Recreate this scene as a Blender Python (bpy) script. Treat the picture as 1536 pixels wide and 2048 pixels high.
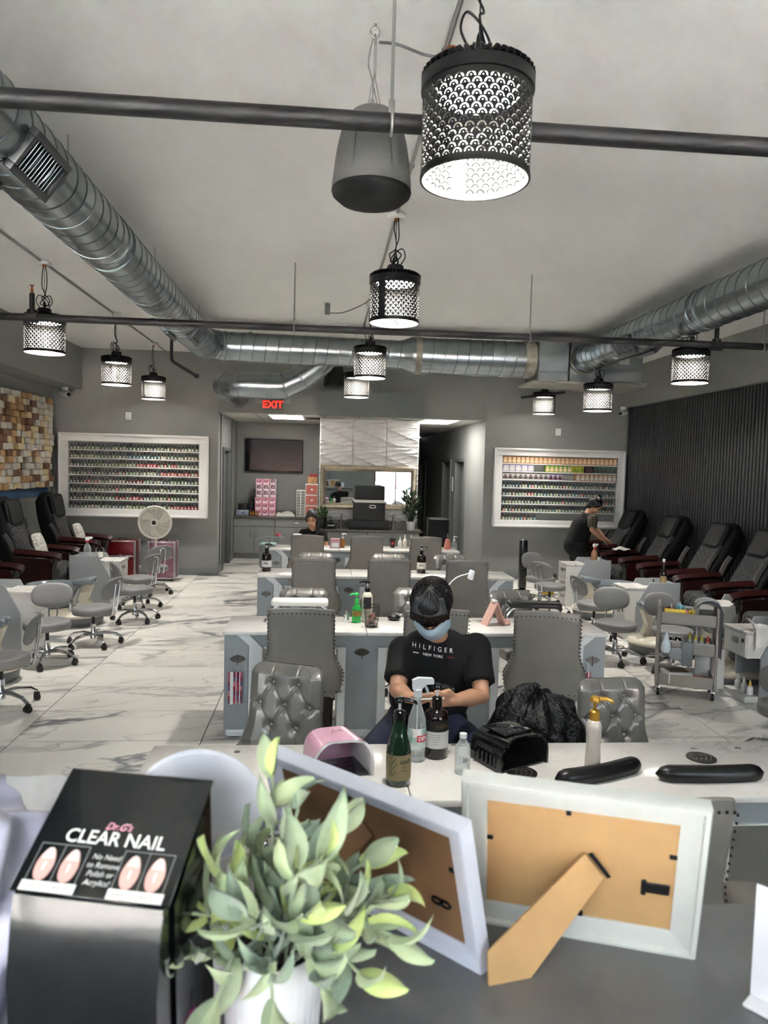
import bpy, bmesh, math, random
from mathutils import Vector, Matrix, Euler
from mathutils.bvhtree import BVHTree
random.seed(7)
PI = math.pi
for o in list(bpy.data.objects): bpy.data.objects.remove(o)
SC = bpy.context.scene
COL = SC.collection
V = Vector

# ------------------------------------------------------------------ camera
H = 1.9                       # eye height
FPX = 1450.0                  # focal length in pixels of a 1536x2048 frame
YAW, PITCH, ROLL = math.radians(4.94), math.radians(3.58), math.radians(1.5)
_F = V((math.sin(YAW)*math.cos(PITCH), math.cos(YAW)*math.cos(PITCH), -math.sin(PITCH)))
_R0 = V((math.cos(YAW), -math.sin(YAW), 0)); _U0 = _R0.cross(_F)
_R = _R0*math.cos(ROLL) + _U0*math.sin(ROLL); _U = _U0*math.cos(ROLL) - _R0*math.sin(ROLL)
def ray(px, py): return _F + _R*((px-768)/FPX) - _U*((py-1024)/FPX)
def W(px, py, D):             # the point of the room seen at a pixel, at depth Y = D
    d = ray(px, py); return V((0,0,H)) + d*(D/d.y)
def G(px, py, z=0.0):         # the point of the room seen at a pixel, at height z
    d = ray(px, py); return V((0,0,H)) + d*((z-H)/d.z)
def X_(px, py, x):            # the point of the room seen at a pixel, on the plane X = x
    d = ray(px, py); return V((0,0,H)) + d*(x/d.x)
cam_d = bpy.data.cameras.new('camera'); cam = bpy.data.objects.new('camera', cam_d); COL.objects.link(cam)
cam_d.sensor_fit = 'VERTICAL'; cam_d.lens = 24.0; cam_d.sensor_height = 24.0*2048/FPX; cam_d.sensor_width = 24.0*1536/FPX
cam_d.clip_start = 0.02; cam_d.clip_end = 200
mr = Matrix((( _R.x, _U.x, -_F.x), (_R.y, _U.y, -_F.y), (_R.z, _U.z, -_F.z)))
cam.matrix_world = Matrix.Translation((0,0,H)) @ mr.to_4x4()
cam_d.dof.use_dof = True; cam_d.dof.focus_distance = 4.6; cam_d.dof.aperture_fstop = 24.0/4.4; cam_d.dof.aperture_blades = 0
SC.camera = cam

# ------------------------------------------------------------------ world, daylight, exposure
SC.view_settings.view_transform = 'Standard'; SC.view_settings.look = 'None'; SC.view_settings.gamma = 1.0
SC.view_settings.use_curve_mapping = False
SC.view_settings.exposure = 0.58
wd = bpy.data.worlds.new('daylight'); SC.world = wd; wd.use_nodes = True
wd.node_tree.nodes['Background'].inputs[0].default_value = (0.82, 0.91, 1.0, 1)
wd.node_tree.nodes['Background'].inputs[1].default_value = 5.0
# daylight comes through the two shop windows behind the photographer: a portal in each opening guides the sky light
for px_, sx_ in ((-2.25, 4.3), (3.5, 3.0)):
    l = bpy.data.lights.new('window_portal', 'AREA'); l.shape = 'RECTANGLE'; l.size = sx_; l.size_y = 3.1; l.cycles.is_portal = True
    o = bpy.data.objects.new('window_portal', l); COL.objects.link(o); o.location = (px_, -2.12, 1.8); o.rotation_euler = (math.radians(-90), 0, math.radians(180))
# sun from behind the building: it lights the parking lot outside, which throws light up through the windows
sl_ = bpy.data.lights.new('sun', 'SUN'); sl_.energy = 108.0; sl_.angle = 0.01; sl_.color = (1.0, 0.985, 0.965)
so_ = bpy.data.objects.new('sun', sl_); COL.objects.link(so_); so_.rotation_euler = V((0.25, -0.62, -1.0)).to_track_quat('-Z', 'Y').to_euler()
LAMP_W = 17.0

# ------------------------------------------------------------------ materials
def lin(c):
    return tuple(((x/255)/12.92 if x/255 <= 0.04045 else ((x/255+0.055)/1.055)**2.4) for x in c)
MATS = {}
def mat(name, rgb, rough=0.5, metal=0.0, noise=None, bump=None, trans=0.0, emit=None, coat=0.0, ior=None, spec=None, sheen=0.0, stretch=None, alpha=None):
    """rgb in sRGB 0-255; noise=(scale, amount[, rgb2]); bump=(scale, strength)"""
    if name in MATS: return MATS[name]
    m = bpy.data.materials.new(name); m.use_nodes = True; MATS[name] = m
    nt = m.node_tree; b = nt.nodes['Principled BSDF']; c = lin(rgb)+(1,)
    b.inputs['Base Color'].default_value = c; b.inputs['Roughness'].default_value = rough; b.inputs['Metallic'].default_value = metal
    b.inputs['Transmission Weight'].default_value = trans; b.inputs['Coat Weight'].default_value = coat
    b.inputs['Sheen Weight'].default_value = sheen
    if alpha is not None: b.inputs['Alpha'].default_value = alpha
    if ior: b.inputs['IOR'].default_value = ior
    if spec is not None: b.inputs['Specular IOR Level'].default_value = spec
    if emit: b.inputs['Emission Color'].default_value = lin(emit[0])+(1,); b.inputs['Emission Strength'].default_value = emit[1]
    tc = None
    def coords():
        n = nt.nodes.new('ShaderNodeTexCoord'); mp = nt.nodes.new('ShaderNodeMapping'); nt.links.new(n.outputs['Object'], mp.inputs[0])
        if stretch: mp.inputs['Scale'].default_value = stretch
        return mp.outputs[0]
    if noise:
        tc = coords(); n = nt.nodes.new('ShaderNodeTexNoise'); n.inputs['Scale'].default_value = noise[0]; n.inputs['Detail'].default_value = 4
        nt.links.new(tc, n.inputs['Vector'])
        r = nt.nodes.new('ShaderNodeValToRGB'); r.color_ramp.elements[0].position = 0.3; r.color_ramp.elements[1].position = 0.7
        c2 = lin(noise[2]) if len(noise) > 2 else tuple(x*(1-noise[1]) for x in c[:3])
        r.color_ramp.elements[0].color = tuple(c2)+(1,)
        r.color_ramp.elements[1].color = c if len(noise) > 2 else tuple(min(1, x*(1+noise[1]*0.5)) for x in c[:3])+(1,)
        nt.links.new(n.outputs['Fac'], r.inputs[0]); nt.links.new(r.outputs[0], b.inputs['Base Color'])
    if bump:
        tc = tc or coords(); n = nt.nodes.new('ShaderNodeTexNoise'); n.inputs['Scale'].default_value = bump[0]; n.inputs['Detail'].default_value = 3
        nt.links.new(tc, n.inputs['Vector']); bp = nt.nodes.new('ShaderNodeBump'); bp.inputs['Strength'].default_value = bump[1]; bp.inputs['Distance'].default_value = 0.01
        nt.links.new(n.outputs['Fac'], bp.inputs['Height']); nt.links.new(bp.outputs[0], b.inputs['Normal'])
    return m

# ------------------------------------------------------------------ mesh builder
class MB:
    def __init__(s): s.v = []; s.f = []; s.m = []; s.M = Matrix(); s.mi = 0
    def add(s, vs, fs, mi=None):
        k = len(s.v); M = s.M
        s.v += [tuple(M @ V(p)) for p in vs]; s.f += [tuple(i+k for i in f) for f in fs]; s.m += [s.mi if mi is None else mi]*len(fs); return s
    def bb(s, x0, x1, y0, y1, z0, z1, mi=None):
        return s.add([(x0,y0,z0),(x1,y0,z0),(x1,y1,z0),(x0,y1,z0),(x0,y0,z1),(x1,y0,z1),(x1,y1,z1),(x0,y1,z1)],
                     [(3,2,1,0),(4,5,6,7),(0,1,5,4),(1,2,6,5),(2,3,7,6),(3,0,4,7)], mi)
    def box(s, c, d, mi=None): return s.bb(c[0]-d[0]/2, c[0]+d[0]/2, c[1]-d[1]/2, c[1]+d[1]/2, c[2]-d[2]/2, c[2]+d[2]/2, mi)
    def rb(s, x0, x1, y0, y1, z0, z1, r=0.01, seg=2, mi=None):
        bm = bmesh.new(); bmesh.ops.create_cube(bm, size=1)
        for v in bm.verts: v.co = V(((x0+x1)/2+v.co.x*(x1-x0), (y0+y1)/2+v.co.y*(y1-y0), (z0+z1)/2+v.co.z*(z1-z0)))
        r = min(r, 0.49*min(abs(x1-x0), abs(y1-y0), abs(z1-z0)))
        bmesh.ops.bevel(bm, geom=bm.edges[:], offset=r, segments=seg, profile=0.5, affect='EDGES')
        bm.verts.index_update()
        s.add([v.co.copy() for v in bm.verts], [tuple(v.index for v in f.verts) for f in bm.faces], mi); bm.free(); return s
    def ring(s, c, ax, ay, n): return [V(c)+ax*math.cos(2*PI*i/n)+ay*math.sin(2*PI*i/n) for i in range(n)]
    def cyl(s, p0, p1, r0, r1=None, n=14, caps=True, mi=None):
        return s.tube([p0, p1], [r0, r0 if r1 is None else r1], n, caps=caps, mi=mi)
    def tube(s, pts, r, n=8, closed=False, caps=True, mi=None):
        pts = [V(p) for p in pts]; k = len(pts); rs = r if isinstance(r, (list, tuple)) else [r]*k
        up = None; rows = []
        for i, p in enumerate(pts):
            if closed: t = pts[(i+1) % k]-pts[i-1]
            else: t = pts[min(i+1, k-1)]-pts[max(i-1, 0)]
            t.normalize()
            if up is None: up = V((0,0,1)) if abs(t.z) < 0.9 else V((1,0,0))
            a = t.cross(up)
            if a.length < 1e-5: a = t.orthogonal()
            a.normalize(); b = a.cross(t).normalized(); up = b
            rows.append(s.ring(p, a*rs[i], b*rs[i], n))
        vs = [q for rw in rows for q in rw]; fs = []
        for i in range(k if closed else k-1):
            j = (i+1) % k
            for q in range(n): fs.append((i*n+q, i*n+(q+1) % n, j*n+(q+1) % n, j*n+q))
        if caps and not closed: fs += [tuple(range(n))[::-1], tuple((k-1)*n+q for q in range(n))]
        return s.add(vs, fs, mi)
    def lathe(s, prof, n=20, c=(0,0,0), mi=None, sx=1.0, sy=1.0):
        vs = []; fs = []; c = V(c)
        for (r, z) in prof:
            for q in range(n): vs.append(c+V((r*sx*math.cos(2*PI*q/n), r*sy*math.sin(2*PI*q/n), z)))
        for i in range(len(prof)-1):
            for q in range(n): fs.append((i*n+q, i*n+(q+1) % n, (i+1)*n+(q+1) % n, (i+1)*n+q))
        if prof[0][0] > 1e-6: fs.append(tuple(range(n))[::-1])
        if prof[-1][0] > 1e-6: fs.append(tuple((len(prof)-1)*n+q for q in range(n)))
        return s.add(vs, fs, mi)
    def sph(s, c, r, n=12, m=8, mi=None):
        if not isinstance(r, (list, tuple)): r = (r, r, r)
        vs = []; fs = []
        for i in range(1, m):
            t = PI*i/m
            for q in range(n): vs.append((c[0]+r[0]*math.sin(t)*math.cos(2*PI*q/n), c[1]+r[1]*math.sin(t)*math.sin(2*PI*q/n), c[2]-r[2]*math.cos(t)))
        for i in range(m-2):
            for q in range(n): fs.append((i*n+q, i*n+(q+1) % n, (i+1)*n+(q+1) % n, (i+1)*n+q))
        a = len(vs); vs += [(c[0], c[1], c[2]-r[2]), (c[0], c[1], c[2]+r[2])]
        for q in range(n): fs.append((a, (q+1) % n, q)); fs.append((a+1, (m-2)*n+q, (m-2)*n+(q+1) % n))
        return s.add(vs, fs, mi)
    def prism(s, poly, d0, d1, axis='y', mi=None):
        """poly of 2-D points extruded from d0 to d1 along an axis: y -> (x,z), x -> (y,z), z -> (x,y)"""
        f = {'y': lambda p, d: (p[0], d, p[1]), 'x': lambda p, d: (d, p[0], p[1]), 'z': lambda p, d: (p[0], p[1], d)}[axis]
        n = len(poly); vs = [f(p, d0) for p in poly]+[f(p, d1) for p in poly]
        return s.add(vs, [tuple(range(n))[::-1], tuple(range(n, 2*n))]+[(i, (i+1) % n, n+(i+1) % n, n+i) for i in range(n)], mi)
    def grid(s, fn, nu, nv, cu=False, cv=False, mi=None):
        """fn(u, v) in 0..1"""
        ru = nu if cu else nu+1; rv = nv if cv else nv+1
        vs = [fn(i/nu, j/nv) for j in range(rv) for i in range(ru)]; fs = []
        for j in range(nv):
            for i in range(nu):
                a, b, c, d = j*ru+i, j*ru+(i+1) % ru, ((j+1) % rv)*ru+(i+1) % ru, ((j+1) % rv)*ru+i
                fs.append((a, b, c, d))
        return s.add(vs, fs, mi)
    def mesh(s, name, mats, angle=38, fix=True):
        me = bpy.data.meshes.new(name); me.from_pydata(s.v, [], s.f)
        for m in (mats if isinstance(mats, (list, tuple)) else [mats]): me.materials.append(m)
        if max(s.m, default=0): me.polygons.foreach_set('material_index', s.m)
        if fix:
            bm = bmesh.new(); bm.from_mesh(me); bmesh.ops.recalc_face_normals(bm, faces=bm.faces); bm.to_mesh(me); bm.free()
        me.polygons.foreach_set('use_smooth', [True]*len(me.polygons)); me.set_sharp_from_angle(angle=math.radians(angle)); me.update()
        return me
    def build(s, name, mats, parent=None, angle=38, fix=True): return ob(name, s.mesh(name, mats, angle, fix), parent)
def ob(name, data, parent=None, loc=None, rot=None):
    o = bpy.data.objects.new(name, data); COL.objects.link(o)
    if parent is not None: o.parent = parent
    if loc is not None: o.location = loc
    if rot is not None: o.rotation_euler = rot
    return o
def tag(o, label=None, cat=None, group=None, kind=None):
    if label: o['label'] = label
    if cat: o['category'] = cat
    if group: o['group'] = group
    if kind: o['kind'] = kind
    return o
def thing(name, label, cat, loc=(0,0,0), rz=0.0, group=None, scale=None):
    o = ob(name, None, None, loc, (0,0,rz)); o.empty_display_size = 0.05
    if scale: o.scale = scale if isinstance(scale, (list, tuple)) else (scale,)*3
    return tag(o, label, cat, group)
KIDS = {}
def kids(o):
    return [c for c in bpy.data.objects if c.parent == o]
def copy_tree(o, loc=None, rz=None, label=None, group=None, parent=None, scale=None, name=None, tree=None):
    c = o.copy(); COL.objects.link(c)
    if name: c.name = name
    if parent is not None: c.parent = parent
    if loc is not None: c.location = loc
    if rz is not None: c.rotation_euler = (0,0,rz)
    if scale: c.scale = scale if isinstance(scale, (list, tuple)) else (scale,)*3
    if label: c['label'] = label
    if group: c['group'] = group
    for ch in list(o.children): copy_tree(ch, parent=c)
    return c
def RZ(a): return Matrix.Rotation(a, 4, 'Z')
def T(*p): return Matrix.Translation(p if len(p) == 3 else p[0])
def bez(p, n=12):
    """Catmull-Rom through points"""
    p = [V(q) for q in p]; out = []
    for i in range(len(p)-1):
        a, b, c, d = p[max(i-1, 0)], p[i], p[i+1], p[min(i+2, len(p)-1)]
        for k in range(n):
            t = k/n; out.append(0.5*((2*b)+(c-a)*t+(2*a-5*b+4*c-d)*t*t+(3*b-a-3*c+d)*t**3))
    return out+[p[-1]]
def text_mesh(txt, size, name='lettering', m=None, align='CENTER', extrude=0.0, spacing=1.0, shear=0.0, offset=0.0):
    cu = bpy.data.curves.new(name, 'FONT'); cu.body = txt; cu.size = size; cu.align_x = align; cu.align_y = 'CENTER'; cu.extrude = extrude
    cu.space_character = spacing; cu.shear = shear; cu.offset = offset; cu.resolution_u = 3
    o = bpy.data.objects.new(name, cu); COL.objects.link(o)
    dg = bpy.context.evaluated_depsgraph_get(); dg.update()
    me = bpy.data.meshes.new_from_object(o.evaluated_get(dg)); bpy.data.objects.remove(o); bpy.data.curves.remove(cu)
    me.name = name
    if m: me.materials.clear(); me.materials.append(m)
    return me
def facing(n, up=(0,0,1)):
    """rotation whose local Z is n and local Y points up: lettering lies on a surface with normal n"""
    n = V(n).normalized(); x = V(up).cross(n).normalized(); y = n.cross(x)
    return Matrix(((x.x,y.x,n.x),(x.y,y.y,n.y),(x.z,y.z,n.z))).to_euler()

# ================================================================== ROOM
CEIL = 3.70; XL, XR = -4.40, 5.31; YB = 12.30; YF = -2.0
CX0, CX1 = -1.74, 2.77        # the opening to the back room
ZH = 2.74                     # its header and ceiling
m_wall = mat('grey wall paint', (134,135,132), 0.85, noise=(1.3, 0.03), bump=(60, 0.06))
m_ceil = mat('ceiling paint', (228,228,225), 0.9, noise=(0.8, 0.035), bump=(25, 0.05))
m_base = mat('baseboard paint', (112,117,118), 0.5)
m_black = mat('black plastic', (14,14,15), 0.4)
m_white = mat('white paint', (222,222,220), 0.4)
m_chrome = mat('chrome', (215,217,220), 0.12, 1.0)
m_frame_grey = mat('grey door paint', (96,99,98), 0.5)
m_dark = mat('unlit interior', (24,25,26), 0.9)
def struct(name, mb, m, parent=None, **k):
    o = mb.build(name, m, parent, **k)
    if parent is None: o['kind'] = 'structure'
    return o
def marble(name, light, dark, grey, sx, sy, per_object=True, rough=0.28, amount=1.0, width=0.018):
    m = bpy.data.materials.new(name); m.use_nodes = True; nt = m.node_tree; b = nt.nodes['Principled BSDF']; N = nt.nodes.new; L = nt.links.new
    b.inputs['Roughness'].default_value = rough
    tc = N('ShaderNodeTexCoord'); vec = tc.outputs['Object']
    if per_object:
        oi = N('ShaderNodeObjectInfo'); mu = N('ShaderNodeVectorMath'); mu.operation = 'SCALE'; mu.inputs[0].default_value = (41.0, 23.0, 17.0); L(oi.outputs['Random'], mu.inputs['Scale'])
        ad = N('ShaderNodeVectorMath'); L(vec, ad.inputs[0]); L(mu.outputs[0], ad.inputs[1]); vec = ad.outputs[0]
    mp = N('ShaderNodeMapping'); mp.inputs['Rotation'].default_value = (0,0,math.radians(-14)); L(vec, mp.inputs[0])
    mp2 = N('ShaderNodeMapping'); mp2.inputs['Scale'].default_value = (sx, sy, 1); L(mp.outputs[0], mp2.inputs[0]); vec = mp2.outputs[0]
    def vein(scale, w, dist):
        n = N('ShaderNodeTexNoise'); n.inputs['Scale'].default_value = scale; n.inputs['Detail'].default_value = 5; n.inputs['Roughness'].default_value = 0.55; n.inputs['Distortion'].default_value = dist; L(vec, n.inputs['Vector'])
        a = N('ShaderNodeMath'); a.operation = 'SUBTRACT'; L(n.outputs['Fac'], a.inputs[0]); a.inputs[1].default_value = 0.5
        c = N('ShaderNodeMath'); c.operation = 'ABSOLUTE'; L(a.outputs[0], c.inputs[0])
        r = N('ShaderNodeMapRange'); r.interpolation_type = 'SMOOTHSTEP'; r.inputs['From Min'].default_value = 0; r.inputs['From Max'].default_value = w; r.inputs['To Min'].default_value = 1; r.inputs['To Max'].default_value = 0; L(c.outputs[0], r.inputs['Value'])
        return r.outputs[0]
    v1 = vein(1.1, width, 0.6); v2 = vein(2.3, width*0.5, 0.9)
    mk = N('ShaderNodeTexNoise'); mk.inputs['Scale'].default_value = 0.9; L(vec, mk.inputs['Vector'])
    mr_ = N('ShaderNodeMapRange'); mr_.inputs['From Min'].default_value = 0.42; mr_.inputs['From Max'].default_value = 0.62; L(mk.outputs['Fac'], mr_.inputs['Value'])
    m1 = N('ShaderNodeMath'); m1.operation = 'MULTIPLY'; L(v1, m1.inputs[0]); L(mr_.outputs[0], m1.inputs[1])
    m2 = N('ShaderNodeMath'); m2.operation = 'MULTIPLY'; L(v2, m2.inputs[0]); m2.inputs[1].default_value = 0.45
    mx = N('ShaderNodeMath'); mx.operation = 'MAXIMUM'; L(m1.outputs[0], mx.inputs[0]); L(m2.outputs[0], mx.inputs[1])
    am = N('ShaderNodeMath'); am.operation = 'MULTIPLY'; L(mx.outputs[0], am.inputs[0]); am.inputs[1].default_value = amount
    cl = N('ShaderNodeTexNoise'); cl.inputs['Scale'].default_value = 1.6; cl.inputs['Detail'].default_value = 5; L(vec, cl.inputs['Vector'])
    rm = N('ShaderNodeValToRGB'); rm.color_ramp.elements[0].position = 0.3; rm.color_ramp.elements[1].position = 0.65
    rm.color_ramp.elements[0].color = lin(dark)+(1,); rm.color_ramp.elements[1].color = lin(light)+(1,); L(cl.outputs['Fac'], rm.inputs[0])
    mix = N('ShaderNodeMix'); mix.data_type = 'RGBA'; L(am.outputs[0], mix.inputs['Factor']); L(rm.outputs[0], mix.inputs['A']); mix.inputs['B'].default_value = lin(grey)+(1,)
    L(mix.outputs['Result'], b.inputs['Base Color']); MATS[name] = m; return m
m_tile = marble('marble floor tile', (226,223,215), (210,206,198), (104,107,112), 0.40, 1.15, width=0.036)
m_quartz = marble('white quartz', (226,224,219), (212,209,203), (186,183,178), 1.6, 2.2, rough=0.16, amount=0.7, width=0.02)

# floor: slab with grout colour and its tiles, 1.245 m by 0.603 m
floor = struct('floor', MB().bb(XL-0.2, XR+0.2, YF-0.2, 20.8, -0.12, -0.004), mat('grout', (56,54,52), 0.9))
TX, TY = 1.245, 0.603
tile_me = MB().rb(0.003, TX-0.003, 0.0045, TY-0.0045, -0.012, 0.0, 0.0015, 1).mesh('tile', m_tile)
x = -2.03-2*TX
while x < XR:
    y = 5.54-7*TY
    while y < 15.2:
        if y+TY > 1.6 and x+TX > XL-0.3: ob('tile', tile_me, floor, (x, y, 0))
        y += TY
    x += TX
ob('tile_field', MB().bb(XL-0.2, XR+0.2, YF-0.2, 1.3, -0.003, 0.0).mesh('tile_field', m_tile), floor)
ob('tile_field', MB().bb(CX0, CX1, 15.3, 20.6, -0.003, 0.0).mesh('tile_field', m_tile), floor)

struct('ceiling', MB().bb(XL-0.2, XR+0.2, YF-0.2, YB+0.1, CEIL, CEIL+0.1), m_ceil)
struct('roof', MB().bb(XL-0.6, XR+1.2, YF-0.2, 21.0, CEIL+0.12, CEIL+0.3), mat('roof membrane', (120,120,118), 0.9))
struct('wall_left', MB().bb(XL-0.15, XL, YF, YB+0.1, 0, CEIL), m_wall)
struct('trim_1', MB().bb(XL, -3.93, YF, YB, 3.04, CEIL), m_wall)                       # boxed beam along the left wall
wr = struct('wall_right', MB().bb(XR, XR+0.15, YF, YB+0.1, 0, CEIL), mat('slat wall backing', (16,17,18), 0.8))
struct('trim_2', MB().bb(5.20, XR, YF, YB, 3.03, CEIL), m_wall)
m_slat = mat('charcoal slat', (66,67,68), 0.42, noise=(2.0, 0.10), stretch=(1,1,0.2))
sl_me = MB().rb(-0.035, 0, -0.021, 0.021, 0, 3.028, 0.006, 1).mesh('slat', m_slat)
y = 5.0
while y < YB-0.03:
    ob('slat', sl_me, wr, (XR, y, 0)); y += 0.073
struct('wall_back_left', MB().bb(XL, CX0, YB, YB+0.12, 0, CEIL), m_wall)
struct('wall_back_right', MB().bb(CX1, XR, YB, YB+0.12, 0, CEIL), m_wall)
struct('wall_header', MB().bb(CX0, CX1, YB+0.02, YB+0.14, ZH, CEIL), m_wall)
struct('trim_3', MB().bb(-0.07, 1.66, YB-0.28, YB+0.02, ZH-0.02, 3.12), mat('header box paint', (100,107,105), 0.7))
struct('baseboard_left', MB().rb(XL, CX0+0.015, YB-0.015, YB, 0, 0.13, 0.004).bb(CX0, CX0+0.015, YB, 12.86, 0, 0.13).bb(CX0, CX0+0.015, 13.93, 14.55, 0, 0.13), m_base)
struct('baseboard_right', MB().rb(CX1-0.015, XR, YB-0.015, YB, 0, 0.13, 0.004).bb(CX1-0.015, CX1, YB, 13.85, 0, 0.13), m_base)
# back room
struct('wall_recess_left', MB().bb(CX0-0.12, CX0, YB+0.12, 12.9, 0, ZH).bb(CX0-0.12, CX0, 13.86, 15.2, 0, ZH).bb(CX0-0.12, CX0, 12.9, 13.86, 2.14, ZH).bb(CX0-0.7, CX0-0.6, 12.7, 14.1, 0, ZH).bb(CX0-0.7, CX0, 12.6, 12.7, 0, ZH).bb(CX0-0.7, CX0, 14.1, 14.2, 0, ZH), m_wall)
struct('wall_recess_back', MB().bb(CX0-0.1, 1.75, 15.1, 15.2, 0, ZH), m_wall)
struct('wall_recess_right', MB().bb(CX1, CX1+0.12, YB+0.12, 13.93, 0, ZH).bb(CX1, CX1+0.12, 14.92, 15.48, 0, ZH).bb(CX1, CX1+0.12, 16.5, 19.3, 0, ZH)
       .bb(CX1, CX1+0.12, 13.93, 14.92, 2.07, ZH).bb(CX1, CX1+0.12, 15.48, 16.5, 2.07, ZH).bb(CX1, CX1+0.12, 19.3, 20.6, 2.07, ZH).bb(1.7, CX1+0.12, 20.5, 20.6, 0, ZH).bb(1.63, 1.75, 15.1, 20.6, 0, ZH), m_wall)
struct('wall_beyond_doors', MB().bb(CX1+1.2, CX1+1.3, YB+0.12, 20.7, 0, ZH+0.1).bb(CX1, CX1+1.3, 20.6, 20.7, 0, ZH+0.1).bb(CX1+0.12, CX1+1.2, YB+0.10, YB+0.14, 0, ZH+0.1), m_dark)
rc = struct('ceiling_recess', MB().bb(CX0-0.1, CX1+1.2, YB+0.14, 20.6, ZH+0.03, ZH+0.1), mat('ceiling grid', (170,170,166), 0.7))
m_ac = mat('acoustic panel', (190,188,182), 0.95, noise=(40, 0.05), bump=(120, 0.2))
ac_me = MB().rb(0.012, 0.59, 0.012, 1.19, ZH+0.005, ZH+0.03, 0.004, 1).mesh('panel', m_ac)
for i in range(8):
    for j in range(4): ob('panel', ac_me, rc, (CX0-0.03+0.6*i, YB+0.2+1.2*j, 0))
def door_frame(name, x, y0, y1, zt, side):
    f = MB(); a, b = (x-0.03, x+0.12) if side > 0 else (x-0.12, x+0.03)
    f.rb(a, b, y0-0.06, y0+0.005, 0, zt+0.06, 0.006).rb(a, b, y1-0.005, y1+0.06, 0, zt+0.06, 0.006).rb(a, b, y0, y1, zt-0.005, zt+0.06, 0.006)
    return struct(name, f, m_frame_grey)
d1 = door_frame('door_1', CX0, 12.93, 13.83, 2.11, -1)
ob('door_leaf', MB().rb(CX0-0.09, CX0-0.05, 12.96, 13.80, 0.01, 2.10, 0.004).mesh('door_leaf', m_frame_grey), d1)
ob('door_handle', MB().cyl((CX0-0.05, 13.70, 1.0), (CX0+0.02, 13.70, 1.0), 0.012).cyl((CX0+0.015, 13.71, 1.0), (CX0+0.015, 13.58, 1.0), 0.011).lathe([(0.03,-0.005),(0.03,0.005)], 14, (CX0-0.04, 13.70, 1.0)).mesh('door_handle', m_chrome), d1)
for i, (a, b) in enumerate(((13.96, 14.89), (15.51, 16.47), (19.33, 20.4))):
    d = door_frame('door_%d' % (i+2), CX1, a, b, 2.04, 1)
    ob('door_leaf', MB().rb(0, 0.04, 0, 0.86, 0.01, 2.03, 0.004).mesh('door_leaf', m_frame_grey), d, (CX1+0.12, b-0.03, 0), (0, 0, math.radians(-108)))
tag(MB().rb(CX1-0.012, CX1, 15.22, 15.34, 1.42, 1.72, 0.003).build('wall_sign', m_white), 'small white notice on the corridor wall between two dark doorways', 'sign')

# shop front behind the photographer: piers, sill and head round two window openings
fw = MB().bb(XL, XR, YF-0.2, YF, 0, 0.25).bb(XL, XR, YF-0.2, YF, 3.35, CEIL).bb(-0.1, 2.0, YF-0.2, YF, 0.25, 3.35).bb(5.0, XR, YF-0.2, YF, 0.25, 3.35)
struct('wall_front', fw, m_wall)
gl = bpy.data.materials.new('window glass'); gl.use_nodes = True; nt = gl.node_tree; nt.nodes.remove(nt.nodes['Principled BSDF'])
tr = nt.nodes.new('ShaderNodeBsdfTransparent'); gs = nt.nodes.new('ShaderNodeBsdfGlossy'); gs.inputs['Roughness'].default_value = 0.02
mxs = nt.nodes.new('ShaderNodeMixShader'); mxs.inputs[0].default_value = 0.06
nt.links.new(tr.outputs[0], mxs.inputs[1]); nt.links.new(gs.outputs[0], mxs.inputs[2]); nt.links.new(mxs.outputs[0], nt.nodes['Material Output'].inputs[0])
for i, (a, b) in enumerate(((-4.4, -0.1), (2.0, 5.0))):
    f = MB()
    for q in (a, (a+b)/2-0.7, (a+b)/2+0.7, b-0.05): f.bb(q, q+0.05, YF-0.12, YF-0.05, 0.25, 3.35)
    f.bb(a, b, YF-0.12, YF-0.05, 0.25, 0.31).bb(a, b, YF-0.12, YF-0.05, 3.29, 3.35).bb(a, b, YF-0.12, YF-0.05, 2.3, 2.35)
    w = struct('window_%d' % (i+1), f, m_black)
    ob('pane', MB().bb(a, b, YF-0.09, YF-0.085, 0.25, 3.35).mesh('pane', gl), w)
struct('ground', MB().bb(-25, 25, -30, YF-0.2, -0.2, -0.1), mat('concrete lot', (168,166,160), 0.9, noise=(3, 0.1)))
# street side seen in the mirror: parked white car and the brick building across the lot
def parked_car(loc, rz):
    t = thing('car', 'white saloon car parked outside, seen in the silver framed mirror', 'car', loc, rz)
    cw = mat('white car paint', (235,236,238), 0.25, coat=0.6)
    prof = [(-2.2,0.35),(-2.25,0.75),(-2.0,0.95),(-1.2,1.0),(-0.55,1.42),(0.6,1.45),(1.35,1.02),(2.05,0.95),(2.2,0.7),(2.2,0.35)]
    b = MB()
    def sec(u, v):
        k = v*(len(prof)-1); i = min(int(k), len(prof)-2); f = k-i; p = prof[i][0]*(1-f)+prof[i+1][0]*f; z = prof[i][1]*(1-f)+prof[i+1][1]*f
        w = 0.88-0.18*max(0, (z-0.95)/0.5); return (p, -w+2*w*u, z)
    b.grid(sec, 6, 27); b.prism(prof, -0.86, -0.80, 'y').prism(prof, 0.80, 0.86, 'y').build('body', cw, t)
    gm = mat('dark car glass', (30,36,40), 0.05)
    MB().prism([(-1.05,1.02),(-0.5,1.37),(0.55,1.39),(1.15,1.04)], -0.80, -0.875, 'y').build('side_window', gm, t)
    MB().prism([(-1.05,1.02),(-0.5,1.37),(0.55,1.39),(1.15,1.04)], 0.80, 0.875, 'y').build('side_window', gm, t)
    for sx in (-1.35, 1.35):
        for sy in (-0.78, 0.78): MB().cyl((sx, sy-0.1, 0.22), (sx, sy+0.1, 0.22), 0.32, n=20).build('wheel', m_black, t)
    return t
parked_car((4.6, -6.2, -0.1), 0.0)
bld = thing('building', 'pale brick building across the parking lot, seen in the mirror', 'building', (6, -22, -0.1))
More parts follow.
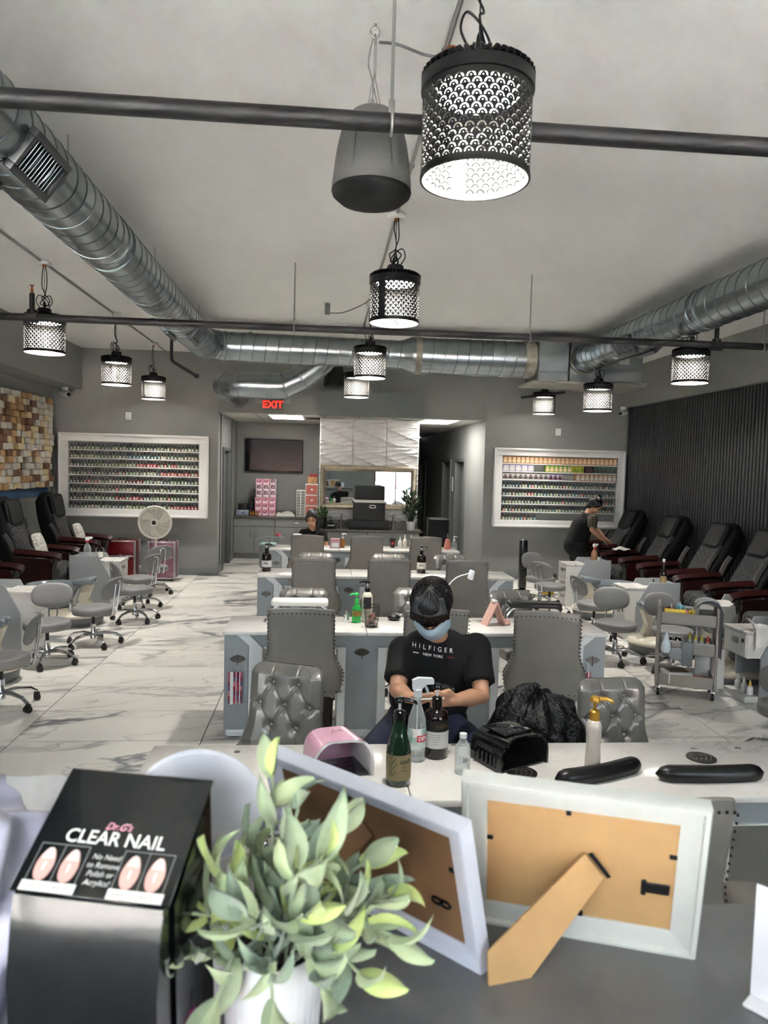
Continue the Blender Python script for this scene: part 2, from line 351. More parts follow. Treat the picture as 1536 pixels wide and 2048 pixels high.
MB().bb(-14, 10, -4, 0, 0, 3.2).build('wall', mat('pale brick', (188,160,148), 0.9, noise=(4, 0.12)), bld)
MB().bb(-14.2, 10.2, -4.2, 0.2, 3.2, 3.6).build('roof', mat('roof edge', (90,88,88), 0.8), bld)

# left wall: wood block panel
wp = thing('wood_block_panel', 'wall panel of protruding brown, tan and whitewashed wood blocks on the left wall', 'wall art', (XL, 10.0, 1.43))
MB().bb(0, 0.02, -0.9, 2.0, 0, 1.40).build('backing', mat('panel backing', (58,60,60), 0.8), wp)
bw = [mat('whitewashed block', (205,200,188), 0.75, noise=(9, 0.12), stretch=(1,1,4)), mat('pale pine block', (212,190,150), 0.7, noise=(9, 0.15), stretch=(1,1,4)),
      mat('tan block', (176,140,96), 0.7, noise=(9, 0.2), stretch=(1,1,4)), mat('walnut block', (120,88,66), 0.7, noise=(9, 0.25), stretch=(1,1,4)), mat('greyed block', (190,182,172), 0.75, noise=(9, 0.15), stretch=(1,1,4))]
bme = [MB().rb(0, 0.07, 0.002, 0.163, 0.002, 0.091, 0.006, 1).mesh('block', q) for q in bw]
rnd = random.Random(3)
for c in range(17):
    for r in range(15):
        if rnd.random() < 0.03: continue
        wgt = [6,3,2,2,3] if c > 12 or r < 5 else [3,3,4,4,2]
        o = ob('block', bme[rnd.choices(range(5), wgt)[0]], wp, (0.021+0.010*rnd.randint(0,5), -0.84+0.166*c+rnd.uniform(-0.004,0.004), 0.012+0.0925*r+(0.01 if c % 2 else 0)))
        o.scale = (1, rnd.choice((1,1,1,0.7)), 1)
tag(MB().rb(XL, XL+0.012, 8.6, 12.1, 1.30, 1.42, 0.003).build('wall_strip', mat('blue film', (52,96,140), 0.35, noise=(6,0.3))), 'blue strip on the left wall below the wood block panel', 'wall strip')

# wall plates and cameras
def plate(p, label):
    t = thing('wall_outlet', label, 'outlet', p)
    MB().rb(-0.045, 0.045, -0.008, 0, -0.06, 0.06, 0.003).build('cover_plate', m_white, t)
    for z in (-0.022, 0.022): MB().rb(-0.017, 0.017, -0.011, -0.007, z-0.014, z+0.014, 0.002).build('socket', mat('ivory plastic', (200,196,184), 0.4), t)
plate((-3.19, YB, 2.62), 'white wall outlet above the left polish display')
plate((4.05, YB, 2.575), 'white wall outlet above the right polish display')
def seccam(p, dx, label):
    t = thing('security_camera', label, 'camera', p)
    MB().cyl((0,0,0.05), (0,0,0.0), 0.05).build('mount', m_white, t)
    MB().cyl((-dx*0.06,0.05,-0.04), (dx*0.09,-0.1,-0.07), 0.045, n=16).build('housing', m_white, t)
    MB().cyl((dx*0.088,-0.098,-0.07), (dx*0.10,-0.112,-0.073), 0.036, n=16).build('lens', m_black, t)
seccam((-4.15, 12.15, 2.99), 1, 'small white security camera under the left beam')
seccam((5.13, 12.15, 2.98), -1, 'small white security camera beside the dark slat wall')

# ================================================================== PIPES, DUCTS, LAMPS
SC.cycles.use_denoising = True
SC.cycles.max_bounces = 7; SC.cycles.transparent_max_bounces = 8; SC.cycles.diffuse_bounces = 3; SC.cycles.glossy_bounces = 3; SC.cycles.transmission_bounces = 6; SC.cycles.adaptive_threshold = 0.04; SC.cycles.adaptive_min_samples = 16; SC.cycles.use_light_tree = False; SC.cycles.sample_clamp_indirect = 0.0
m_pipe = mat('black iron pipe', (58,58,60), 0.45, 0.5, noise=(7, 0.35), stretch=(0.25,1,1))
m_galv = mat('galvanised duct', (150,158,162), 0.27, 0.92, noise=(5, 0.16), bump=(9, 0.05))
m_galv2 = mat('galvanised duct seam', (120,128,132), 0.35, 0.92)
m_mastic = mat('duct mastic', (150,146,136), 0.9, noise=(14, 0.2), bump=(18, 0.6))
m_rod = mat('threaded rod', (160,160,158), 0.4, 0.8)
PZ = 3.105
def pipe(Y, z, label, hang, tees):
    t = thing('sprinkler_pipe', label, 'pipe', (0, Y, z))
    MB().cyl((XL, 0, 0.01), (XR-0.12, 0, 0.03), 0.033, n=16).build('pipe_run', m_pipe, t)
    for x in hang:
        h = MB().cyl((x, 0, 0.05), (x, 0, CEIL-z), 0.0065, n=8).build('hanger_rod', m_rod, t)
        MB().tube([(x+0.0, 0.037*math.sin(a), 0.02+0.042*math.cos(a)) for a in [2*PI*q/14 for q in range(14)]], 0.006, 6, closed=True).rb(x-0.012, x+0.012, -0.005, 0.005, 0.05, 0.1, 0.003).build('hanger_clip', m_rod, h)
    for x in tees:
        q = MB().cyl((x-0.05, 0, 0.015), (x+0.05, 0, 0.015), 0.045, n=16).cyl((x, 0, 0), (x, 0, 0.08), 0.04, n=14).build('tee', m_pipe, t)
        if x < 0 or Y < 4:
            MB().cyl((x, 0, 0.06), (x, 0, 0.22), 0.022, n=12).build('riser', m_pipe, t)
            MB().lathe([(0.012,0.22),(0.014,0.25),(0.008,0.26),(0.008,0.285),(0.022,0.287),(0.022,0.291)], 12, (x,0,0)).build('sprinkler_head', mat('brass sprinkler', (176,112,70), 0.35, 0.9), t)
        else: MB().cyl((x, 0, 0.06), (x, 0, 0.2), 0.022, n=12).build('riser', m_pipe, t)
pipe(2.66, PZ, 'black sprinkler pipe crossing the ceiling in front of the hanging speaker', (0.22,), (0.43,))
pipe(6.66, PZ, 'black sprinkler pipe crossing the room in front of the cross duct', (-0.28, 1.885, 4.15), (-2.55, 3.69))
# short drop pipe at the left rear
t = thing('drain_pipe', 'short bent black pipe by the rear left pendant lamp', 'pipe', (-2.22, 10.9, 3.35))
MB().tube(bez([(0,0,0.35),(0,0,0.08),(0.02,0,0),(0.12,0,-0.06),(0.36,0.02,-0.2)], 6), 0.024, 10).build('pipe_run', m_pipe, t)
MB().lathe([(0.034,-0.03),(0.034,0.03)], 12, (0.36,0.02,-0.2)).build('pipe_end', m_pipe, t)
t = thing('ceiling_pipe', 'short black pipe behind the farthest right pendant lamp', 'pipe', (3.3, 11.3, 3.05))
MB().cyl((-0.2,0,-0.01), (0.5,0,0.1), 0.022, n=10).build('pipe_run', m_pipe, t)

def spiral(p0, p1, r, pitch=0.15, n=48, name='duct_section', parent=None, helix=True):
    """a smooth duct tube between two points with its raised spiral seam"""
    p0, p1 = V(p0), V(p1); ax = (p1-p0); Ln = ax.length; ax.normalize(); a = ax.cross(V((0,0,1))).normalized(); b = a.cross(ax)
    o = MB().cyl(p0, p1, r, n=n).build(name, m_galv, parent, angle=50)
    k = int(Ln/pitch*30); pts = []
    for i in range(k):
        th = 2*PI*i/30; pts.append(p0+ax*(pitch*i/30)+a*((r+0.0005)*math.cos(th))+b*((r+0.0005)*math.sin(th)))
    MB().tube(pts, 0.0048, 4, caps=False).build('spiral_seam', m_galv2, o); return o
def band(p, d, r, w, name, parent, m=None, bump=0.008):
    p, d = V(p), V(d).normalized(); return MB().cyl(p-d*w/2, p+d*w/2, r+bump, n=40).build(name, m or m_galv, parent)
def grille(parent, c, n, along, w, h, slats=11):
    """a supply register: frame and louvre slats; n = outward normal"""
    n, al = V(n).normalized(), V(along).normalized(); up = n.cross(al)
    M = Matrix(((al.x,up.x,n.x,c[0]),(al.y,up.y,n.y,c[1]),(al.z,up.z,n.z,c[2]),(0,0,0,1)))
    f = MB(); f.M = M; e = 0.035
    f.rb(-w/2,w/2,-h/2,-h/2+e,-0.03,0.012,0.004).rb(-w/2,w/2,h/2-e,h/2,-0.03,0.012,0.004).rb(-w/2,-w/2+e,-h/2+e,h/2-e,-0.03,0.012,0.004).rb(w/2-e,w/2,-h/2+e,h/2-e,-0.03,0.012,0.004)
    g = f.build('register', mat('register frame', (88,90,94), 0.4, 0.6), parent)
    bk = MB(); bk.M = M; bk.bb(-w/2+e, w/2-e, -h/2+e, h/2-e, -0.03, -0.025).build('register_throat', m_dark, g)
    for i in range(slats):
        s = MB(); x = -w/2+e+(w-2*e)*(i+0.5)/slats; s.M = M @ T(x, 0, -0.008) @ Matrix.Rotation(0.6, 4, 'Y'); s.bb(-0.009, 0.009, -h/2+e, h/2-e, -0.0012, 0.0012).build('louvre', mat('louvre', (168,172,176), 0.3, 0.7), g)
# left run and elbow
DZ, DX, DY, DR = 3.375, -1.50, 9.5, 0.185
t = thing('air_duct', 'long galvanised spiral duct running down the left side of the ceiling', 'duct', (DX, 0, DZ))
t.location = (0,0,0)
spiral((DX, 0.6, DZ), (DX, 5.2, DZ), DR, parent=t); spiral((DX, 5.12, DZ), (DX, DY-0.33, DZ), DR, parent=t)
for y in (5.1, 5.24): band((DX, y, DZ), (0,1,0), DR, 0.05, 'coupling', t)
el = MB()
def elb(u, v, c=V((DX+0.32, DY-0.32, DZ)), R_=0.32):
    k = v; th = PI-k*PI/2; ctr = c+V((R_*math.cos(th), R_*math.sin(th), 0)); rad = V((math.cos(th), math.sin(th), 0)); ph = 2*PI*u
    return ctr+rad*(DR*1.01*math.cos(ph))+V((0,0,1))*(DR*1.01*math.sin(ph))
el.grid(elb, 40, 5).build('elbow', m_galv, t, angle=12)
for k in range(1, 5):
    th = PI-k/5*PI/2; rad = V((math.cos(th), math.sin(th), 0)); c = V((DX+0.32, DY-0.32, DZ))+rad*0.32
    MB().tube([c+rad*(DR*1.015*math.cos(2*PI*q/40))+V((0,0,DR*1.015*math.sin(2*PI*q/40))) for q in range(40)], 0.005, 5, closed=True).build('elbow_seam', m_galv2, t)
nrm = V((0.80, 0, -0.60)).normalized()
grille(t, V((DX, 3.62, DZ))+nrm*(DR+0.012), nrm, (0,1,0), 0.42, 0.22)
grille(t, V((DX, 8.0, DZ))+nrm*(DR+0.012), nrm, (0,1,0), 0.42, 0.22, 9)
nr2 = V((-0.75, 0, -0.66)).normalized()
grille(t, V((DX, 3.5, DZ))+nr2*(DR+0.012), nr2, (0,1,0), 0.42, 0.22, 5)
grille(t, V((DX, 7.7, DZ))+nr2*(DR+0.012), nr2, (0,1,0), 0.42, 0.22, 5)
for y in (2.2, 4.3, 6.4, 8.6): MB().cyl((DX+0.05, y, DZ+DR), (DX+0.05, y, CEIL), 0.004, n=6).build('hanger_wire', m_rod, t)
# cross duct, wider to the right of the collar
t = thing('cross_duct', 'galvanised cross duct spanning the room below the rear ceiling', 'duct')
spiral((DX+0.30, DY, DZ), (1.02, DY, DZ-0.02), DR, parent=t, pitch=0.155)
band((DX+0.55, DY, DZ), (1,0,0), DR, 0.06, 'coupling', t)
MB().grid(lambda u, v: V((1.0+v*0.13, DY+(DR+0.005+0.05*v)*math.cos(2*PI*u), DZ-0.02+(DR+0.005+0.05*v)*math.sin(2*PI*u))), 40, 1).build('reducer', m_galv, t)
band((1.0, DY, DZ-0.02), (1,0,0), DR, 0.03, 'coupling', t)
MB().cyl((1.12, DY, DZ-0.02), (1.17, DY, DZ-0.02), DR+0.05, n=40).build('collar', m_galv, t)
MB().cyl((1.165, DY, DZ-0.02), (1.245, DY, DZ-0.02), DR+0.055, n=40).build('mastic_band', m_mastic, t)
spiral((1.23, DY, DZ-0.02), (2.80, DY, DZ-0.02), DR+0.05, parent=t, pitch=0.155)
MB().cyl((2.60, DY, DZ-0.02), (2.76, DY, DZ-0.02), DR+0.058, n=40).build('mastic_band', m_mastic, t)
for x in (-0.95, 0.4, 2.0): MB().cyl((x, DY, DZ+DR), (x, DY, CEIL), 0.004, n=6).build('hanger_wire', m_rod, t)
# plenum boxes at the right
t = thing('plenum_box', 'sheet metal plenum box joining the cross duct and the right duct', 'duct box')
MB().rb(2.74, 3.13, 9.2, 9.85, 3.06, 3.60, 0.006, 1).build('box', m_galv, t); MB().bb(2.735, 3.135, 9.192, 9.858, 3.17, 3.182).build('seam', m_galv2, t)
MB().bb(3.13, 3.17, 9.25, 9.8, 3.08, 3.58).build('gasket', m_black, t)
MB().rb(3.17, 3.62, 9.3, 9.9, 3.06, 3.58, 0.006, 1).build('box', m_galv, t)
MB().rb(2.66, 3.7, 9.24, 9.9, 3.03, 3.062, 0.006, 1).build('tray', mat('tray edge', (150,148,140), 0.7), t)
t = thing('air_handler', 'square sheet metal air handler behind the right duct', 'air handler')
MB().rb(3.70, 4.36, 9.75, 10.5, 3.13, 3.6, 0.006, 1).build('casing', mat('air handler casing', (120,124,126), 0.5, 0.6), t)
MB().bb(4.36, 4.362, 9.8, 10.4, 3.2, 3.5).bb(3.7, 4.36, 9.744, 9.75, 3.3, 3.312).build('seam', m_galv2, t)
MB().bb(4.02, 4.17, 9.738, 9.75, 3.38, 3.52).build('paper_label', mat('label paper', (180,180,178), 0.7, noise=(60,0.3)), t)
MB().rb(3.66, 4.42, 9.7, 10.55, 3.08, 3.13, 0.004, 1).build('drip_tray', mat('drip tray', (128,126,122), 0.6), t)
# right run
RX, RZ_ = 3.37, 3.375
t = thing('air_duct', 'galvanised spiral duct running along the right side of the ceiling', 'duct')
spiral((RX, 9.36, RZ_), (RX, 6.25, RZ_), DR, parent=t); spiral((RX, 6.27, RZ_), (RX, 2.2, RZ_), DR, parent=t)
for y in (6.2, 6.33): band((RX, y, RZ_), (0,1,0), DR, 0.05, 'coupling', t)
band((RX, 9.3, RZ_), (0,1,0), DR, 0.05, 'mastic_band', t, m_mastic, 0.02)
nr3 = V((-0.80, 0, -0.60)).normalized()
grille(t, V((RX, 7.7, RZ_))+nr3*(DR+0.012), nr3, (0,1,0), 0.42, 0.22, 11)
nr4 = V((0.7, 0, -0.7)).normalized(); grille(t, V((RX, 7.6, RZ_))+nr4*(DR+0.012), nr4, (0,1,0), 0.42, 0.22, 5)
for y in (4.5, 7.25): MB().cyl((RX-0.05, y, RZ_+DR), (RX-0.05, y, CEIL), 0.004, n=6).build('hanger_wire', m_rod, t)
# return duct below the cross duct
t = thing('return_duct', 'bent galvanised duct below the left half of the cross duct', 'duct')
zc = 3.0; RD = 0.185; yd = 10.5
pts = [V((-1.42, 12.30, zc)), V((-1.42, yd+0.25, zc))]+[V((-1.42+0.25-0.25*math.cos(a), yd+0.25-0.25*math.sin(a), zc)) for a in (0.35,0.8,1.2,PI/2)]
MB().tube(pts+[V((-1.0, yd, zc))], RD, 36).build('elbow', m_galv, t, angle=14)
for a in (0.05, 0.8, 1.5):
    c = V((-1.17-0.25*math.cos(a), yd+0.25-0.25*math.sin(a), zc)); rad = V((-math.cos(a), -math.sin(a), 0))
    MB().tube([c+rad*(RD*1.01*math.cos(2*PI*q/36))+V((0,0,RD*1.01*math.sin(2*PI*q/36))) for q in range(36)], 0.005, 5, closed=True).build('elbow_seam', m_galv2, t)
MB().cyl((-1.01, yd, zc), (-0.62, yd, zc), RD, n=36).build('duct_section', m_galv, t)
for x in (-0.82, -0.76): band((x, yd, zc), (1,0,0), RD, 0.025, 'coupling', t)
MB().tube([V((-0.63,yd,zc)), V((-0.56,yd,zc)), V((-0.33,yd,zc+0.12)), V((-0.08,yd,zc+0.33)), V((0.1,yd,zc+0.52)), V((0.1,yd,CEIL-0.03))], RD, 36).build('offset', m_galv, t, angle=12)
for p, d in (((-0.56,yd,zc),(0.95,0,0.25)), ((-0.33,yd,zc+0.12),(0.75,0,0.55))): band(p, d, RD, 0.014, 'offset_seam', t, m_galv2, 0.006)

# conduits along the ceiling
def conduit(name, pts, r, label, parts=()):
    t = thing(name, label, 'conduit'); MB().tube(pts, r, 8).build('tube', m_rod, t)
    for p in parts: MB().lathe([(r+0.008,-0.008),(r+0.008,0.008)], 10, p).build('strap', m_rod, t)
conduit('ceiling_conduit', [(0.49,YF,3.685),(0.49,9.6,3.685)], 0.011, 'thin metal conduit above the centre row of pendant lamps', [(0.49,3.2,3.685),(0.49,4.4,3.685)])
conduit('ceiling_conduit', [(-2.59,YF,3.685),(-2.59,12.28,3.685)], 0.011, 'thin metal conduit above the left row of pendant lamps')
conduit('ceiling_conduit', [(3.70,YF,3.685),(3.70,9.6,3.685)], 0.011, 'thin metal conduit above the right row of pendant lamps')
tag(MB().tube(bez([(0.49,3.22,3.67),(0.4,3.2,3.665),(0.28,3.15,3.67),(0.20,3.125,3.66)], 6), 0.006, 6).build('speaker_cable', mat('grey cable', (110,110,110), 0.5)), 'thin grey cable from conduit to the hanging speaker', 'cable')
tag(MB().tube(bez([(0.47,7.4,3.68),(0.44,7.9,3.66),(0.2,8.2,3.6),(0.02,8.25,3.60)], 6), 0.006, 6).rb(-0.01,0.05,8.22,8.28,3.58,3.69,0.004).build('ceiling_cable', mat('grey cable', (110,110,110), 0.5)), 'thin cable with hook on the ceiling above the cross duct', 'cable')

# pendant lamps with perforated shades
def perforated(name, rgb, rough, metal=0.0):
    m = bpy.data.materials.new(name); m.use_nodes = True; nt = m.node_tree; b = nt.nodes['Principled BSDF']; L = nt.links.new
    b.inputs['Base Color'].default_value = lin(rgb)+(1,); b.inputs['Roughness'].default_value = rough; b.inputs['Metallic'].default_value = metal
    def mth(op, a, c=None):
        n = nt.nodes.new('ShaderNodeMath'); n.operation = op
        for i, q in enumerate((a, c)):
            if q is None: continue
            if isinstance(q, (int, float)): n.inputs[i].default_value = q
            else: L(q, n.inputs[i])
        return n.outputs[0]
    tc = nt.nodes.new('ShaderNodeTexCoord'); sp = nt.nodes.new('ShaderNodeSeparateXYZ'); L(tc.outputs['Object'], sp.inputs[0])
    ang = mth('ARCTAN2', sp.outputs['Y'], sp.outputs['X']); u = mth('ADD', mth('DIVIDE', ang, 2*PI), 0.5)
    vz = mth('DIVIDE', mth('SUBTRACT', sp.outputs['Z'], 0.022), 0.0185)
    row = mth('FLOOR', vz); fy = mth('SUBTRACT', mth('MULTIPLY', mth('SUBTRACT', vz, row), 0.0185), 0.002)
    par = mth('MULTIPLY', mth('MODULO', row, 2.0), 0.5)
    fx = mth('MULTIPLY', mth('SUBTRACT', mth('FRACT', mth('ADD', mth('MULTIPLY', u, 30.0), par)), 0.5), 0.0377)
    d = mth('SQRT', mth('ADD', mth('MULTIPLY', fx, fx), mth('MULTIPLY', fy, fy)))
    arc = mth('MULTIPLY', mth('GREATER_THAN', d, 0.0098), mth('LESS_THAN', d, 0.0150))
    dy = mth('SUBTRACT', fy, 0.0025); dot = mth('LESS_THAN', mth('SQRT', mth('ADD', mth('MULTIPLY', fx, fx), mth('MULTIPLY', dy, dy))), 0.0026)
    hole = mth('MAXIMUM', mth('MULTIPLY', arc, mth('GREATER_THAN', fy, -0.001)), dot)
    ok = mth('MULTIPLY', mth('MULTIPLY', mth('GREATER_THAN', vz, 0.0), mth('LESS_THAN', vz, 13.0)), mth('GREATER_THAN', u, 0.045))
    h = mth('MULTIPLY', hole, ok)
    tr = nt.nodes.new('ShaderNodeBsdfTransparent'); mx = nt.nodes.new('ShaderNodeMixShader'); L(h, mx.inputs[0]); L(b.outputs[0], mx.inputs[1]); L(tr.outputs[0], mx.inputs[2])
    L(mx.outputs[0], nt.nodes['Material Output'].inputs[0]); return m
m_sh_out = perforated('perforated black shade', (20,20,21), 0.45); m_sh_in = perforated('white shade lining', (128,126,121), 0.6)
m_lampblk = mat('black lamp metal', (22,22,23), 0.4, 0.3)
m_led = mat('led diffuser', (255,255,255), 0.5, emit=((255,250,240), 14.0))
m_led.cycles.emission_sampling = 'NONE'
LR, LH = 0.178, 0.30
lamp_light = bpy.data.lights.new('pendant_light', 'AREA'); lamp_light.shape = 'DISK'; lamp_light.size = 0.22; lamp_light.energy = LAMP_W; lamp_light.spread = math.radians(150); lamp_light.color = (1.0, 0.96, 0.90)
def shell(r, z0, z1, n=64): return MB().grid(lambda u, v: (r*math.cos(2*PI*u), r*math.sin(2*PI*u), z0+(z1-z0)*v), n, 1, cu=True)
def make_lamp():
    t = thing('pendant_lamp', 'x', 'lamp')
    shell(LR, 0, LH).build('shade', m_sh_out, t, fix=False); shell(LR-0.004, 0.002, LH-0.002).build('shade_lining', m_sh_in, t, fix=False)
    MB().grid(lambda u, v: ((LR+0.002-0.007*(v > 0.4 and v < 0.9))*math.cos(2*PI*u), (LR+0.002-0.007*(v > 0.4 and v < 0.9))*math.sin(2*PI*u), (0.012, 0.012-0.012, -0.0, 0.012)[round(v*3)]), 48, 3, cu=True).build('bottom_rim', m_lampblk, t)
    MB().lathe([(LR-0.01,LH+0.02),(LR+0.006,LH+0.016),(LR+0.006,LH-0.022),(LR-0.002,LH-0.024)], 48).build('top_band', m_lampblk, t)
    hs = MB().lathe([(0.001,LH+0.012),(LR-0.006,LH+0.010),(LR-0.008,LH+0.022),(0.07,LH+0.034),(0.001,LH+0.034)], 40)
    for q in range(44):
        hs.M = RZ(2*PI*q/44); hs.prism([(0.06,LH+0.03),(LR+0.006,LH+0.018),(LR+0.006,LH+0.034),(LR-0.012,LH+0.048),(0.075,LH+0.062)], -0.0035, 0.0035, 'y')
    hs.M = Matrix(); hs.build('heat_sink', m_lampblk, t)
    MB().lathe([(0.06,LH+0.03),(0.06,LH+0.10),(0.052,LH+0.108),(0.03,LH+0.112),(0.0,LH+0.112)], 24).build('driver_housing', m_lampblk, t)
    MB().tube([(0.026*math.cos(a), 0, LH+0.138+0.028*math.sin(a)) for a in [2*PI*q/18 for q in range(18)]], 0.006, 8, closed=True).build('hook_ring', m_lampblk, t)
    MB().lathe([(0.0,LH-0.024),(0.14,LH-0.024),(0.15,LH-0.016),(0.15,LH-0.005)], 32).build('led_panel', m_led, t)
    return t
lamp0 = make_lamp()
LAMPS = [  # x, y, z of the rim, rotation, label, hook coil, cable
 (0.478, 2.41, 2.842, -1.57, 'large black perforated pendant lamp nearest the camera, beside the speaker'),
 (0.49, 5.25, 2.925, 0.80, 'black perforated pendant lamp in the centre row, second from the camera'),
 (0.50, 8.1, 2.872, -1.4, 'black perforated pendant lamp hanging in front of the cross duct'),
 (0.462, 10.4, 2.872, -1.7, 'black perforated pendant lamp partly hidden behind the one before the duct'),
 (-2.57, 7.0, 2.860, -1.5, 'black perforated pendant lamp at the far left under the sprinkler pipe'),
 (-2.56, 9.3, 2.820, -1.3, 'black perforated pendant lamp in the middle of the left row'),
 (-2.60, 11.45, 2.835, -1.8, 'black perforated pendant lamp lighting the wall over the left polish display'),
 (3.70, 7.15, 2.825, -1.6, 'black perforated pendant lamp at the far right, before the slat wall'),
 (3.44, 8.95, 2.668, -1.4, 'black perforated pendant lamp under the plenum boxes'),
 (3.55, 11.55, 2.815, 2.35, 'black perforated pendant lamp lighting the wall over the right polish display')]
for i, (x, y, z, rz, lab) in enumerate(LAMPS):
    if i == 0: t = lamp0; t.location = (x,y,z); t.rotation_euler = (0,0,rz); t['label'] = lab; t['group'] = 'pendant lamps'
    else: t = copy_tree(lamp0, (x,y,z), rz, lab, 'pendant lamps')
    top = min(CEIL, 3.69)-z
    if x > 3 and y > 8: top = (3.5 if y > 10 else 3.19)-z
    zt = LH+0.16; rn = random.Random(i)
    c = MB().cyl((0,0,zt-0.01), (0,0,top), 0.0025, n=6)
    a = rn.uniform(0, 6); dx, dy = 0.02*math.cos(a), 0.02*math.sin(a)
    c.tube(bez([(0.03*math.cos(a),0.03*math.sin(a),LH+0.10),(0.07*math.cos(a),0.07*math.sin(a),LH+0.16),(0.05*math.cos(a),0.05*math.sin(a),LH+0.22),(0,0,LH+0.2),(-0.04*math.cos(a),-0.04*math.sin(a),LH+0.15),(0.0,0.02,LH+0.13),(0.05*math.cos(a+1),0.05*math.sin(a+1),LH+0.19),(0.01,0.01,LH+0.23)]+([(dx,dy,LH+0.3),(-dx*0.6,dy,LH+0.24+(top-LH-0.24)*0.6),(0,0,top)] if top > LH+0.4 else [(0,0,max(top,LH+0.25))]), 6), 0.0042, 6)
    c.build('cord', m_lampblk, t)
    if top > LH+0.4: MB().rb(-0.05,0.05,-0.05,0.05,top-0.03,top+0.008,0.006).build('ceiling_box', m_white, t); MB().lathe([(0.02,top-0.045),(0.02,top-0.03)],12).build('cord_grip', mat('brass sprinkler', (176,112,70), 0.35, 0.9), t)
    lo = ob('pendant_light', lamp_light, t, (0,0,LH-0.03))

# hanging speakers
def speaker(loc, label, s=1.0, rz=0.0, dark=False):
    t = thing('hanging_speaker', label, 'speaker', loc, rz, scale=s)
    prof = [(0.0,0.375),(0.05,0.373),(0.085,0.36),(0.115,0.32),(0.14,0.24),(0.154,0.16),(0.162,0.08),(0.163,0.05)]
    pr = bez([(p[0],0,p[1]) for p in prof], 5)
    b = MB(); n = 72; K = len(pr)-1
    def fn(u, v):
        p = pr[round(v*K)]; th = 2*PI*u; r = p.x; z = p.z; g = 0
        for k in range(3):
            c = -PI/2+0.55+k*2.1; c2 = -PI/2-0.62+k*2.1
            for cc in (c, c2):
                dth = abs((th-cc+PI) % (2*PI)-PI)*max(r, 0.02)
                if 0.09 < z < 0.33: g = max(g, math.exp(-(dth/0.009)**2)*min(1, (z-0.09)/0.02))
        r -= 0.014*g; return (r*math.cos(th), r*math.sin(th), z)
    b.grid(fn, n, K, cu=True).build('body', mat('dark speaker shell' if dark else 'grey speaker shell', (106,105,103) if not dark else (18,18,19), 0.6, bump=(160,0.15)), t)
    MB().lathe([(0.163,0.052),(0.165,0.045),(0.160,0.03),(0.13,0.005),(0.08,-0.008),(0.0,-0.012)], 48).build('grille', mat('black speaker grille', (20,20,21), 0.7, bump=(400,0.3)), t)
    w = MB()
    for q in range(3):
        a = 2*PI*q/3+0.3; w.tube([(0.04*math.cos(a),0.04*math.sin(a),0.365),(0.0,0.0,0.52)], 0.0025, 5)
        w.tube([(0.04*math.cos(a)+0.008*math.cos(k),0.04*math.sin(a),0.385+0.014*math.sin(k)) for k in [2*PI*j/10 for j in range(10)]], 0.0025, 5, closed=True)
    top = (CEIL-loc[2])/s
    w.cyl((0,0,0.5),(0,0,top-0.06),0.002,n=5).cyl((0.006,0,0.5),(0.006,0,top-0.06),0.002,n=5).tube(bez([(0.02,0,0.38),(-0.01,0,0.5),(-0.025,0,0.56),(-0.012,0,0.64),(0,0,top-0.05)],5),0.0035,6)
    w.build('suspension_cable', m_rod, t)
    MB().tube([(0.018*math.cos(k),0,top-0.035+0.02*math.sin(k)) for k in [2*PI*j/14 for j in range(14)]], 0.005, 6, closed=True).tube([(0,0.016*math.cos(k),top-0.062+0.018*math.sin(k)) for k in [2*PI*j/14 for j in range(14)]], 0.004, 6, closed=True).cyl((0,0,top-0.016),(0,0,top),0.006,n=8).build('ceiling_eye', m_rod, t)
speaker((0.178, 3.07, 2.985), 'grey egg-shaped speaker hanging beside the largest pendant lamp')
speaker((0.155, 10.95, 3.05), 'dark speaker hanging behind the cross duct over the back counter', 1.0, 0.4, True)

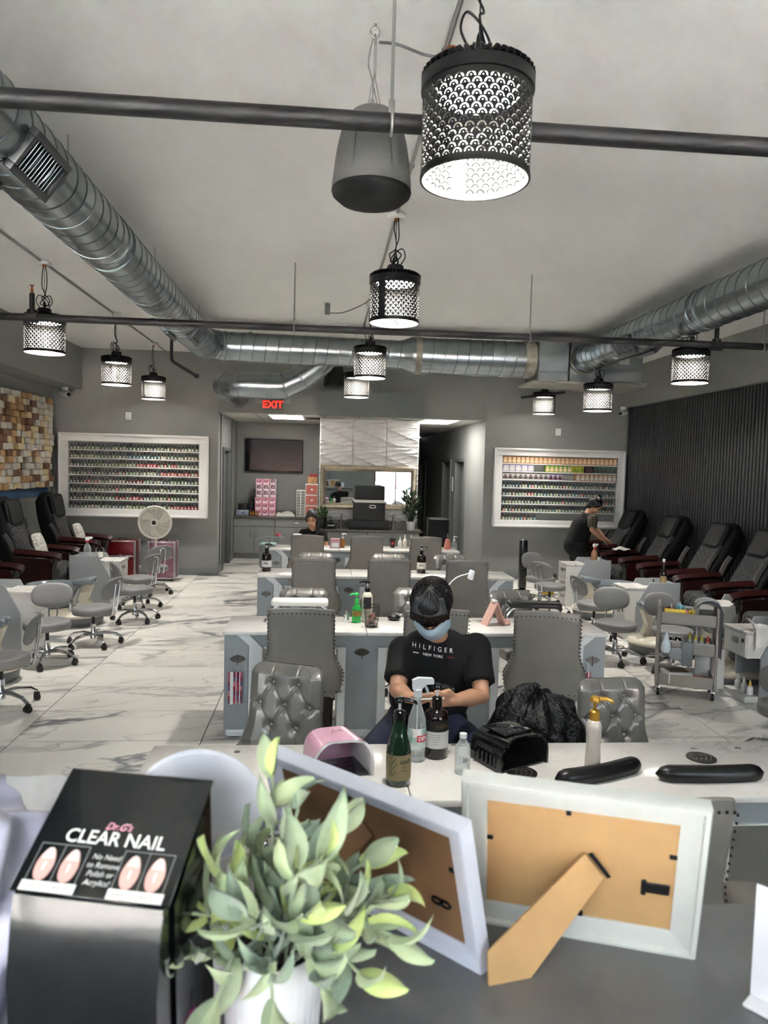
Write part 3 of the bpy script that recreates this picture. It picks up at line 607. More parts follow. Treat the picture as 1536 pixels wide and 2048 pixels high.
# ================================================================== MANICURE TABLES
m_tgrey = mat('grey laminate', (142,149,152), 0.42)
m_twhite = mat('white laminate', (214,217,218), 0.35)
m_nick = mat('brushed nickel', (150,148,144), 0.35, 0.9)
TXC = 0.705
def make_table():
    t = thing('manicure_table', 'x', 'table')
    a, b = -1.335, 1.335; sp = -0.365
    MB().rb(a, sp-0.001, 0, 0.52, 0.722, 0.75, 0.008, 2).build('table_top', m_quartz, t); MB().rb(sp+0.001, b, 0, 0.52, 0.722, 0.75, 0.008, 2).build('table_top', m_quartz, t)
    MB().bb(a+0.03, b-0.03, 0.03, 0.07, 0.637, 0.722).bb(a+0.03, b-0.03, 0.45, 0.48, 0.637, 0.722).build('apron', m_tgrey, t)
    for s in (-1, 1):
        # end pedestal: grey body with the white cranked leg on its inner side
        f = lambda x: s*x
        p = MB().prism([(f(1.325),0.055),(f(1.325),0.722),(f(1.245-0.0),0.722),(f(1.165),0.655),(f(1.165),0.055)][::s], 0.035, 0.47, 'y').build('pedestal', m_tgrey, t)
        MB().prism([(f(1.243),0.721),(f(1.16),0.652),(f(1.16),0.05),(f(1.07),0.05),(f(1.07),0.632),(f(1.155),0.721)], 0.015, 0.49, 'y').build('leg_panel', m_twhite, p)
        MB().rb(min(f(1.315),f(1.07)), max(f(1.315),f(1.07)), 0.03, 0.49, 0, 0.056, 0.02, 2).build('plinth', m_twhite, p)
        emblem(f(1.235), 0.033, 0.55, p)
        q = MB().bb(min(f(0.285),f(0.505)), max(f(0.285),f(0.505)), 0.04, 0.47, 0.05, 0.637).build('pedestal', m_tgrey, t)
        for x in (0.257, 0.533): MB().rb(f(x)-0.028, f(x)+0.028, 0.015, 0.49, 0.0, 0.637, 0.004, 1).build('leg_panel', m_twhite, q)
        MB().bb(min(f(0.285),f(0.505)), max(f(0.285),f(0.505)), 0.03, 0.475, 0, 0.05).build('plinth', m_twhite, q)
        emblem(f(0.395), 0.036, 0.60, q)
        for w in ((0.56, 1.06),): MB().bb(min(f(w[0]),f(w[1])), max(f(w[0]),f(w[1])), 0.02, 0.48, 0.629, 0.637).build('lip', m_twhite, t)
        g = MB(); g.tube([(f(0.985)+0.028*math.cos(k), 0.028, 0.685+0.02*math.sin(k)) for k in [2*PI*i/18 for i in range(18)]], 0.004, 6, closed=True); g.bb(f(0.985)-0.02, f(0.985)+0.02, 0.026, 0.03, 0.675, 0.695).build('vent_plate', m_nick, t)
    MB().bb(-0.285, 0.285, 0.02, 0.48, 0.629, 0.637).build('lip', m_twhite, t)
    for x in (-1.0, -0.25, 0.86, 1.05): MB().lathe([(0.0,0.752),(0.012,0.752),(0.013,0.749)], 12, (x, 0.44, 0)).build('grommet', m_nick, t)
    return t
def emblem(x, y, z, parent):
    e = MB(); n = 20
    e.prism([(x+0.052*math.cos(k)*(1 if abs(math.cos(k)) < 2 else 1), z+0.026*math.sin(k)*(1-0.25*abs(math.cos(k)))) for k in [2*PI*i/n for i in range(n)]], y-0.005, y+0.004, 'y')
    e.bb(x-0.003, x+0.003, y-0.012, y-0.004, z-0.04, z+0.03); return e.build('emblem', mat('dark nickel', (98,95,90), 0.35, 0.85), parent)
TY1, TY2, TY3, TY4 = 2.42, 4.96, 7.5, 9.88
tab0 = make_table(); tab0.location = (TXC, TY2, 0); tab0.scale = (1.02,1,1); tab0['label'] = 'white topped grey manicure table directly behind the seated man'; tab0['group'] = 'manicure tables'
copy_tree(tab0, (TXC, TY1, 0), 0, 'white topped grey manicure table nearest the front counter', 'manicure tables')
copy_tree(tab0, (TXC, TY3, 0), 0, 'white topped grey manicure table, third from the front counter', 'manicure tables')
copy_tree(tab0, (TXC-0.09, TY4, 0), 0, 'white topped grey manicure table farthest from the front counter', 'manicure tables', scale=(0.985,1,1))

# ================================================================== CHAIRS AND STOOLS
m_leath = mat('grey leather', (126,122,116), 0.36, noise=(6, 0.07), bump=(220, 0.10))
m_silver = mat('silver leather', (146,143,138), 0.27, 0.5, noise=(5, 0.08), bump=(180, 0.08))
m_nail = mat('nailhead', (70,64,56), 0.3, 0.9)
m_legwood = mat('dark wood leg', (34,27,24), 0.35)
def make_shell_chair():
    """client chair with a curved shell back, its back towards -Y"""
    t = thing('client_chair', 'x', 'chair')
    S = lambda z: 0.232+0.085*max(0.0, min(1.0, (0.70-z)/0.16))**1.5-0.03*max(0.0, (0.50-z)/0.1)
    def P(s, z):        # point of the outer surface at arc length s and height z
        fl = 0.165; R_ = 0.15; a = abs(s); sg = 1 if s >= 0 else -1
        if a <= fl: x, y = a, 0.02*(a/fl)**2
        else:
            th = (a-fl)/R_; x, y = fl+R_*math.sin(th)*0.95, 0.02+R_*(1-math.cos(th))
        lean = -0.09*(z-0.45)/0.55
        return V((sg*x, -0.235+y+lean, z))
    def ztop(k): return 0.985-0.018*(2*k-1)**2
    b = MB(); nu, nv = 24, 20; th = 0.05
    def fn(u, v):
        # closed loop: outer from -S to S, then inner back
        q = u*2
        k = q if q < 1 else 2-q
        zt = ztop(k); z = 0.40+(zt-0.40)*v; s = (2*k-1)*S(z)
        e = min(1.0, min(k, 1-k)*12, (1-v)*14+0.12, v*14+0.12)
        o = P(s, z); i = P(s*0.985, z)+V((-0.25*o.x*0.25, th, 0)); mid = (o+i)/2
        p = o if q < 1 else i
        return mid+(p-mid)*(0.25+0.75*math.sqrt(max(0, e)))
    b.grid(fn, nu*2, nv, cu=True)
    n = nu*2; b.f.append(tuple(range(n))[::-1]); b.m.append(0); b.f.append(tuple(nv*n+i for i in range(n))); b.m.append(0)
    sh = b.build('back_shell', m_leath, t, angle=60)
    nl = MB(); pts = []
    for k in range(15):
        u = 0.04+0.92*k/14; z = ztop(u)-0.03; pts.append(((2*u-1)*(S(z)-0.012), z))
    for k in range(1, 20):
        z = 0.955-0.50*k/19
        for sg in (-1, 1): pts.append((sg*(S(z)-0.014), z))
    for k in range(13):
        u = 0.08+0.84*k/12; pts.append(((2*u-1)*(S(0.42)-0.01), 0.415))
    for s, z in pts: p = P(s, z); nl.sph((p.x, p.y-0.001, p.z), (0.0052,0.004,0.0052), 6, 4)
    tag(nl.build('nailhead_trim', m_nail, sh), kind='stuff')
    MB().tube([P((2*k/20-1)*S(0.4), 0.402)+V((0,0.02,0)) for k in range(21)], 0.008, 6).build('piping', m_leath, sh)
    MB().rb(-0.23, 0.23, -0.21, 0.24, 0.36, 0.49, 0.04, 3).build('seat', m_leath, t)
    for sx in (-1, 1):
        for sy, lean in ((-0.19, -0.05), (0.19, 0.0)):
            MB().tube([(sx*0.17, sy, 0.38), (sx*0.175, sy+lean, 0.0)], [0.034, 0.021], 4).build('leg', m_legwood, t)
    return t
def make_tufted_chair():
    """technician chair with a buttoned back that faces -Y"""
    t = thing('tufted_chair', 'x', 'chair')
    Z0, Z1 = 0.43, 0.86
    B = [(-0.068,0.77),(0.068,0.77),(-0.135,0.665),(0,0.665),(0.135,0.665),(-0.068,0.56),(0.068,0.56)]
    segs = [(B[0],B[2]),(B[0],B[3]),(B[1],B[3]),(B[1],B[4]),(B[2],B[5]),(B[3],B[5]),(B[3],B[6]),(B[4],B[6]),(B[0],(-0.068,0.88)),(B[1],(0.068,0.88)),(B[2],(-0.24,0.66)),(B[4],(0.24,0.66)),(B[5],(-0.075,0.42)),(B[6],(0.075,0.42))]
    hw = lambda z: 0.198+0.05*max(0, (0.62-z)/0.19)**1.6-0.045*max(0, (z-0.80)/0.06)**2.2
    def dseg(p, a, b):
        ax, az = b[0]-a[0], b[1]-a[1]; l = ax*ax+az*az; k = max(0, min(1, ((p[0]-a[0])*ax+(p[1]-a[1])*az)/l)); return math.hypot(p[0]-a[0]-k*ax, p[1]-a[1]-k*az)
    def fy(x, z, e):
        h = 0.055*e
        h -= 0.026*max(math.exp(-((x-b[0])**2+(z-b[1])**2)/0.024**2) for b in B)
        h -= 0.008*max(math.exp(-(dseg((x,z), *s)/0.0045)**2) for s in segs)
        return h
    def base(x, z): return 0.245+0.10*(z-0.45)-0.9*max(0, abs(x)-0.10)**2*2
    nu, nv = 84, 80; f = MB()
    def front(u, v):
        z = Z0+(Z1-Z0)*v; x = (2*u-1)*hw(z); e = min(1, min(u,1-u)*7)**0.5*min(1, (1-v)*9)**0.5*min(1, v*9+0.2)**0.5
        return (x, base(x,z)-fy(x,z,e), z)
    f.grid(front, nu, nv)
    f.grid(lambda u, v: (lambda z: ((2*u-1)*hw(z), base((2*u-1)*hw(z),z)+0.045*(1-abs(2*u-1)**6)*min(1,(1-v)*9+0.05)**0.5, z))(Z0+(Z1-Z0)*v), nu, nv)
    bk = f.build('backrest', m_silver, t, angle=75, fix=False)
    bt = MB().sph((0,0,0), (0.0135,0.010,0.0135), 12, 8).mesh('button', m_silver)
    for b in B: ob('button', bt, bk, (b[0], base(*b)-fy(b[0],b[1],1)-0.007, b[1]))
    MB().rb(-0.225, 0.225, -0.20, 0.25, 0.38, 0.48, 0.035, 3).build('seat', m_silver, t)
    star_base(t, 0.37, 0.26)
    return t
def star_base(t, ztop, r, n=5, rot=0.3):
    MB().cyl((0,0,0.18),(0,0,ztop),0.017,n=12).build('gas_column', m_black, t)
    MB().lathe([(0.032,0.07),(0.032,0.10),(0.026,0.11),(0.026,0.22),(0.02,0.225)], 16).build('column_sleeve', m_chrome, t)
    lm = MB().tube([(0.02,0,0.115),(r*0.4,0,0.125),(r*0.8,0,0.105),(r,0,0.07)], [0.017,0.017,0.014,0.012], 8).mesh('leg', m_chrome)
    cm = MB().cyl((0,-0.022,0.026),(0,0.022,0.026),0.026,n=14).rb(-0.024,0.02,-0.012,0.012,0.02,0.065,0.008).cyl((0,0,0.05),(0,0,0.075),0.006,n=6).mesh('caster', m_black)
    for k in range(n):
        l = ob('leg', lm, t, None, (0,0,rot+2*PI*k/n)); ob('caster', cm, l, (r,0,0), (0,0,0.7+k*1.3))
m_stool = mat('grey vinyl', (120,119,118), 0.5, bump=(150, 0.06))
def make_stool():
    """pedicure stool, its backrest at -Y"""
    t = thing('pedicure_stool', 'x', 'stool')
    pr = [(0.0,0.325),(0.17,0.325),(0.198,0.33),(0.205,0.345),(0.205,0.375),(0.199,0.395),(0.18,0.403),(0.10,0.408),(0.0,0.409)]
    MB().lathe(pr, 36).build('seat', m_stool, t, angle=60); star_base(t, 0.33, 0.27)
    b = MB()
    def fn(u, v):
        th = 2*PI*u; ph = PI*v; c, s = math.cos(th), math.sin(th); q = math.sin(ph)
        x = 0.185*q*(abs(c)**0.75)*(1 if c > 0 else -1); z = 0.115*q*(abs(s)**0.75)*(1 if s > 0 else -1)
        y = -0.030*math.cos(ph)*1.0
        return (x, -0.235-0.03*(z/0.115)+y+0.9*x*x, 0.60+z)
    b.grid(fn, 32, 12, cu=True).build('backrest', m_stool, t, angle=60)
    for s in (-1, 1): MB().tube(bez([(s*0.035,-0.05,0.318),(s*0.035,-0.2,0.318),(s*0.035,-0.235,0.36),(s*0.04,-0.258,0.52),(s*0.04,-0.272,0.64)], 5), 0.0075, 8).build('back_rod', m_chrome, t)
    MB().tube([(0.04*math.cos(k),-0.272-0.004,0.64+0.04*math.sin(k)) for k in [PI*j/8 for j in range(9)]], 0.0075, 8).build('back_loop', m_chrome, t)
    return t
CC = make_shell_chair(); TC = make_tufted_chair(); ST = make_stool(); used = {}
def place(proto, x, y, rz, label, group, s=None):
    if id(proto) not in used:
        used[id(proto)] = 1; o = proto; o.location = (x,y,0); o.rotation_euler = (0,0,rz); o['label'] = label; o['group'] = group
        if s: o.scale = (s,)*3
        return o
    return copy_tree(proto, (x,y,0), rz, label, group, scale=s)
g = 'grey client chairs with nailhead backs'; R_ = math.radians
place(CC, -0.10, 4.90, R_(-3), 'grey nailhead client chair at left of the table behind the man', g)
place(CC, 0.75, 4.90, R_(4), 'grey nailhead client chair half hidden behind the seated man', g)
place(CC, 1.56, 4.85, R_(-14), 'grey nailhead client chair at right of the table behind the man', g)
place(CC, -0.05, 7.42, R_(-3), 'grey nailhead client chair at left of the third table', g)
place(CC, 0.69, 7.42, R_(0), 'grey nailhead client chair at the middle of the third table', g)
place(CC, 1.48, 7.42, R_(0), 'grey nailhead client chair at right of the third table', g)
place(CC, -0.16, 9.80, R_(-3), 'grey nailhead client chair at left of the farthest table, before the seated woman', g)
place(CC, 0.61, 9.80, R_(0), 'grey nailhead client chair at the middle of the farthest table', g)
place(CC, 1.39, 9.80, R_(2), 'grey nailhead client chair at right of the farthest table', g)
place(CC, 0.98, 2.20, R_(3), 'grey nailhead client chair mostly hidden behind the white photo frame', g)
place(CC, 1.62, 2.10, R_(-8), 'grey nailhead client chair at the right edge, beside the front counter', g)
g = 'silver tufted chairs'
place(TC, -0.255, 3.42, R_(-22), 'silver tufted chair turned sideways at left of the front table', g, 1.02)
place(TC, 1.55, 3.35, R_(6), 'silver tufted chair at the right end of the front table', g, 0.96)
place(TC, -0.13, 5.72, R_(0), 'silver tufted chair behind the white arm rest cushion', g)
place(TC, 0.80, 5.78, R_(-4), 'silver tufted chair behind the seated man, far side of his table', g)
place(TC, 1.66, 5.72, R_(10), 'silver tufted chair behind the black arm rest cushion', g)
place(TC, -0.07, 8.18, R_(-3), 'silver tufted chair at left behind the third table', g)
place(TC, 0.81, 8.18, R_(3), 'silver tufted chair at the middle behind the third table', g)
place(TC, 1.55, 8.18, R_(6), 'silver tufted chair at right behind the third table', g)
g = 'grey pedicure stools'
place(ST, -2.39, 5.62, R_(100), 'grey pedicure stool cut off by the left edge of the picture', g)
place(ST, -2.50, 6.85, R_(188), 'grey pedicure stool with its oval backrest facing the camera, far left', g)
place(ST, -2.30, 7.55, R_(75), 'grey pedicure stool without visible backrest beside the left foot basin', g)
place(ST, -2.18, 8.72, R_(-62), 'grey pedicure stool with its backrest turned left, before the left cabinet', g)
place(ST, -2.33, 9.52, R_(62), 'grey pedicure stool with backrest to the right, beside the left cabinet', g)
place(ST, -2.38, 10.55, R_(40), 'grey pedicure stool in front of the pink trolley case and fan', g)
place(ST, 3.12, 10.0, R_(-160), 'grey pedicure stool beside the black tower fan', g)
place(ST, 3.05, 9.35, R_(-52), 'grey pedicure stool with chrome back loop in front of the right white cabinet', g)
place(ST, 3.16, 8.05, R_(-80), 'grey pedicure stool with backrest to the left, at the right basin', g)
place(ST, 2.98, 7.0, R_(172), 'grey pedicure stool left of the wheeled trolley', g)
place(ST, 3.43, 6.70, R_(192), 'grey pedicure stool just behind the wheeled trolley', g)
place(ST, 3.12, 4.45, R_(-38), 'grey pedicure stool with chrome back loop at the right edge', g)

# ================================================================== FRONT COUNTER
CZ = 1.15
m_ctop = mat('grey counter top', (116,116,117), 0.45, noise=(2.5, 0.06, (104,104,105)), stretch=(0.6,3,1), bump=(30,0.05))
t = thing('reception_counter', 'grey topped reception counter in the foreground', 'counter')
MB().prism([(-1.6,0.05),(1.6,0.05),(1.6,1.17),(0.16,1.17),(0.05,1.37),(-1.6,1.37)], CZ-0.04, CZ, 'z').build('counter_top', m_ctop, t)
MB().prism([(-1.55,0.1),(1.55,0.1),(1.55,1.12),(0.14,1.12),(0.03,1.32),(-1.55,1.32)], 0, CZ-0.04, 'z').build('counter_body', m_tgrey, t)

# photo frames seen from behind
m_mdf = mat('mdf board', (198,158,106), 0.8, noise=(10, 0.10), bump=(60,0.04))
m_mdf2 = mat('brown hardboard', (132,98,66), 0.75, noise=(8, 0.18))
m_fr = mat('white picture frame', (208,210,203), 0.4, noise=(5,0.03)); m_fr2 = mat('cool white picture frame', (216,220,232), 0.35)
def frame(name, label, b0, b1, h, tilt, mf, mb, bw, easel):
    d = V(b1)-V(b0); w = d.length; t = thing(name, label, 'photo frame', b0, math.atan2(d.y, d.x))
    R0_ = Matrix.Rotation(tilt, 4, 'X'); 
    def part(mb_, nm, m, par=t):
        mb2 = MB(); mb2.v = [tuple(R0_ @ V(p)) for p in mb_.v]; mb2.f = mb_.f; mb2.m = mb_.m; return mb2.build(nm, m, par)
    def rail(a, b, c, d_, nm='rail'):
        # a mitred rail: outer edge a-b, inner edge c-d (x,z); raised lip on the outer edge
        m = MB(); th = 0.022
        def pt(o, i, k): return (o[0]+(i[0]-o[0])*k, o[1]+(i[1]-o[1])*k)
        prof = [(0.0,0.004),(0.0,-0.012),(0.06,-0.016),(0.22,-0.016),(0.28,-0.009),(0.9,-0.006),(1.0,-0.004),(1.0,0.012),(0.0,0.012)]
        vs = []
        for o, i in ((a, d_), (b, c)):
            for k, y in prof: p = pt(o, i, k); vs.append((p[0], y, p[1]))
        n = len(prof); fs = [(q, (q+1) % n, n+(q+1) % n, n+q) for q in range(n)]+[tuple(range(n)), tuple(range(n, 2*n))[::-1]]
        m.add(vs, fs); return part(m, nm, mf)
    o = [(0,0),(w,0),(w,h),(0,h)]; i = [(bw,bw),(w-bw,bw),(w-bw,h-bw),(bw,h-bw)]
    for k in range(4): rail(o[k], o[(k+1) % 4], i[(k+1) % 4], i[k])
    bk = part(MB().bb(bw-0.004, w-bw+0.004, -0.001, 0.004, bw-0.004, h-bw+0.004), 'back_board', mb)
    tabs = [(w*0.45, h-bw-0.004), (w*0.52, bw+0.004)]
    for x, z in tabs: part(MB().rb(x-0.004, x+0.004, -0.004, -0.001, z-0.006, z+0.006, 0.001, 1), 'metal_tab', m_black, bk)
    for z in (h*0.60, h*0.64): part(MB().rb(bw-0.002 if z < h*0.62 else w-bw-0.011, bw+0.010 if z < h*0.62 else w-bw+0.002, -0.004, -0.001, z-0.004, z+0.004, 0.001, 1), 'metal_tab', m_black, bk)
    return t, part, bk, w
t, part, bk, w = frame('photo_frame', 'white wooden photo frame seen from behind with a tan easel leg', G(925,1827,CZ), G(1389,1907,CZ), 0.278, 0.24, m_fr, m_mdf, 0.040, True)
part(MB().rb(w-0.085, w-0.046, -0.004, -0.001, 0.105, 0.125, 0.002, 1).rb(w-0.088, w-0.08, -0.005, -0.001, 0.10, 0.13, 0.002, 1), 'hanger_plate', m_black, bk)
# easel leg from the back board down to the counter
inv = t.matrix_basis.inverted() if False else (Matrix.Translation(t.location) @ RZ(t.rotation_euler.z)).inverted()
q0 = inv @ G(978,1972,CZ); q1 = inv @ G(1062,1956,CZ)
Rt = Matrix.Rotation(0.24, 4, 'X'); hp = Rt @ V((0.192, -0.010, 0.168)); hq = Rt @ V((0.222, -0.010, 0.128))
wd_ = (hq-hp).normalized()
def slab(pts, th, nm, m, par):
    pts = [V(p) for p in pts]; nn = (pts[1]-pts[0]).cross(pts[2]-pts[0]).normalized()*th; k = len(pts); mb = MB()
    mb.add(pts+[p+nn for p in pts], [tuple(range(k))[::-1], tuple(range(k, 2*k))]+[(i, (i+1) % k, k+(i+1) % k, k+i) for i in range(k)]); return mb.build(nm, m, par)
mid = inv @ W(975, 1895, 1.0)
e = slab([hp, hq, q1, q0, q0+V((-0.004, 0.008, 0.045))], 0.004, 'easel_leg', m_mdf, t)
slab([hp+V((0.004,-0.003,0.002)), hq+V((0.004,-0.003,0.002)), hq+V((0.010,-0.001,0.004)), hp+V((0.010,-0.001,0.004))], 0.002, 'easel_hinge', m_black, e)
t, part, bk, w = frame('photo_frame', 'cool white photo frame with brown back, angled behind the potted plant', G(588,1733,CZ), G(975,1940,CZ), 0.262, 0.28, m_fr2, m_mdf2, 0.032, False)
hk = MB()
for s in (0, 1): hk.tube([(w-0.075+0.010*math.cos(k)+0.015*s, -0.004, 0.095+0.006*math.sin(k)) for k in [2*PI*j/10 for j in range(10)]], 0.0018, 5, closed=True)
part(hk, 'wire_hanger', m_black, bk)
slab([Rt @ V(p) for p in ((0.20,-0.012,0.20),(0.232,-0.012,0.17))]+[V((0.13,-0.135,0.0)), V((0.095,-0.135,0.0))], 0.004, 'easel_leg', m_mdf2, t)

# display box
a = W(20,1780,0.80); b = W(335,1815,0.76); zc_ = (a.z+b.z)/2-CZ
t = thing('display_box', 'glossy black nail treatment display box with pink nail pictures', 'display box', (a.x, a.y, CZ), math.atan2(b.y-a.y, b.x-a.x))
m_gloss = mat('glossy black card', (17,18,20), 0.16, coat=0.3); m_red = mat('print red', (214,150,168), 0.5); m_wprint = mat('print white', (232,230,226), 0.5)
WB = 0.1815; LD, LZ = 0.126, 0.085
body = MB()
prof = [(0.0,0.0),(-0.012,0.10),(-0.014,0.18),(-0.006,0.245),(0.0,zc_-0.004),(LD-0.02,zc_+LZ-0.03),(LD-0.01,0.0)]
body.prism(prof, 0.004, WB-0.004, 'x').build('carton', m_gloss, t)
for x in (0.0, WB-0.0025): MB().prism([(0.035,0.02),(0.02,zc_-0.01),(LD-0.004,zc_+LZ-0.012),(LD+0.02,0.02)], x, x+0.0025, 'x').build('side_flap', m_gloss, t)
sl = math.hypot(LD, LZ); ML = T(0, 0, zc_) @ Matrix.Rotation(math.atan2(LZ, LD), 4, 'X')
def lid(mb_): mb2 = MB(); mb2.v = [tuple(ML @ V(p)) for p in mb_.v]; mb2.f = mb_.f; mb2.m = mb_.m; return mb2
l = lid(MB().rb(-0.002, WB+0.002, 0, sl, -0.003, 0.0, 0.001, 1)).build('lid', m_gloss, t)
eul = (T(t.location) @ RZ(t.rotation_euler.z) @ ML)
def ltext(s, x, y, size, m, **k):
    me = text_mesh(s, size, 'lettering', m, **k); me.transform(ML @ T(x, y, 0.0006)); return ob('lettering', me, l)
ltext('CLEAR NAIL', 0.094, 0.066, 0.0225, m_wprint, offset=0.0004); ltext('Dr.G\'s', 0.092, 0.081, 0.012, m_red, shear=0.35, offset=0.0003)
for i, s in enumerate(('No Need', 'to Remove', 'Polish or', 'Acrylics!')): ltext(s, 0.093, 0.045-0.0095*i, 0.0088, m_wprint, shear=0.2)
m_pk = mat('print nail pink', (222,172,164), 0.5); m_pk2 = mat('print nail tip', (232,206,200), 0.5); m_line = mat('print grey line', (150,152,152), 0.5); m_dk = mat('print dark ink', (70,66,64), 0.6)
for x0 in (0.010, 0.112):
    f = MB()
    for u in (x0, x0+0.0295, x0+0.059): f.bb(u, u+0.0007, 0.010, 0.055, 0.0004, 0.0007)
    f.bb(x0, x0+0.0597, 0.0545, 0.0552, 0.0004, 0.0007); lid(f).build('picture_border', m_line, l)
    for u in (x0+0.015, x0+0.0445):
        n = [(u+0.0105*math.copysign(abs(math.cos(k))**0.8, math.cos(k))*(1-0.25*(math.sin(k) > 0)*math.sin(k)), 0.013+0.0375*(0.5+0.5*math.sin(k))) for k in [2*PI*j/20 for j in range(20)]]
        lid(MB().prism(n, 0.0002, 0.0007, 'z')).build('nail_picture', m_pk, l)
        lid(MB().prism([(u+(p-u)*0.86, q) for p, q in n if q > 0.036]+[(u-0.005,0.034),(u+0.005,0.034)][::-1][:0], 0.0002, 0.0009, 'z')).build('nail_tip', m_pk2, l)
        lid(MB().rb(u-0.0014, u+0.0010, 0.024, 0.034, 0.0003, 0.001, 0.0006, 1)).build('nail_shine', m_wprint, l)
    lid(MB().bb(x0-0.002, x0+0.062, 0.0015, 0.0125, 0.0003, 0.0008)).build('caption_strip', m_wprint, l)
    for u, s in ((x0+0.0145, 'UNHEALTHY' if x0 > 0.1 else 'DAMAGED'), (x0+0.045, 'HEALTHY')):
        me = text_mesh(s, 0.0052, 'lettering', m_dk); me.transform(ML @ T(u, 0.0068, 0.001)); ob('lettering', me, l)
# small magenta bottle beside it
p = G(352, 2040, CZ); p = W(356, 1975, 0.80)
t = thing('nail_glue_tube', 'magenta tube standing beside the black display box', 'tube', (p.x, 0.83, CZ))
MB().lathe([(0.0,0),(0.017,0),(0.018,0.005),(0.018,0.10),(0.012,0.11),(0.0,0.11)], 18).build('tube_body', mat('magenta plastic', (120,18,84), 0.35), t)
MB().lathe([(0.011,0.108),(0.011,0.135),(0.0,0.137)], 14).build('cap', m_black, t)
# round white mirror behind the box
t = thing('round_mirror', 'round white stand mirror seen from behind, behind the black display box', 'mirror', (-0.165, 1.03, CZ))
md = MB().lathe([(0.0,0.012),(0.075,0.011),(0.090,0.006),(0.093,0.0),(0.090,-0.006),(0.0,-0.006)], 44)
md.v = [tuple(T(0,0,0.255) @ Matrix.Rotation(math.radians(100), 4, 'X') @ V(p)) for p in md.v]; md.build('disc', mat('cool white plastic', (240,241,250), 0.35), t)
MB().lathe([(0.0,0.0),(0.07,0.0),(0.07,0.008),(0.012,0.014),(0.010,0.17),(0.0,0.17)], 24).build('stand', mat('cool white plastic', (240,241,250), 0.35), t)
# wrapped white packs at the left
t = thing('paper_towel_pack', 'white plastic wrapped paper pack at the left edge of the counter', 'pack', (-0.62, 1.17, CZ), 0.05)
MB().rb(-0.2, 0.2, -0.09, 0.11, 0, 0.20, 0.02, 3).build('wrapped_stack', mat('white paper', (226,228,232), 0.6), t)
t = thing('plastic_bag', 'crumpled lilac plastic bag at the left edge beside the display box', 'bag', (-0.475, 0.97, CZ))
rn = random.Random(5); bg = MB()
def bagf(u, v):
    th = 2*PI*u; z = 0.295*v; r = (0.115-0.03*v)*(1 if v < 0.97 else 0.3)
    w_ = 0.014*math.sin(5*th+7*v)+0.010*math.sin(9*th-13*v)+0.008*math.sin(17*v+3*th)
    return ((r+w_)*math.cos(th)*1.15, (r+w_)*math.sin(th), z+0.012*math.sin(4*th+3)*v)
bg.grid(bagf, 60, 36, cu=True); bg.build('bag_film', mat('lilac film', (206,208,232), 0.22, coat=0.5, bump=(14,0.4)), t, angle=80)
# white card at the right edge
t = thing('price_card', 'edge of a white card standing on the counter at the right border', 'card', G(1500,1993,CZ), math.radians(-52))
MB().rb(0, 0.2, -0.002, 0.002, 0, 0.17, 0.001, 1).build('card_sheet', mat('white card', (236,236,240), 0.4), t)
MB().rb(0, 0.2, -0.03, 0.03, 0, 0.006, 0.002, 1).build('card_foot', mat('white card', (236,236,240), 0.4), t)

# potted plant
PO = V((-0.048, 0.88, CZ))
t = thing('potted_plant', 'artificial pale green plant in a white ribbed pot', 'plant', PO)
n = 72; pot = MB(); pp = [(0.052,0.0,1),(0.056,0.03,1),(0.060,0.085,1),(0.061,0.09,0),(0.0645,0.155,0),(0.062,0.158,0),(0.057,0.155,0),(0.054,0.12,0),(0.0,0.115,0)]
pot.grid(lambda u, v: (lambda p: ((p[0]+0.0012*p[2]*math.cos(36*2*PI*u))*math.cos(2*PI*u), (p[0]+0.0012*p[2]*math.cos(36*2*PI*u))*math.sin(2*PI*u), p[1]))(pp[round(v*8)]), 144, 8, cu=True); pot.build('pot', mat('white ceramic', (228,229,230), 0.45), t, angle=50)
MB().lathe([(0.0,0.14),(0.056,0.138),(0.056,0.125)], 24).build('soil', mat('dark moss', (44,40,32), 0.95, bump=(80,0.8)), t)
lf = []
m_lf = []
for nm, c1, c2 in (('sage leaf', (176,190,156), (150,168,136)), ('pale leaf', (200,212,170), (172,190,146)), ('bright leaf', (204,216,140), (176,198,120)), ('grey leaf', (150,166,142), (124,142,122))):
    m = mat(nm, c1, 0.75, noise=(25, 0.1, c2), sheen=0.4); m_lf.append(m)
def leaf_mesh(m, L, wd, curl, cup):
    b = MB()
    def fn(u, v, s=0):
        w_ = wd*math.sin(PI*min(1, v*0.93+0.05))**0.75*(1-0.25*v); x = (2*u-1)*w_
        z = L*v*math.cos(curl*v); y = L*v*math.sin(curl*v)
        return (x, y-cup*abs(2*u-1)**1.6*wd+(0.0012 if s else 0), z)
    b.grid(fn, 6, 9).grid(lambda u, v: fn(u, v, 1), 6, 9); return b.mesh('leaf', m, 80, fix=False)
for m in m_lf:
    for L, wd, cu, cp in ((0.062,0.0125,0.5,0.5),(0.052,0.014,0.2,0.4),(0.045,0.009,0.8,0.7)): lf.append(leaf_mesh(m, L, wd, cu, cp))
rn = random.Random(11)
tips = [(545,1512,0.92,8),(600,1580,0.90,8),(690,1625,0.86,9),(650,1680,0.80,8),(795,1765,0.86,9),(800,1850,0.84,8),(730,1930,0.80,7),(430,1710,0.84,9),(355,1800,0.82,8),(350,1900,0.80,7),(425,1985,0.77,7),(545,1985,0.77,7),(655,1965,0.79,8),(590,1700,0.80,9),(500,1660,0.90,8),(735,1700,0.90,8),(480,1800,0.78,7),(620,1800,0.78,8),(700,1790,0.80,7)]
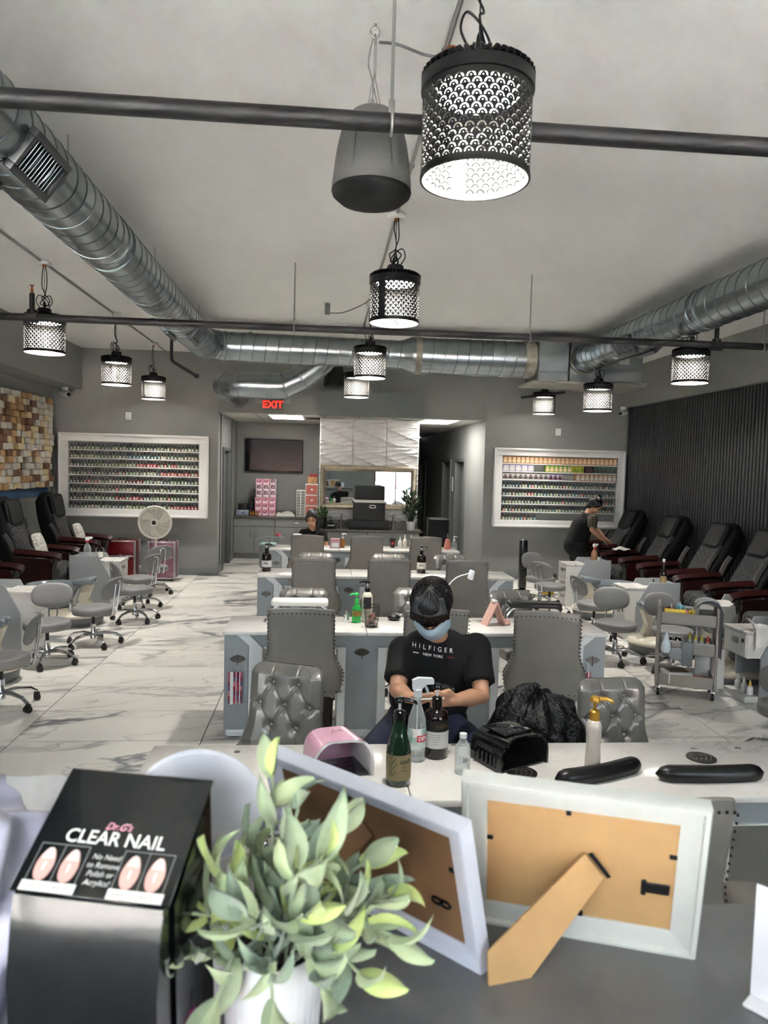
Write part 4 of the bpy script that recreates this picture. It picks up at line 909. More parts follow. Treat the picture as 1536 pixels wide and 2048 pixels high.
for px, py, D, nl in tips:
    tip = W(px, py, D)-PO; base = V((rn.uniform(-0.02,0.02), rn.uniform(-0.02,0.02), 0.125))
    midp = base.lerp(tip, 0.5)+V((0,0,0.03 if tip.z < 0.2 else 0.01))
    path = bez([base, midp, tip*0.93], 8)
    MB().tube(path, [0.0022]*len(path), 5).build('stem', m_lf[0], t)
    for k in range(nl):
        f = 0.34+0.66*(k+0.5)/nl if k < nl-2 else 1.0
        p = path[min(len(path)-1, int(f*(len(path)-1)))]; d = (path[min(len(path)-1, int(f*(len(path)-1))+1)]-path[max(0, int(f*(len(path)-1))-1)]).normalized()
        sd = d.orthogonal().normalized(); sd.rotate(Matrix.Rotation(k*2.4+rn.uniform(-0.4,0.4), 3, d)); sp = rn.uniform(0.55,1.25) if f < 0.98 else rn.uniform(0.1,0.5)
        dr = (d*math.cos(sp)+sd*math.sin(sp)).normalized()
        q = dr.to_track_quat('Z', 'Y').to_matrix() @ Matrix.Rotation(rn.uniform(-0.8,0.8)+(0 if dr.y < 0 else 1.5), 3, 'Z')
        mi = rn.choices((0,1,2,3), (4,4,2,2) if f > 0.6 else (4,2,1,4))[0]
        o = ob('leaf', lf[mi*3+rn.randint(0,2)], t, p, q.to_euler()); s = rn.uniform(0.95,1.35); o.scale = (s,s,s)

# ================================================================== THINGS ON THE TABLES
ZT = 0.7503
m_blk = mat('glossy black plastic', (12,12,13), 0.18, coat=0.2)
def clear(name, rgb, rough=0.03, ior=1.2, a=0.35):
    """thin clear plastic or glass: see-through with a little gloss"""
    if name in MATS: return MATS[name]
    m = bpy.data.materials.new(name); m.use_nodes = True; nt = m.node_tree; nt.nodes.remove(nt.nodes['Principled BSDF']); L = nt.links.new
    tr = nt.nodes.new('ShaderNodeBsdfTransparent'); tr.inputs[0].default_value = tuple(1-(1-q)*0.5 for q in lin(rgb))+(1,)
    pb = nt.nodes.new('ShaderNodeBsdfPrincipled'); pb.inputs['Base Color'].default_value = lin(rgb)+(1,); pb.inputs['Roughness'].default_value = rough
    lw = nt.nodes.new('ShaderNodeLayerWeight'); lw.inputs[0].default_value = 0.3
    ma = nt.nodes.new('ShaderNodeMath'); ma.operation = 'MULTIPLY_ADD'; L(lw.outputs['Facing'], ma.inputs[0]); ma.inputs[1].default_value = 0.6; ma.inputs[2].default_value = a*0.5; ma.use_clamp = True
    mx = nt.nodes.new('ShaderNodeMixShader'); L(ma.outputs[0], mx.inputs[0]); L(tr.outputs[0], mx.inputs[1]); L(pb.outputs[0], mx.inputs[2])
    L(mx.outputs[0], nt.nodes['Material Output'].inputs[0]); MATS[name] = m; return m
def pump(t, z, r, m, s=1.0, direction=0.0, stem=None):
    """pump dispenser on a bottle neck at height z"""
    c = MB().lathe([(0.0,z),(r*1.15,z),(r*1.15,z+0.024*s),(r*0.85,z+0.028*s),(r*0.45,z+0.030*s),(0.0,z+0.030*s)], 16).build('pump_collar', m, t)
    MB().cyl((0,0,z+0.028*s),(0,0,z+0.056*s),0.0042*s,n=8).build('pump_stem', stem or m_white, c)
    h = MB(); h.M = RZ(direction); h.lathe([(0.0,z+0.052*s),(0.014*s,z+0.052*s),(0.014*s,z+0.062*s),(0.010*s,z+0.067*s),(0.0,z+0.068*s)], 14)
    h.tube([(0.005*s,0,z+0.060*s),(0.03*s,0,z+0.061*s),(0.046*s,0,z+0.056*s),(0.050*s,0,z+0.050*s)], [0.007*s,0.006*s,0.005*s,0.0035*s], 8); h.build('pump_head', m, c)
def label_band(t, r, z0, z1, m, a0=-PI, a1=PI, name='paper_label', off=0.0006, n=24):
    return MB().grid(lambda u, v: ((r+off)*math.cos(a0+(a1-a0)*u), (r+off)*math.sin(a0+(a1-a0)*u), z0+(z1-z0)*v), n, 1).build(name, m, t, fix=False)
def curved_text(s, r, z, size, m, parent, ang=-PI/2, off=0.0012, **k):
    me = text_mesh(s, size, 'lettering', m, **k)
    for v in me.vertices:
        a = ang+v.co.x/r; v.co = V(((r+off)*math.cos(a), (r+off)*math.sin(a), z+v.co.y))
    return ob('lettering', me, parent)
def bottle(name, label, loc, prof, m, cat='bottle', part='bottle_body', n=28, group=None, rz=0):
    t = thing(name, label, cat, loc, rz, group); MB().lathe(prof, n).build(part, m, t, angle=50); return t
TH = math.radians
# green pump bottle with kraft label
t = bottle('pump_bottle', 'dark green pump bottle with tan printed label on the front table', (0.298, 2.565, ZT), [(0.0,0),(0.042,0),(0.046,0.004),(0.046,0.115),(0.043,0.14),(0.030,0.185),(0.022,0.215),(0.020,0.235),(0.0,0.235)], mat('dark green glass', (16,44,26), 0.08, coat=0.5))
label_band(t, 0.046, 0.025, 0.118, mat('kraft paper', (140,124,92), 0.8, noise=(30,0.1)), TH(-160), TH(20)); curved_text('codi', 0.046, 0.095, 0.024, mat('print dark green', (22,34,24), 0.7), t, TH(-62), offset=0.0006)
for i, s in enumerate(('Olive', 'Lotion')): curved_text(s, 0.046, 0.074-0.012*i, 0.010, mat('print dark green', (22,34,24), 0.7), t, TH(-66))
lw_ = MB()
for k in range(9):
    a = TH(-125)+0.12*math.sin(k*2.1); z = 0.04+0.008*k
    for s in (-1, 1):
        q = [(a, z), (a+s*0.16, z+0.012), (a+s*0.30, z+0.024), (a+s*0.14, z+0.004)]
        lw_.add([(0.0472*math.cos(x), 0.0472*math.sin(x), y) for x, y in q], [(0,1,2,3)])
lw_.build('leaf_print', mat('print olive', (66,74,48), 0.8), t); pump(t, 0.235, 0.019, m_blk, 1.25, TH(-20))
# clear spray bottle with teal and red soda label
t = bottle('spray_bottle', 'clear spray bottle with teal, white and red label behind the green bottle', (0.392, 2.775, ZT), [(0.0,0.002),(0.030,0.0),(0.036,0.006),(0.034,0.03),(0.037,0.05),(0.037,0.13),(0.034,0.165),(0.018,0.215),(0.0135,0.235),(0.0135,0.26)], clear('clear plastic', (226,232,232)))
label_band(t, 0.0372, 0.055, 0.135, mat('print teal', (36,138,122), 0.4, noise=(22, 0.5, (228,232,230))), TH(-170), TH(60)); 
lb = label_band(t, 0.0372, 0.082, 0.108, mat('print red label', (196,44,62), 0.4), TH(-95), TH(-10), 'label_panel', 0.0012)
curved_text('DEW', 0.0372, 0.095, 0.020, m_wprint, lb, TH(-52), 0.002, offset=0.0006)
wl = label_band(t, 0.0372, 0.10, 0.134, mat('print white', (232,230,226), 0.5), TH(-120), TH(-70), 'label_panel', 0.0010)
sh = MB().lathe([(0.0,0.252),(0.017,0.252),(0.017,0.28),(0.012,0.285),(0.0,0.285)], 16); sh.build('spray_collar', clear('frosted plastic', (226,230,232), 0.3, a=1.2), t)
h = MB(); h.prism([(-0.022,0.282),(-0.024,0.318),(0.0,0.328),(0.055,0.326),(0.062,0.320),(0.062,0.304),(0.030,0.302),(0.016,0.285)], -0.011, 0.011, 'y'); sp_ = h.build('spray_head', clear('frosted plastic', (226,230,232), 0.3, a=1.2), t)
MB().tube(bez([(0.022,0,0.304),(0.034,0,0.285),(0.042,0,0.262)],5), [0.006]*10+[0.004], 6).build('trigger', clear('frosted plastic', (226,230,232), 0.3, a=1.2), sp_)
MB().cyl((0,0,0.01),(0,0,0.255),0.003,n=6).build('dip_tube', m_white, t)
# amber pump bottle with white label
def amber(loc, label, s=1.0, big=True, group=None):
    t = thing('pump_bottle', label, 'bottle', loc, 0, group, s)
    MB().lathe([(0.0,0),(0.044,0),(0.049,0.006),(0.049,0.155),(0.044,0.178),(0.028,0.192),(0.018,0.196),(0.018,0.205),(0.0,0.205)], 30).build('bottle_body', mat('dark amber glass', (24,12,12), 0.1, coat=0.4), t, angle=50)
    lb = label_band(t, 0.049, 0.045, 0.112, mat('label paper white', (214,212,206), 0.7), TH(-165), TH(15))
    if big:
        label_band(t, 0.049, 0.112, 0.155, mat('label black', (26,25,25), 0.5), TH(-165), TH(15), 'upper_label'); g = MB()
        for k in range(7): g.tube([(0.0505*math.cos(TH(-95+8*k)+0.02*math.cos(a)), 0.0505*math.sin(TH(-95+8*k)+0.02*math.cos(a)), 0.134+0.008*math.sin(a+k)) for a in (0,1,2,3,4,5)], 0.0006, 4)
        g.build('gold_print', mat('gold ink', (150,122,60), 0.4, 0.6), t)
        for i in range(5): curved_text(('Massage lotion', 'hand and body', 'smooth skin', 'vitamin E', '500 ml')[i], 0.049, 0.100-0.009*i, 0.0065, m_dk, lb, TH(-100))
    else: curved_text('SPA', 0.049, 0.082, 0.026, m_dk, lb, TH(-95), offset=0.001)
    pump(t, 0.203, 0.018, m_blk, 1.35 if big else 1.2, TH(-15))
amber((0.475, 2.81, ZT), 'dark amber pump bottle with white label on the front table')
amber((-0.575, 7.80, ZT), 'black pump bottle with white label at the left end of the third table', 1.05, False)
amber((1.10, 7.82, ZT), 'black pump bottle with white label between chairs of the third table', 1.05, False)
# phone standing behind
t = thing('smartphone', 'dark smartphone leaning upright behind the green bottle', 'phone', (0.335, 2.86, ZT), 0.25)
MB().rb(-0.036,0.036,-0.004,0.004,0,0.15,0.003,2).build('phone_body', m_blk, t)
# water bottle
t = bottle('water_bottle', 'small clear water bottle with white cap beside the black lamp', (0.552, 2.645, ZT), [(0.0,0.003),(0.022,0.0),(0.029,0.008),(0.029,0.03),(0.027,0.035),(0.029,0.042),(0.029,0.09),(0.026,0.105),(0.013,0.128),(0.0115,0.132),(0.0115,0.14)], clear('clear plastic', (226,232,232)))
MB().lathe([(0.0,0.136),(0.0145,0.136),(0.0145,0.152),(0.0,0.154)], 18).build('cap', m_white, t)
lb = label_band(t, 0.029, 0.045, 0.075, clear('clear label', (220,224,226), 0.2, a=0.8), TH(-150), TH(-10)); bc = MB()
for k in range(9): a = TH(-98+4.5*k); bc.bb(0,0,0,0,0,0) if False else bc.add([(0.0302*math.cos(a),0.0302*math.sin(a),0.052),(0.0302*math.cos(a+0.03+0.02*(k%2)),0.0302*math.sin(a+0.03+0.02*(k%2)),0.052),(0.0302*math.cos(a+0.03+0.02*(k%2)),0.0302*math.sin(a+0.03+0.02*(k%2)),0.068),(0.0302*math.cos(a),0.0302*math.sin(a),0.068)], [(0,1,2,3)])
bc.build('barcode_print', m_dk, lb)
# gold pump lotion bottle
t = bottle('lotion_bottle', 'pearl white lotion bottle with gold pump at the front table', (1.051, 2.625, ZT), [(0.0,0),(0.026,0),(0.030,0.004),(0.0295,0.06),(0.027,0.11),(0.0285,0.16),(0.030,0.185),(0.024,0.205),(0.018,0.210),(0.0,0.210)], mat('pearl plastic', (206,198,188), 0.3, 0.15))
pump(t, 0.210, 0.0165, mat('gold plastic', (196,152,62), 0.3, 0.6), 1.35, TH(-10), mat('gold plastic', (196,152,62), 0.3, 0.6))
# pink and black curing lamps
def curing_lamp(label, loc, rz, m, w, h, d, scal, black):
    t = thing('nail_curing_lamp', label, 'nail lamp', loc, rz)
    def arch(u, v, o):
        a = PI*u; ww = (w/2)*(1.0-0.12*(1-v))-o; hh = h*(1.0-0.10*(1-v))-o; y = d/2-d*v
        if v > 0.99: y += -0.012*scal*abs(math.sin(3.5*a))+0.02*scal*math.sin(a)
        c, s = math.cos(a), math.sin(a); e = 0.55
        return (ww*math.copysign(abs(c)**e, c), y, max(0.0, hh*(abs(s)**e)))
    MB().grid(lambda u, v: arch(u, v, 0), 40, 10).build('housing', m, t, angle=60, fix=True)
    MB().grid(lambda u, v: arch(u, v, 0.009), 40, 10).build('inner_liner', mat('lamp liner', (40,40,42), 0.4) if black else mat('white lamp liner', (226,222,222), 0.35), t, angle=60)
    MB().add([arch(k/20, 1.0, 0) for k in range(21)]+[arch(k/20, 1.0, 0.009) for k in range(21)], [(k, k+1, 22+k, 21+k) for k in range(20)]).build('front_rim', m if black else mat('white lamp liner', (226,222,222), 0.35), t)
    MB().add([arch(k/20, 0.0, 0) for k in range(21)], [tuple(range(21))]).build('back_plate', m, t)
    MB().rb(-w/2*0.86, w/2*0.86, -d/2+0.01, d/2-0.02, 0.0, 0.008, 0.002, 1).build('base_tray', mat('tray foil', (70,70,74), 0.15, 0.6, bump=(40,0.4)), t)
    return t
m_pinkp = mat('glossy pink plastic', (226,172,196), 0.15, coat=0.4)
t = curing_lamp('glossy pink nail curing lamp with scalloped opening on the front table', (0.075, 2.69, ZT), TH(16), m_pinkp, 0.235, 0.142, 0.20, 1.0, False)
g = MB(); g.tube(bez([(-0.02,0.0,0.1435),(-0.01,0.02,0.1437),(0.0,0.005,0.1438),(0.012,0.018,0.1437),(0.022,0.0,0.1435)],6), 0.0012, 4); g.build('logo_print', mat('print grey', (120,110,116), 0.5), t)
t = curing_lamp('black nail curing lamp with touch panel on the front table', (0.755, 2.76, ZT), TH(28), mat('glossy black shell', (16,17,19), 0.14, coat=0.4, bump=(45,0.12)), 0.25, 0.128, 0.20, 0.4, True)
MB().rb(-0.07,0.07,-0.06,0.06,0.122,0.132,0.012,3).build('control_panel', mat('panel black', (22,24,28), 0.1), t)
for k in range(3): MB().lathe([(0.0,0.1335),(0.008,0.1335),(0.008,0.131)], 12, (-0.03+0.025*k,-0.04,0)).build('touch_button', mat('button grey', (66,70,74), 0.3), t)
me = text_mesh('8', 0.022, 'lettering', mat('display digits', (190,210,230), 0.4)); me.transform(T(0.02,0.0,0.134)); ob('lettering', me, t)
for s in (-1, 1):
    f = MB()
    for k in range(6): f.rb(s*0.122-0.004, s*0.122+0.004, -0.07+0.024*k, -0.058+0.024*k, 0.015, 0.06, 0.002, 1)
    f.build('vent_ribs', mat('panel black', (22,24,28), 0.1), t)
tag(MB().tube(bez([(0.68,2.93,ZT+0.004),(0.6,2.90,ZT+0.004),(0.56,2.92,ZT+0.004),(0.60,2.95,ZT-0.02)],6), 0.0025, 6).build('power_cable', mat('grey cable', (110,110,110), 0.5)), 'thin grey cable of the black curing lamp', 'cable')
# arm pads and vents in the front table
m_pad = mat('black foam pad', (16,16,17), 0.33, bump=(200,0.05))
def arm_pad(label, a, b, bend):
    a, b = V(a), V(b); t = thing('arm_pad', label, 'arm rest', ((a.x+b.x)/2, (a.y+b.y)/2, ZT)); d = (b-a); n = V((-d.y, d.x, 0)).normalized(); m = MB(); pts = []
    for k in range(19):
        f = k/18; pts.append(a.lerp(b, f)-(a+b)/2+n*bend*math.sin(PI*f)+V((0,0,0.026)))
    rs = [0.034*min(1.0, (1-(abs(2*k/18-1))**10)+0.05) for k in range(19)]
    m.tube(pts, rs, 14); m.v = [(x, y, max(0.0, z)) for x, y, z in m.v]; m.build('foam_pad', m_pad, t, angle=60)
arm_pad('black foam arm pad lying behind the white photo frame', (0.87, 2.52, ZT), (1.255, 2.66, ZT), -0.02)
arm_pad('black foam arm pad on the front table by the right edge', (1.27, 2.56, ZT), (1.70, 2.56, ZT), -0.012)
def table_vent(x, y, label):
    t = thing('table_vent', label, 'vent', (x, y, ZT)); MB().lathe([(0.0,0.0),(0.058,0.0),(0.058,0.004),(0.052,0.005),(0.0,0.003)], 32).build('vent_disc', mat('dark bronze', (62,58,54), 0.4, 0.7), t)
    for k in range(4): MB().tube(bez([(-0.035+0.02*k,-0.03,0.005),(-0.02+0.02*k,0.0,0.006),(-0.035+0.02*k,0.03,0.005)],5), 0.0025, 5).build('scroll', m_nick, t)
table_vent(1.56, 2.76, 'round metal vent set in the front table at right'); table_vent(0.78, 2.635, 'round metal vent in the table under the black curing lamp')

# second table
t = bottle('soap_bottle', 'bright green pump bottle on the table behind the man', (0.272, 5.28, ZT), [(0.0,0),(0.030,0),(0.034,0.004),(0.034,0.095),(0.030,0.115),(0.015,0.135),(0.015,0.145),(0.0,0.145)], clear('green gel', (60,200,90), 0.05, a=1.3), group=None)
MB().lathe([(0.0,0.004),(0.031,0.006),(0.031,0.08),(0.0,0.081)], 20).build('gel', mat('green gel fill', (46,176,78), 0.3), t); label_band(t, 0.034, 0.05, 0.09, mat('soap label', (30,66,36), 0.5, noise=(60,0.5,(196,150,60))), TH(-150), TH(-20)); pump(t, 0.145, 0.014, mat('green pump plastic', (70,206,96), 0.35), 1.1, TH(200), mat('green pump plastic', (70,206,96), 0.35))
t = bottle('lotion_bottle', 'white lotion bottle with black pump and black label on the table behind the man', (0.352, 5.32, ZT), [(0.0,0),(0.034,0),(0.038,0.005),(0.041,0.15),(0.038,0.19),(0.026,0.215),(0.016,0.22),(0.0,0.22)], mat('cream plastic', (216,208,192), 0.4))
label_band(t, 0.040, 0.10, 0.185, mat('label black', (26,25,25), 0.5), TH(-135), TH(-45), off=0.0018); pump(t, 0.22, 0.017, m_blk, 1.2, TH(170))
t = thing('metal_cup', 'small steel cup beside the green soap bottle', 'cup', (0.20, 5.33, ZT)); MB().lathe([(0.0,0.0),(0.022,0.0),(0.024,0.01),(0.020,0.03),(0.024,0.05),(0.022,0.06),(0.0,0.058)], 20).build('cup_body', m_chrome, t); MB().lathe([(0.0,0.06),(0.008,0.06),(0.008,0.072),(0.0,0.074)], 12).build('lid_knob', m_chrome, t)
t = thing('mesh_cup', 'round black wire mesh cup full of small clips on the table behind the man', 'cup', (0.375, 5.13, ZT))
wm = MB()
for k in range(28):
    a = 2*PI*k/28
    for s in (-1, 1): wm.tube([((0.042+0.016*f)*math.cos(a+s*0.5*f), (0.042+0.016*f)*math.sin(a+s*0.5*f), 0.003+0.15*f) for f in (0,0.25,0.5,0.75,1)], 0.0007, 4)
wm.build('wire_mesh', mat('dark wire', (52,52,54), 0.4, 0.6), t); MB().tube([(0.058*math.cos(2*PI*k/28), 0.058*math.sin(2*PI*k/28), 0.154) for k in range(28)], 0.0028, 6, closed=True).build('rim', mat('dark wire', (52,52,54), 0.4, 0.6), t); MB().lathe([(0.0,0.0),(0.042,0.0),(0.042,0.004),(0.0,0.004)], 24).build('cup_base', mat('dark wire', (52,52,54), 0.4, 0.6), t)
rn = random.Random(2); clipm = [mat('clip %s' % c, rgb, 0.5) for c, rgb in (('pink', (176,110,104)), ('brown', (120,78,62)), ('cream', (190,176,160)), ('grey', (120,116,112)))]
ck = MB()
for k in range(46): ck.mi = k % 4; ck.M = T(rn.uniform(-0.026,0.026), rn.uniform(-0.026,0.026), rn.uniform(0.012,0.095)) @ Euler((rn.uniform(0,3), rn.uniform(0,3), 0)).to_matrix().to_4x4(); ck.rb(-0.012,0.012,-0.005,0.005,-0.005,0.005,0.002,1)
ck.mi = 0; tag(ck.build('clips', clipm, t), kind='stuff')
t = thing('hand_rest', 'small black rounded hand rest left of the seated man', 'hand rest', (0.56, 5.36, ZT)); MB().sph((0,0,0.022), (0.05,0.035,0.024), 18, 10).build('cushion', m_pad, t)
t = thing('phone_stand', 'pink A-shaped phone stand on the table behind the man', 'phone stand', (1.28, 5.24, ZT), TH(12)); m_pst = mat('pink stand', (206,166,152), 0.6, noise=(60,0.08))
MB().prism([(-0.07,0.0),(0.012,0.165),(0.022,0.165),(-0.055,0.0)], -0.055, 0.055, 'x' if False else 'y').build('rear_leaf', m_pst, t)
b = MB().prism([(0.075,0.0),(0.012,0.170),(0.024,0.170),(0.088,0.0)], -0.055, 0.055, 'y'); b.rb(0.075,0.125,-0.055,0.055,0.0,0.014,0.004).rb(0.112,0.125,-0.055,0.055,0.012,0.032,0.004).build('front_leaf', m_pst, t)
MB().rb(0.0,0.03,-0.03,0.03,0.165,0.185,0.006).build('top_pad', m_white, t)
def arm_rest(label, loc, rz, m, w, legs, feet=True):
    t = thing('arm_rest', label, 'arm rest', loc, rz); MB().rb(-w/2, w/2, -0.07, 0.07, 0.115, 0.160, 0.02, 3).build('cushion', m, t)
    for s in (-1, 1):
        for y in (-0.045, 0.045): MB().tube(bez([(s*(w/2-0.05), y, 0.118), (s*(w/2-0.02), y, 0.10), (s*(w/2+0.015), y, 0.05), (s*(w/2+0.02), y, 0.012)], 5), 0.008, 8).lathe([(0.0,0.0),(0.018,0.0),(0.016,0.012),(0.0,0.014)], 14, (s*(w/2+0.02), y, 0)).build('leg', legs, t)
arm_rest('white padded arm rest on the table behind the man, at left', (-0.145, 5.33, ZT), 0.0, mat('white vinyl', (226,224,218), 0.4), 0.42, m_chrome)
arm_rest('black padded arm rest with chrome legs on the table at right', (1.62, 5.32, ZT), TH(-4), mat('black vinyl', (18,18,19), 0.35), 0.40, m_chrome)
t = thing('desk_lamp', 'slim white gooseneck desk lamp behind the seated man', 'lamp', (0.93, 5.34, ZT))
MB().tube(bez([(0.0,0,0.02),(0.0,0,0.15),(0.02,0,0.25),(0.09,0,0.33),(0.19,0,0.365)],6), 0.005, 8).build('gooseneck', m_white, t); MB().lathe([(0.0,0.0),(0.03,0.0),(0.03,0.02),(0.0,0.022)], 20).build('clamp_base', m_white, t); hb = MB(); hb.M = T(0.20,0,0.365) @ Matrix.Rotation(0.25,4,'Y'); hb.rb(-0.012,0.022,-0.03,0.03,-0.045,0.025,0.006).build('lamp_head', mat('white lamp plastic', (226,230,234), 0.3), t)

# nail colour swatches hanging from the pedestals
def swatch(label, loc, pal, s=1.0):
    t = thing('nail_colour_swatch', label, 'colour swatch', loc, 0, None, s)
    MB().tube([(0.028*math.cos(k), 0, -0.045+0.045*math.sin(k)) for k in [2*PI*j/20 for j in range(20)]], 0.0014, 5, closed=True).build('ring', m_chrome, t)
    rn = random.Random(len(label))
    for j, x in enumerate((-0.026, 0.004, 0.03)):
        st = MB().rb(x-(0.012 if j == 0 else 0.004), x+(0.012 if j == 0 else 0.004), -0.018+0.006*j, -0.014+0.006*j, -0.32, -0.082, 0.001, 1).build('strip', m_white, t)
        tm = MB(); ms = [mat('swatch %02d' % q, c, 0.25) for q, c in enumerate(pal)]
        for k in range(20):
            for sd in (-1, 1): tm.mi = (k//3+j*3+(sd > 0)*2) % len(pal); tm.M = T(x+sd*(0.019 if j == 0 else 0.011), -0.016+0.006*j, -0.09-0.0115*k) @ Matrix.Rotation(sd*0.25, 4, 'Y'); tm.rb(-0.0085,0.0085,-0.004,0.002,-0.0038,0.0038,0.002,1)
        tm.mi = 0; tag(tm.build('nail_tips', ms, st), kind='stuff')
PAL = [(192,60,96),(214,96,120),(150,40,70),(92,84,130),(224,140,150),(180,30,60),(110,66,110)]
swatch('nail colour swatch of white strips and pink tips on the left table end', (-0.565, 4.978, 0.545), PAL, 0.95); swatch('nail colour swatch of red and purple tips on the right table end', (1.905, 4.978, 0.545), PAL[::-1], 0.95)

# farthest table
t = thing('tissue_holder', 'pink and white tissue holder on the farthest table', 'tissue box', (0.20, 10.1, ZT)); MB().prism([(-0.075,0),(0.075,0),(0.06,0.13),(-0.06,0.13)], -0.05, 0.05, 'y').build('holder', mat('dusty pink', (190,140,150), 0.5), t); MB().rb(-0.05,0.05,-0.056,-0.05,0.01,0.08,0.004).build('front_plate', m_white, t)
t = bottle('oil_bottle', 'amber oil bottle with clear pump on the farthest table', (0.305, 10.12, ZT), [(0.0,0),(0.03,0),(0.032,0.01),(0.032,0.09),(0.016,0.12),(0.014,0.13),(0.0,0.13)], mat('amber oil', (150,104,52), 0.1)); pump(t, 0.13, 0.014, m_white, 1.1)
t = thing('paper_cup', 'dark brown paper cup with red badge on the farthest table', 'cup', (1.02, 10.25, ZT)); MB().lathe([(0.0,0),(0.032,0),(0.042,0.12),(0.0,0.12)], 22).build('cup_body', mat('dark brown paper', (46,30,26), 0.5), t); MB().lathe([(0.045,0.118),(0.045,0.128),(0.038,0.138),(0.0,0.138)], 22).build('lid', m_black, t); label_band(t, 0.038, 0.045, 0.085, mat('cup red', (180,50,50), 0.5), TH(-120), TH(-60), 'badge', 0.002)
def trio(x, y):
    for k, (dx, h, m, lab) in enumerate(((0, 0.14, m_white, 'white squeeze bottle with pointed cap on the farthest table'), (0.07, 0.17, mat('cream plastic', (216,208,192), 0.4), 'tall cream bottle on the farthest table'), (0.16, 0.165, mat('beige plastic', (190,182,160), 0.4), 'beige bottle at right of the cream bottle, farthest table'))):
        t = bottle('squeeze_bottle', lab, (x+dx, y, ZT), [(0.0,0),(0.028,0),(0.030,0.005),(0.030,h*0.6),(0.02,h*0.7),(0.012,h*0.72),(0.0,h*0.72)], m); MB().lathe([(0.016,h*0.7),(0.014,h*0.8),(0.004,h*1.1),(0.0,h*1.1)], 12).build('spout', m_white, t)
trio(1.13, 10.27)
t = bottle('soap_bottle', 'coral pink pump bottle at the right end of the farthest table', (1.80, 10.18, ZT), [(0.0,0),(0.05,0),(0.052,0.006),(0.032,0.13),(0.016,0.15),(0.0,0.15)], mat('coral plastic', (216,136,122), 0.35)); pump(t, 0.15, 0.015, mat('dark pump', (60,50,50), 0.4), 1.0)
t = bottle('gel_bottle', 'clear pump bottle at the right end of the farthest table', (1.90, 10.2, ZT), [(0.0,0),(0.036,0),(0.038,0.006),(0.038,0.08),(0.016,0.11),(0.014,0.12)], clear('clear plastic', (226,232,232))); pump(t, 0.115, 0.014, m_white, 1.0)
t = thing('lilac_cup', 'lilac and white cup in front of the seated woman', 'cup', (-0.33, 10.24, ZT+0.0)); MB().lathe([(0.0,0),(0.05,0),(0.056,0.16),(0.05,0.16),(0.045,0.02),(0.0,0.02)], 24).build('cup_body', mat('lilac plastic', (196,188,212), 0.4), t); MB().lathe([(0.058,0.155),(0.06,0.17),(0.054,0.172)], 24).build('rim', m_white, t)
t = thing('wire_rack', 'chrome arched hand rest frame at the left end of the farthest table', 'rack', (-0.72, 10.12, 0.0))
for dx in (-0.06, 0.06): MB().tube(bez([(dx-0.06,0.1,0.45),(dx-0.06,0.1,0.78),(dx-0.02,0.1,0.86),(dx+0.12,0.1,0.87),(dx+0.17,0.1,0.80)],6), 0.014, 8).build('frame_tube', mat('satin steel', (140,142,144), 0.4, 0.6), t)
MB().rb(-0.13,0.10,-0.02,0.2,0.77,0.79,0.004).build('tray', mat('mint plastic', (150,186,184), 0.5), t); MB().cyl((-0.1,0.0,0.0),(-0.1,0.0,0.78),0.01).cyl((0.02,0.15,0.0),(0.02,0.15,0.78),0.01).build('post', mat('satin steel', (140,142,144), 0.4, 0.6), t)
t = thing('artificial_flower', 'small red artificial flower standing on the rack by the farthest table', 'flower', (-0.60, 10.26, 0.79)); MB().cyl((0,0,0),(0,0,0.09),0.004,n=6).build('stem', mat('stem green', (70,100,60), 0.7), t)
for k in range(7): MB().sph((0.022*math.cos(k*0.9), 0.022*math.sin(k*0.9), 0.10+0.02*(k % 2)), (0.02,0.02,0.014), 8, 6).build('petal', mat('petal red', (190,80,96), 0.6), t)

# black bag on the chair in front of the table behind the man
t = thing('plastic_bag', 'black crumpled plastic bag hung over a chair right of the man', 'bag', (1.05, 3.32, 0.0))
rn = random.Random(9); bg = MB()
def bagf2(u, v):
    th = 2*PI*u; c, s = math.cos(th), math.sin(th); z = 0.36+0.50*v
    r = 0.25*math.sqrt(max(0, 1-(max(0, v-0.2)/0.8)**2.6))*(0.85+0.15*min(1, v*4))
    w_ = 0.010*math.sin(7*th+9*v)+0.008*math.sin(13*th-11*v)+0.006*math.sin(23*v+5*th)+0.004*math.sin(37*th+5*v)
    pk = 0.16*math.exp(-((c+0.62)**2+(s*0.6)**2)/0.10)*max(0, v-0.35)
    return ((r+w_)*c, (r*0.72+w_)*s, z+pk*1.0+w_*0.6-0.02*max(0,c)*v)
bg.grid(bagf2, 90, 50, cu=True); bg.f.append(tuple(range(90))); bg.m.append(0); bg.build('bag_film', mat('black film', (10,10,11), 0.42, bump=(55,1.0)), t, angle=80)

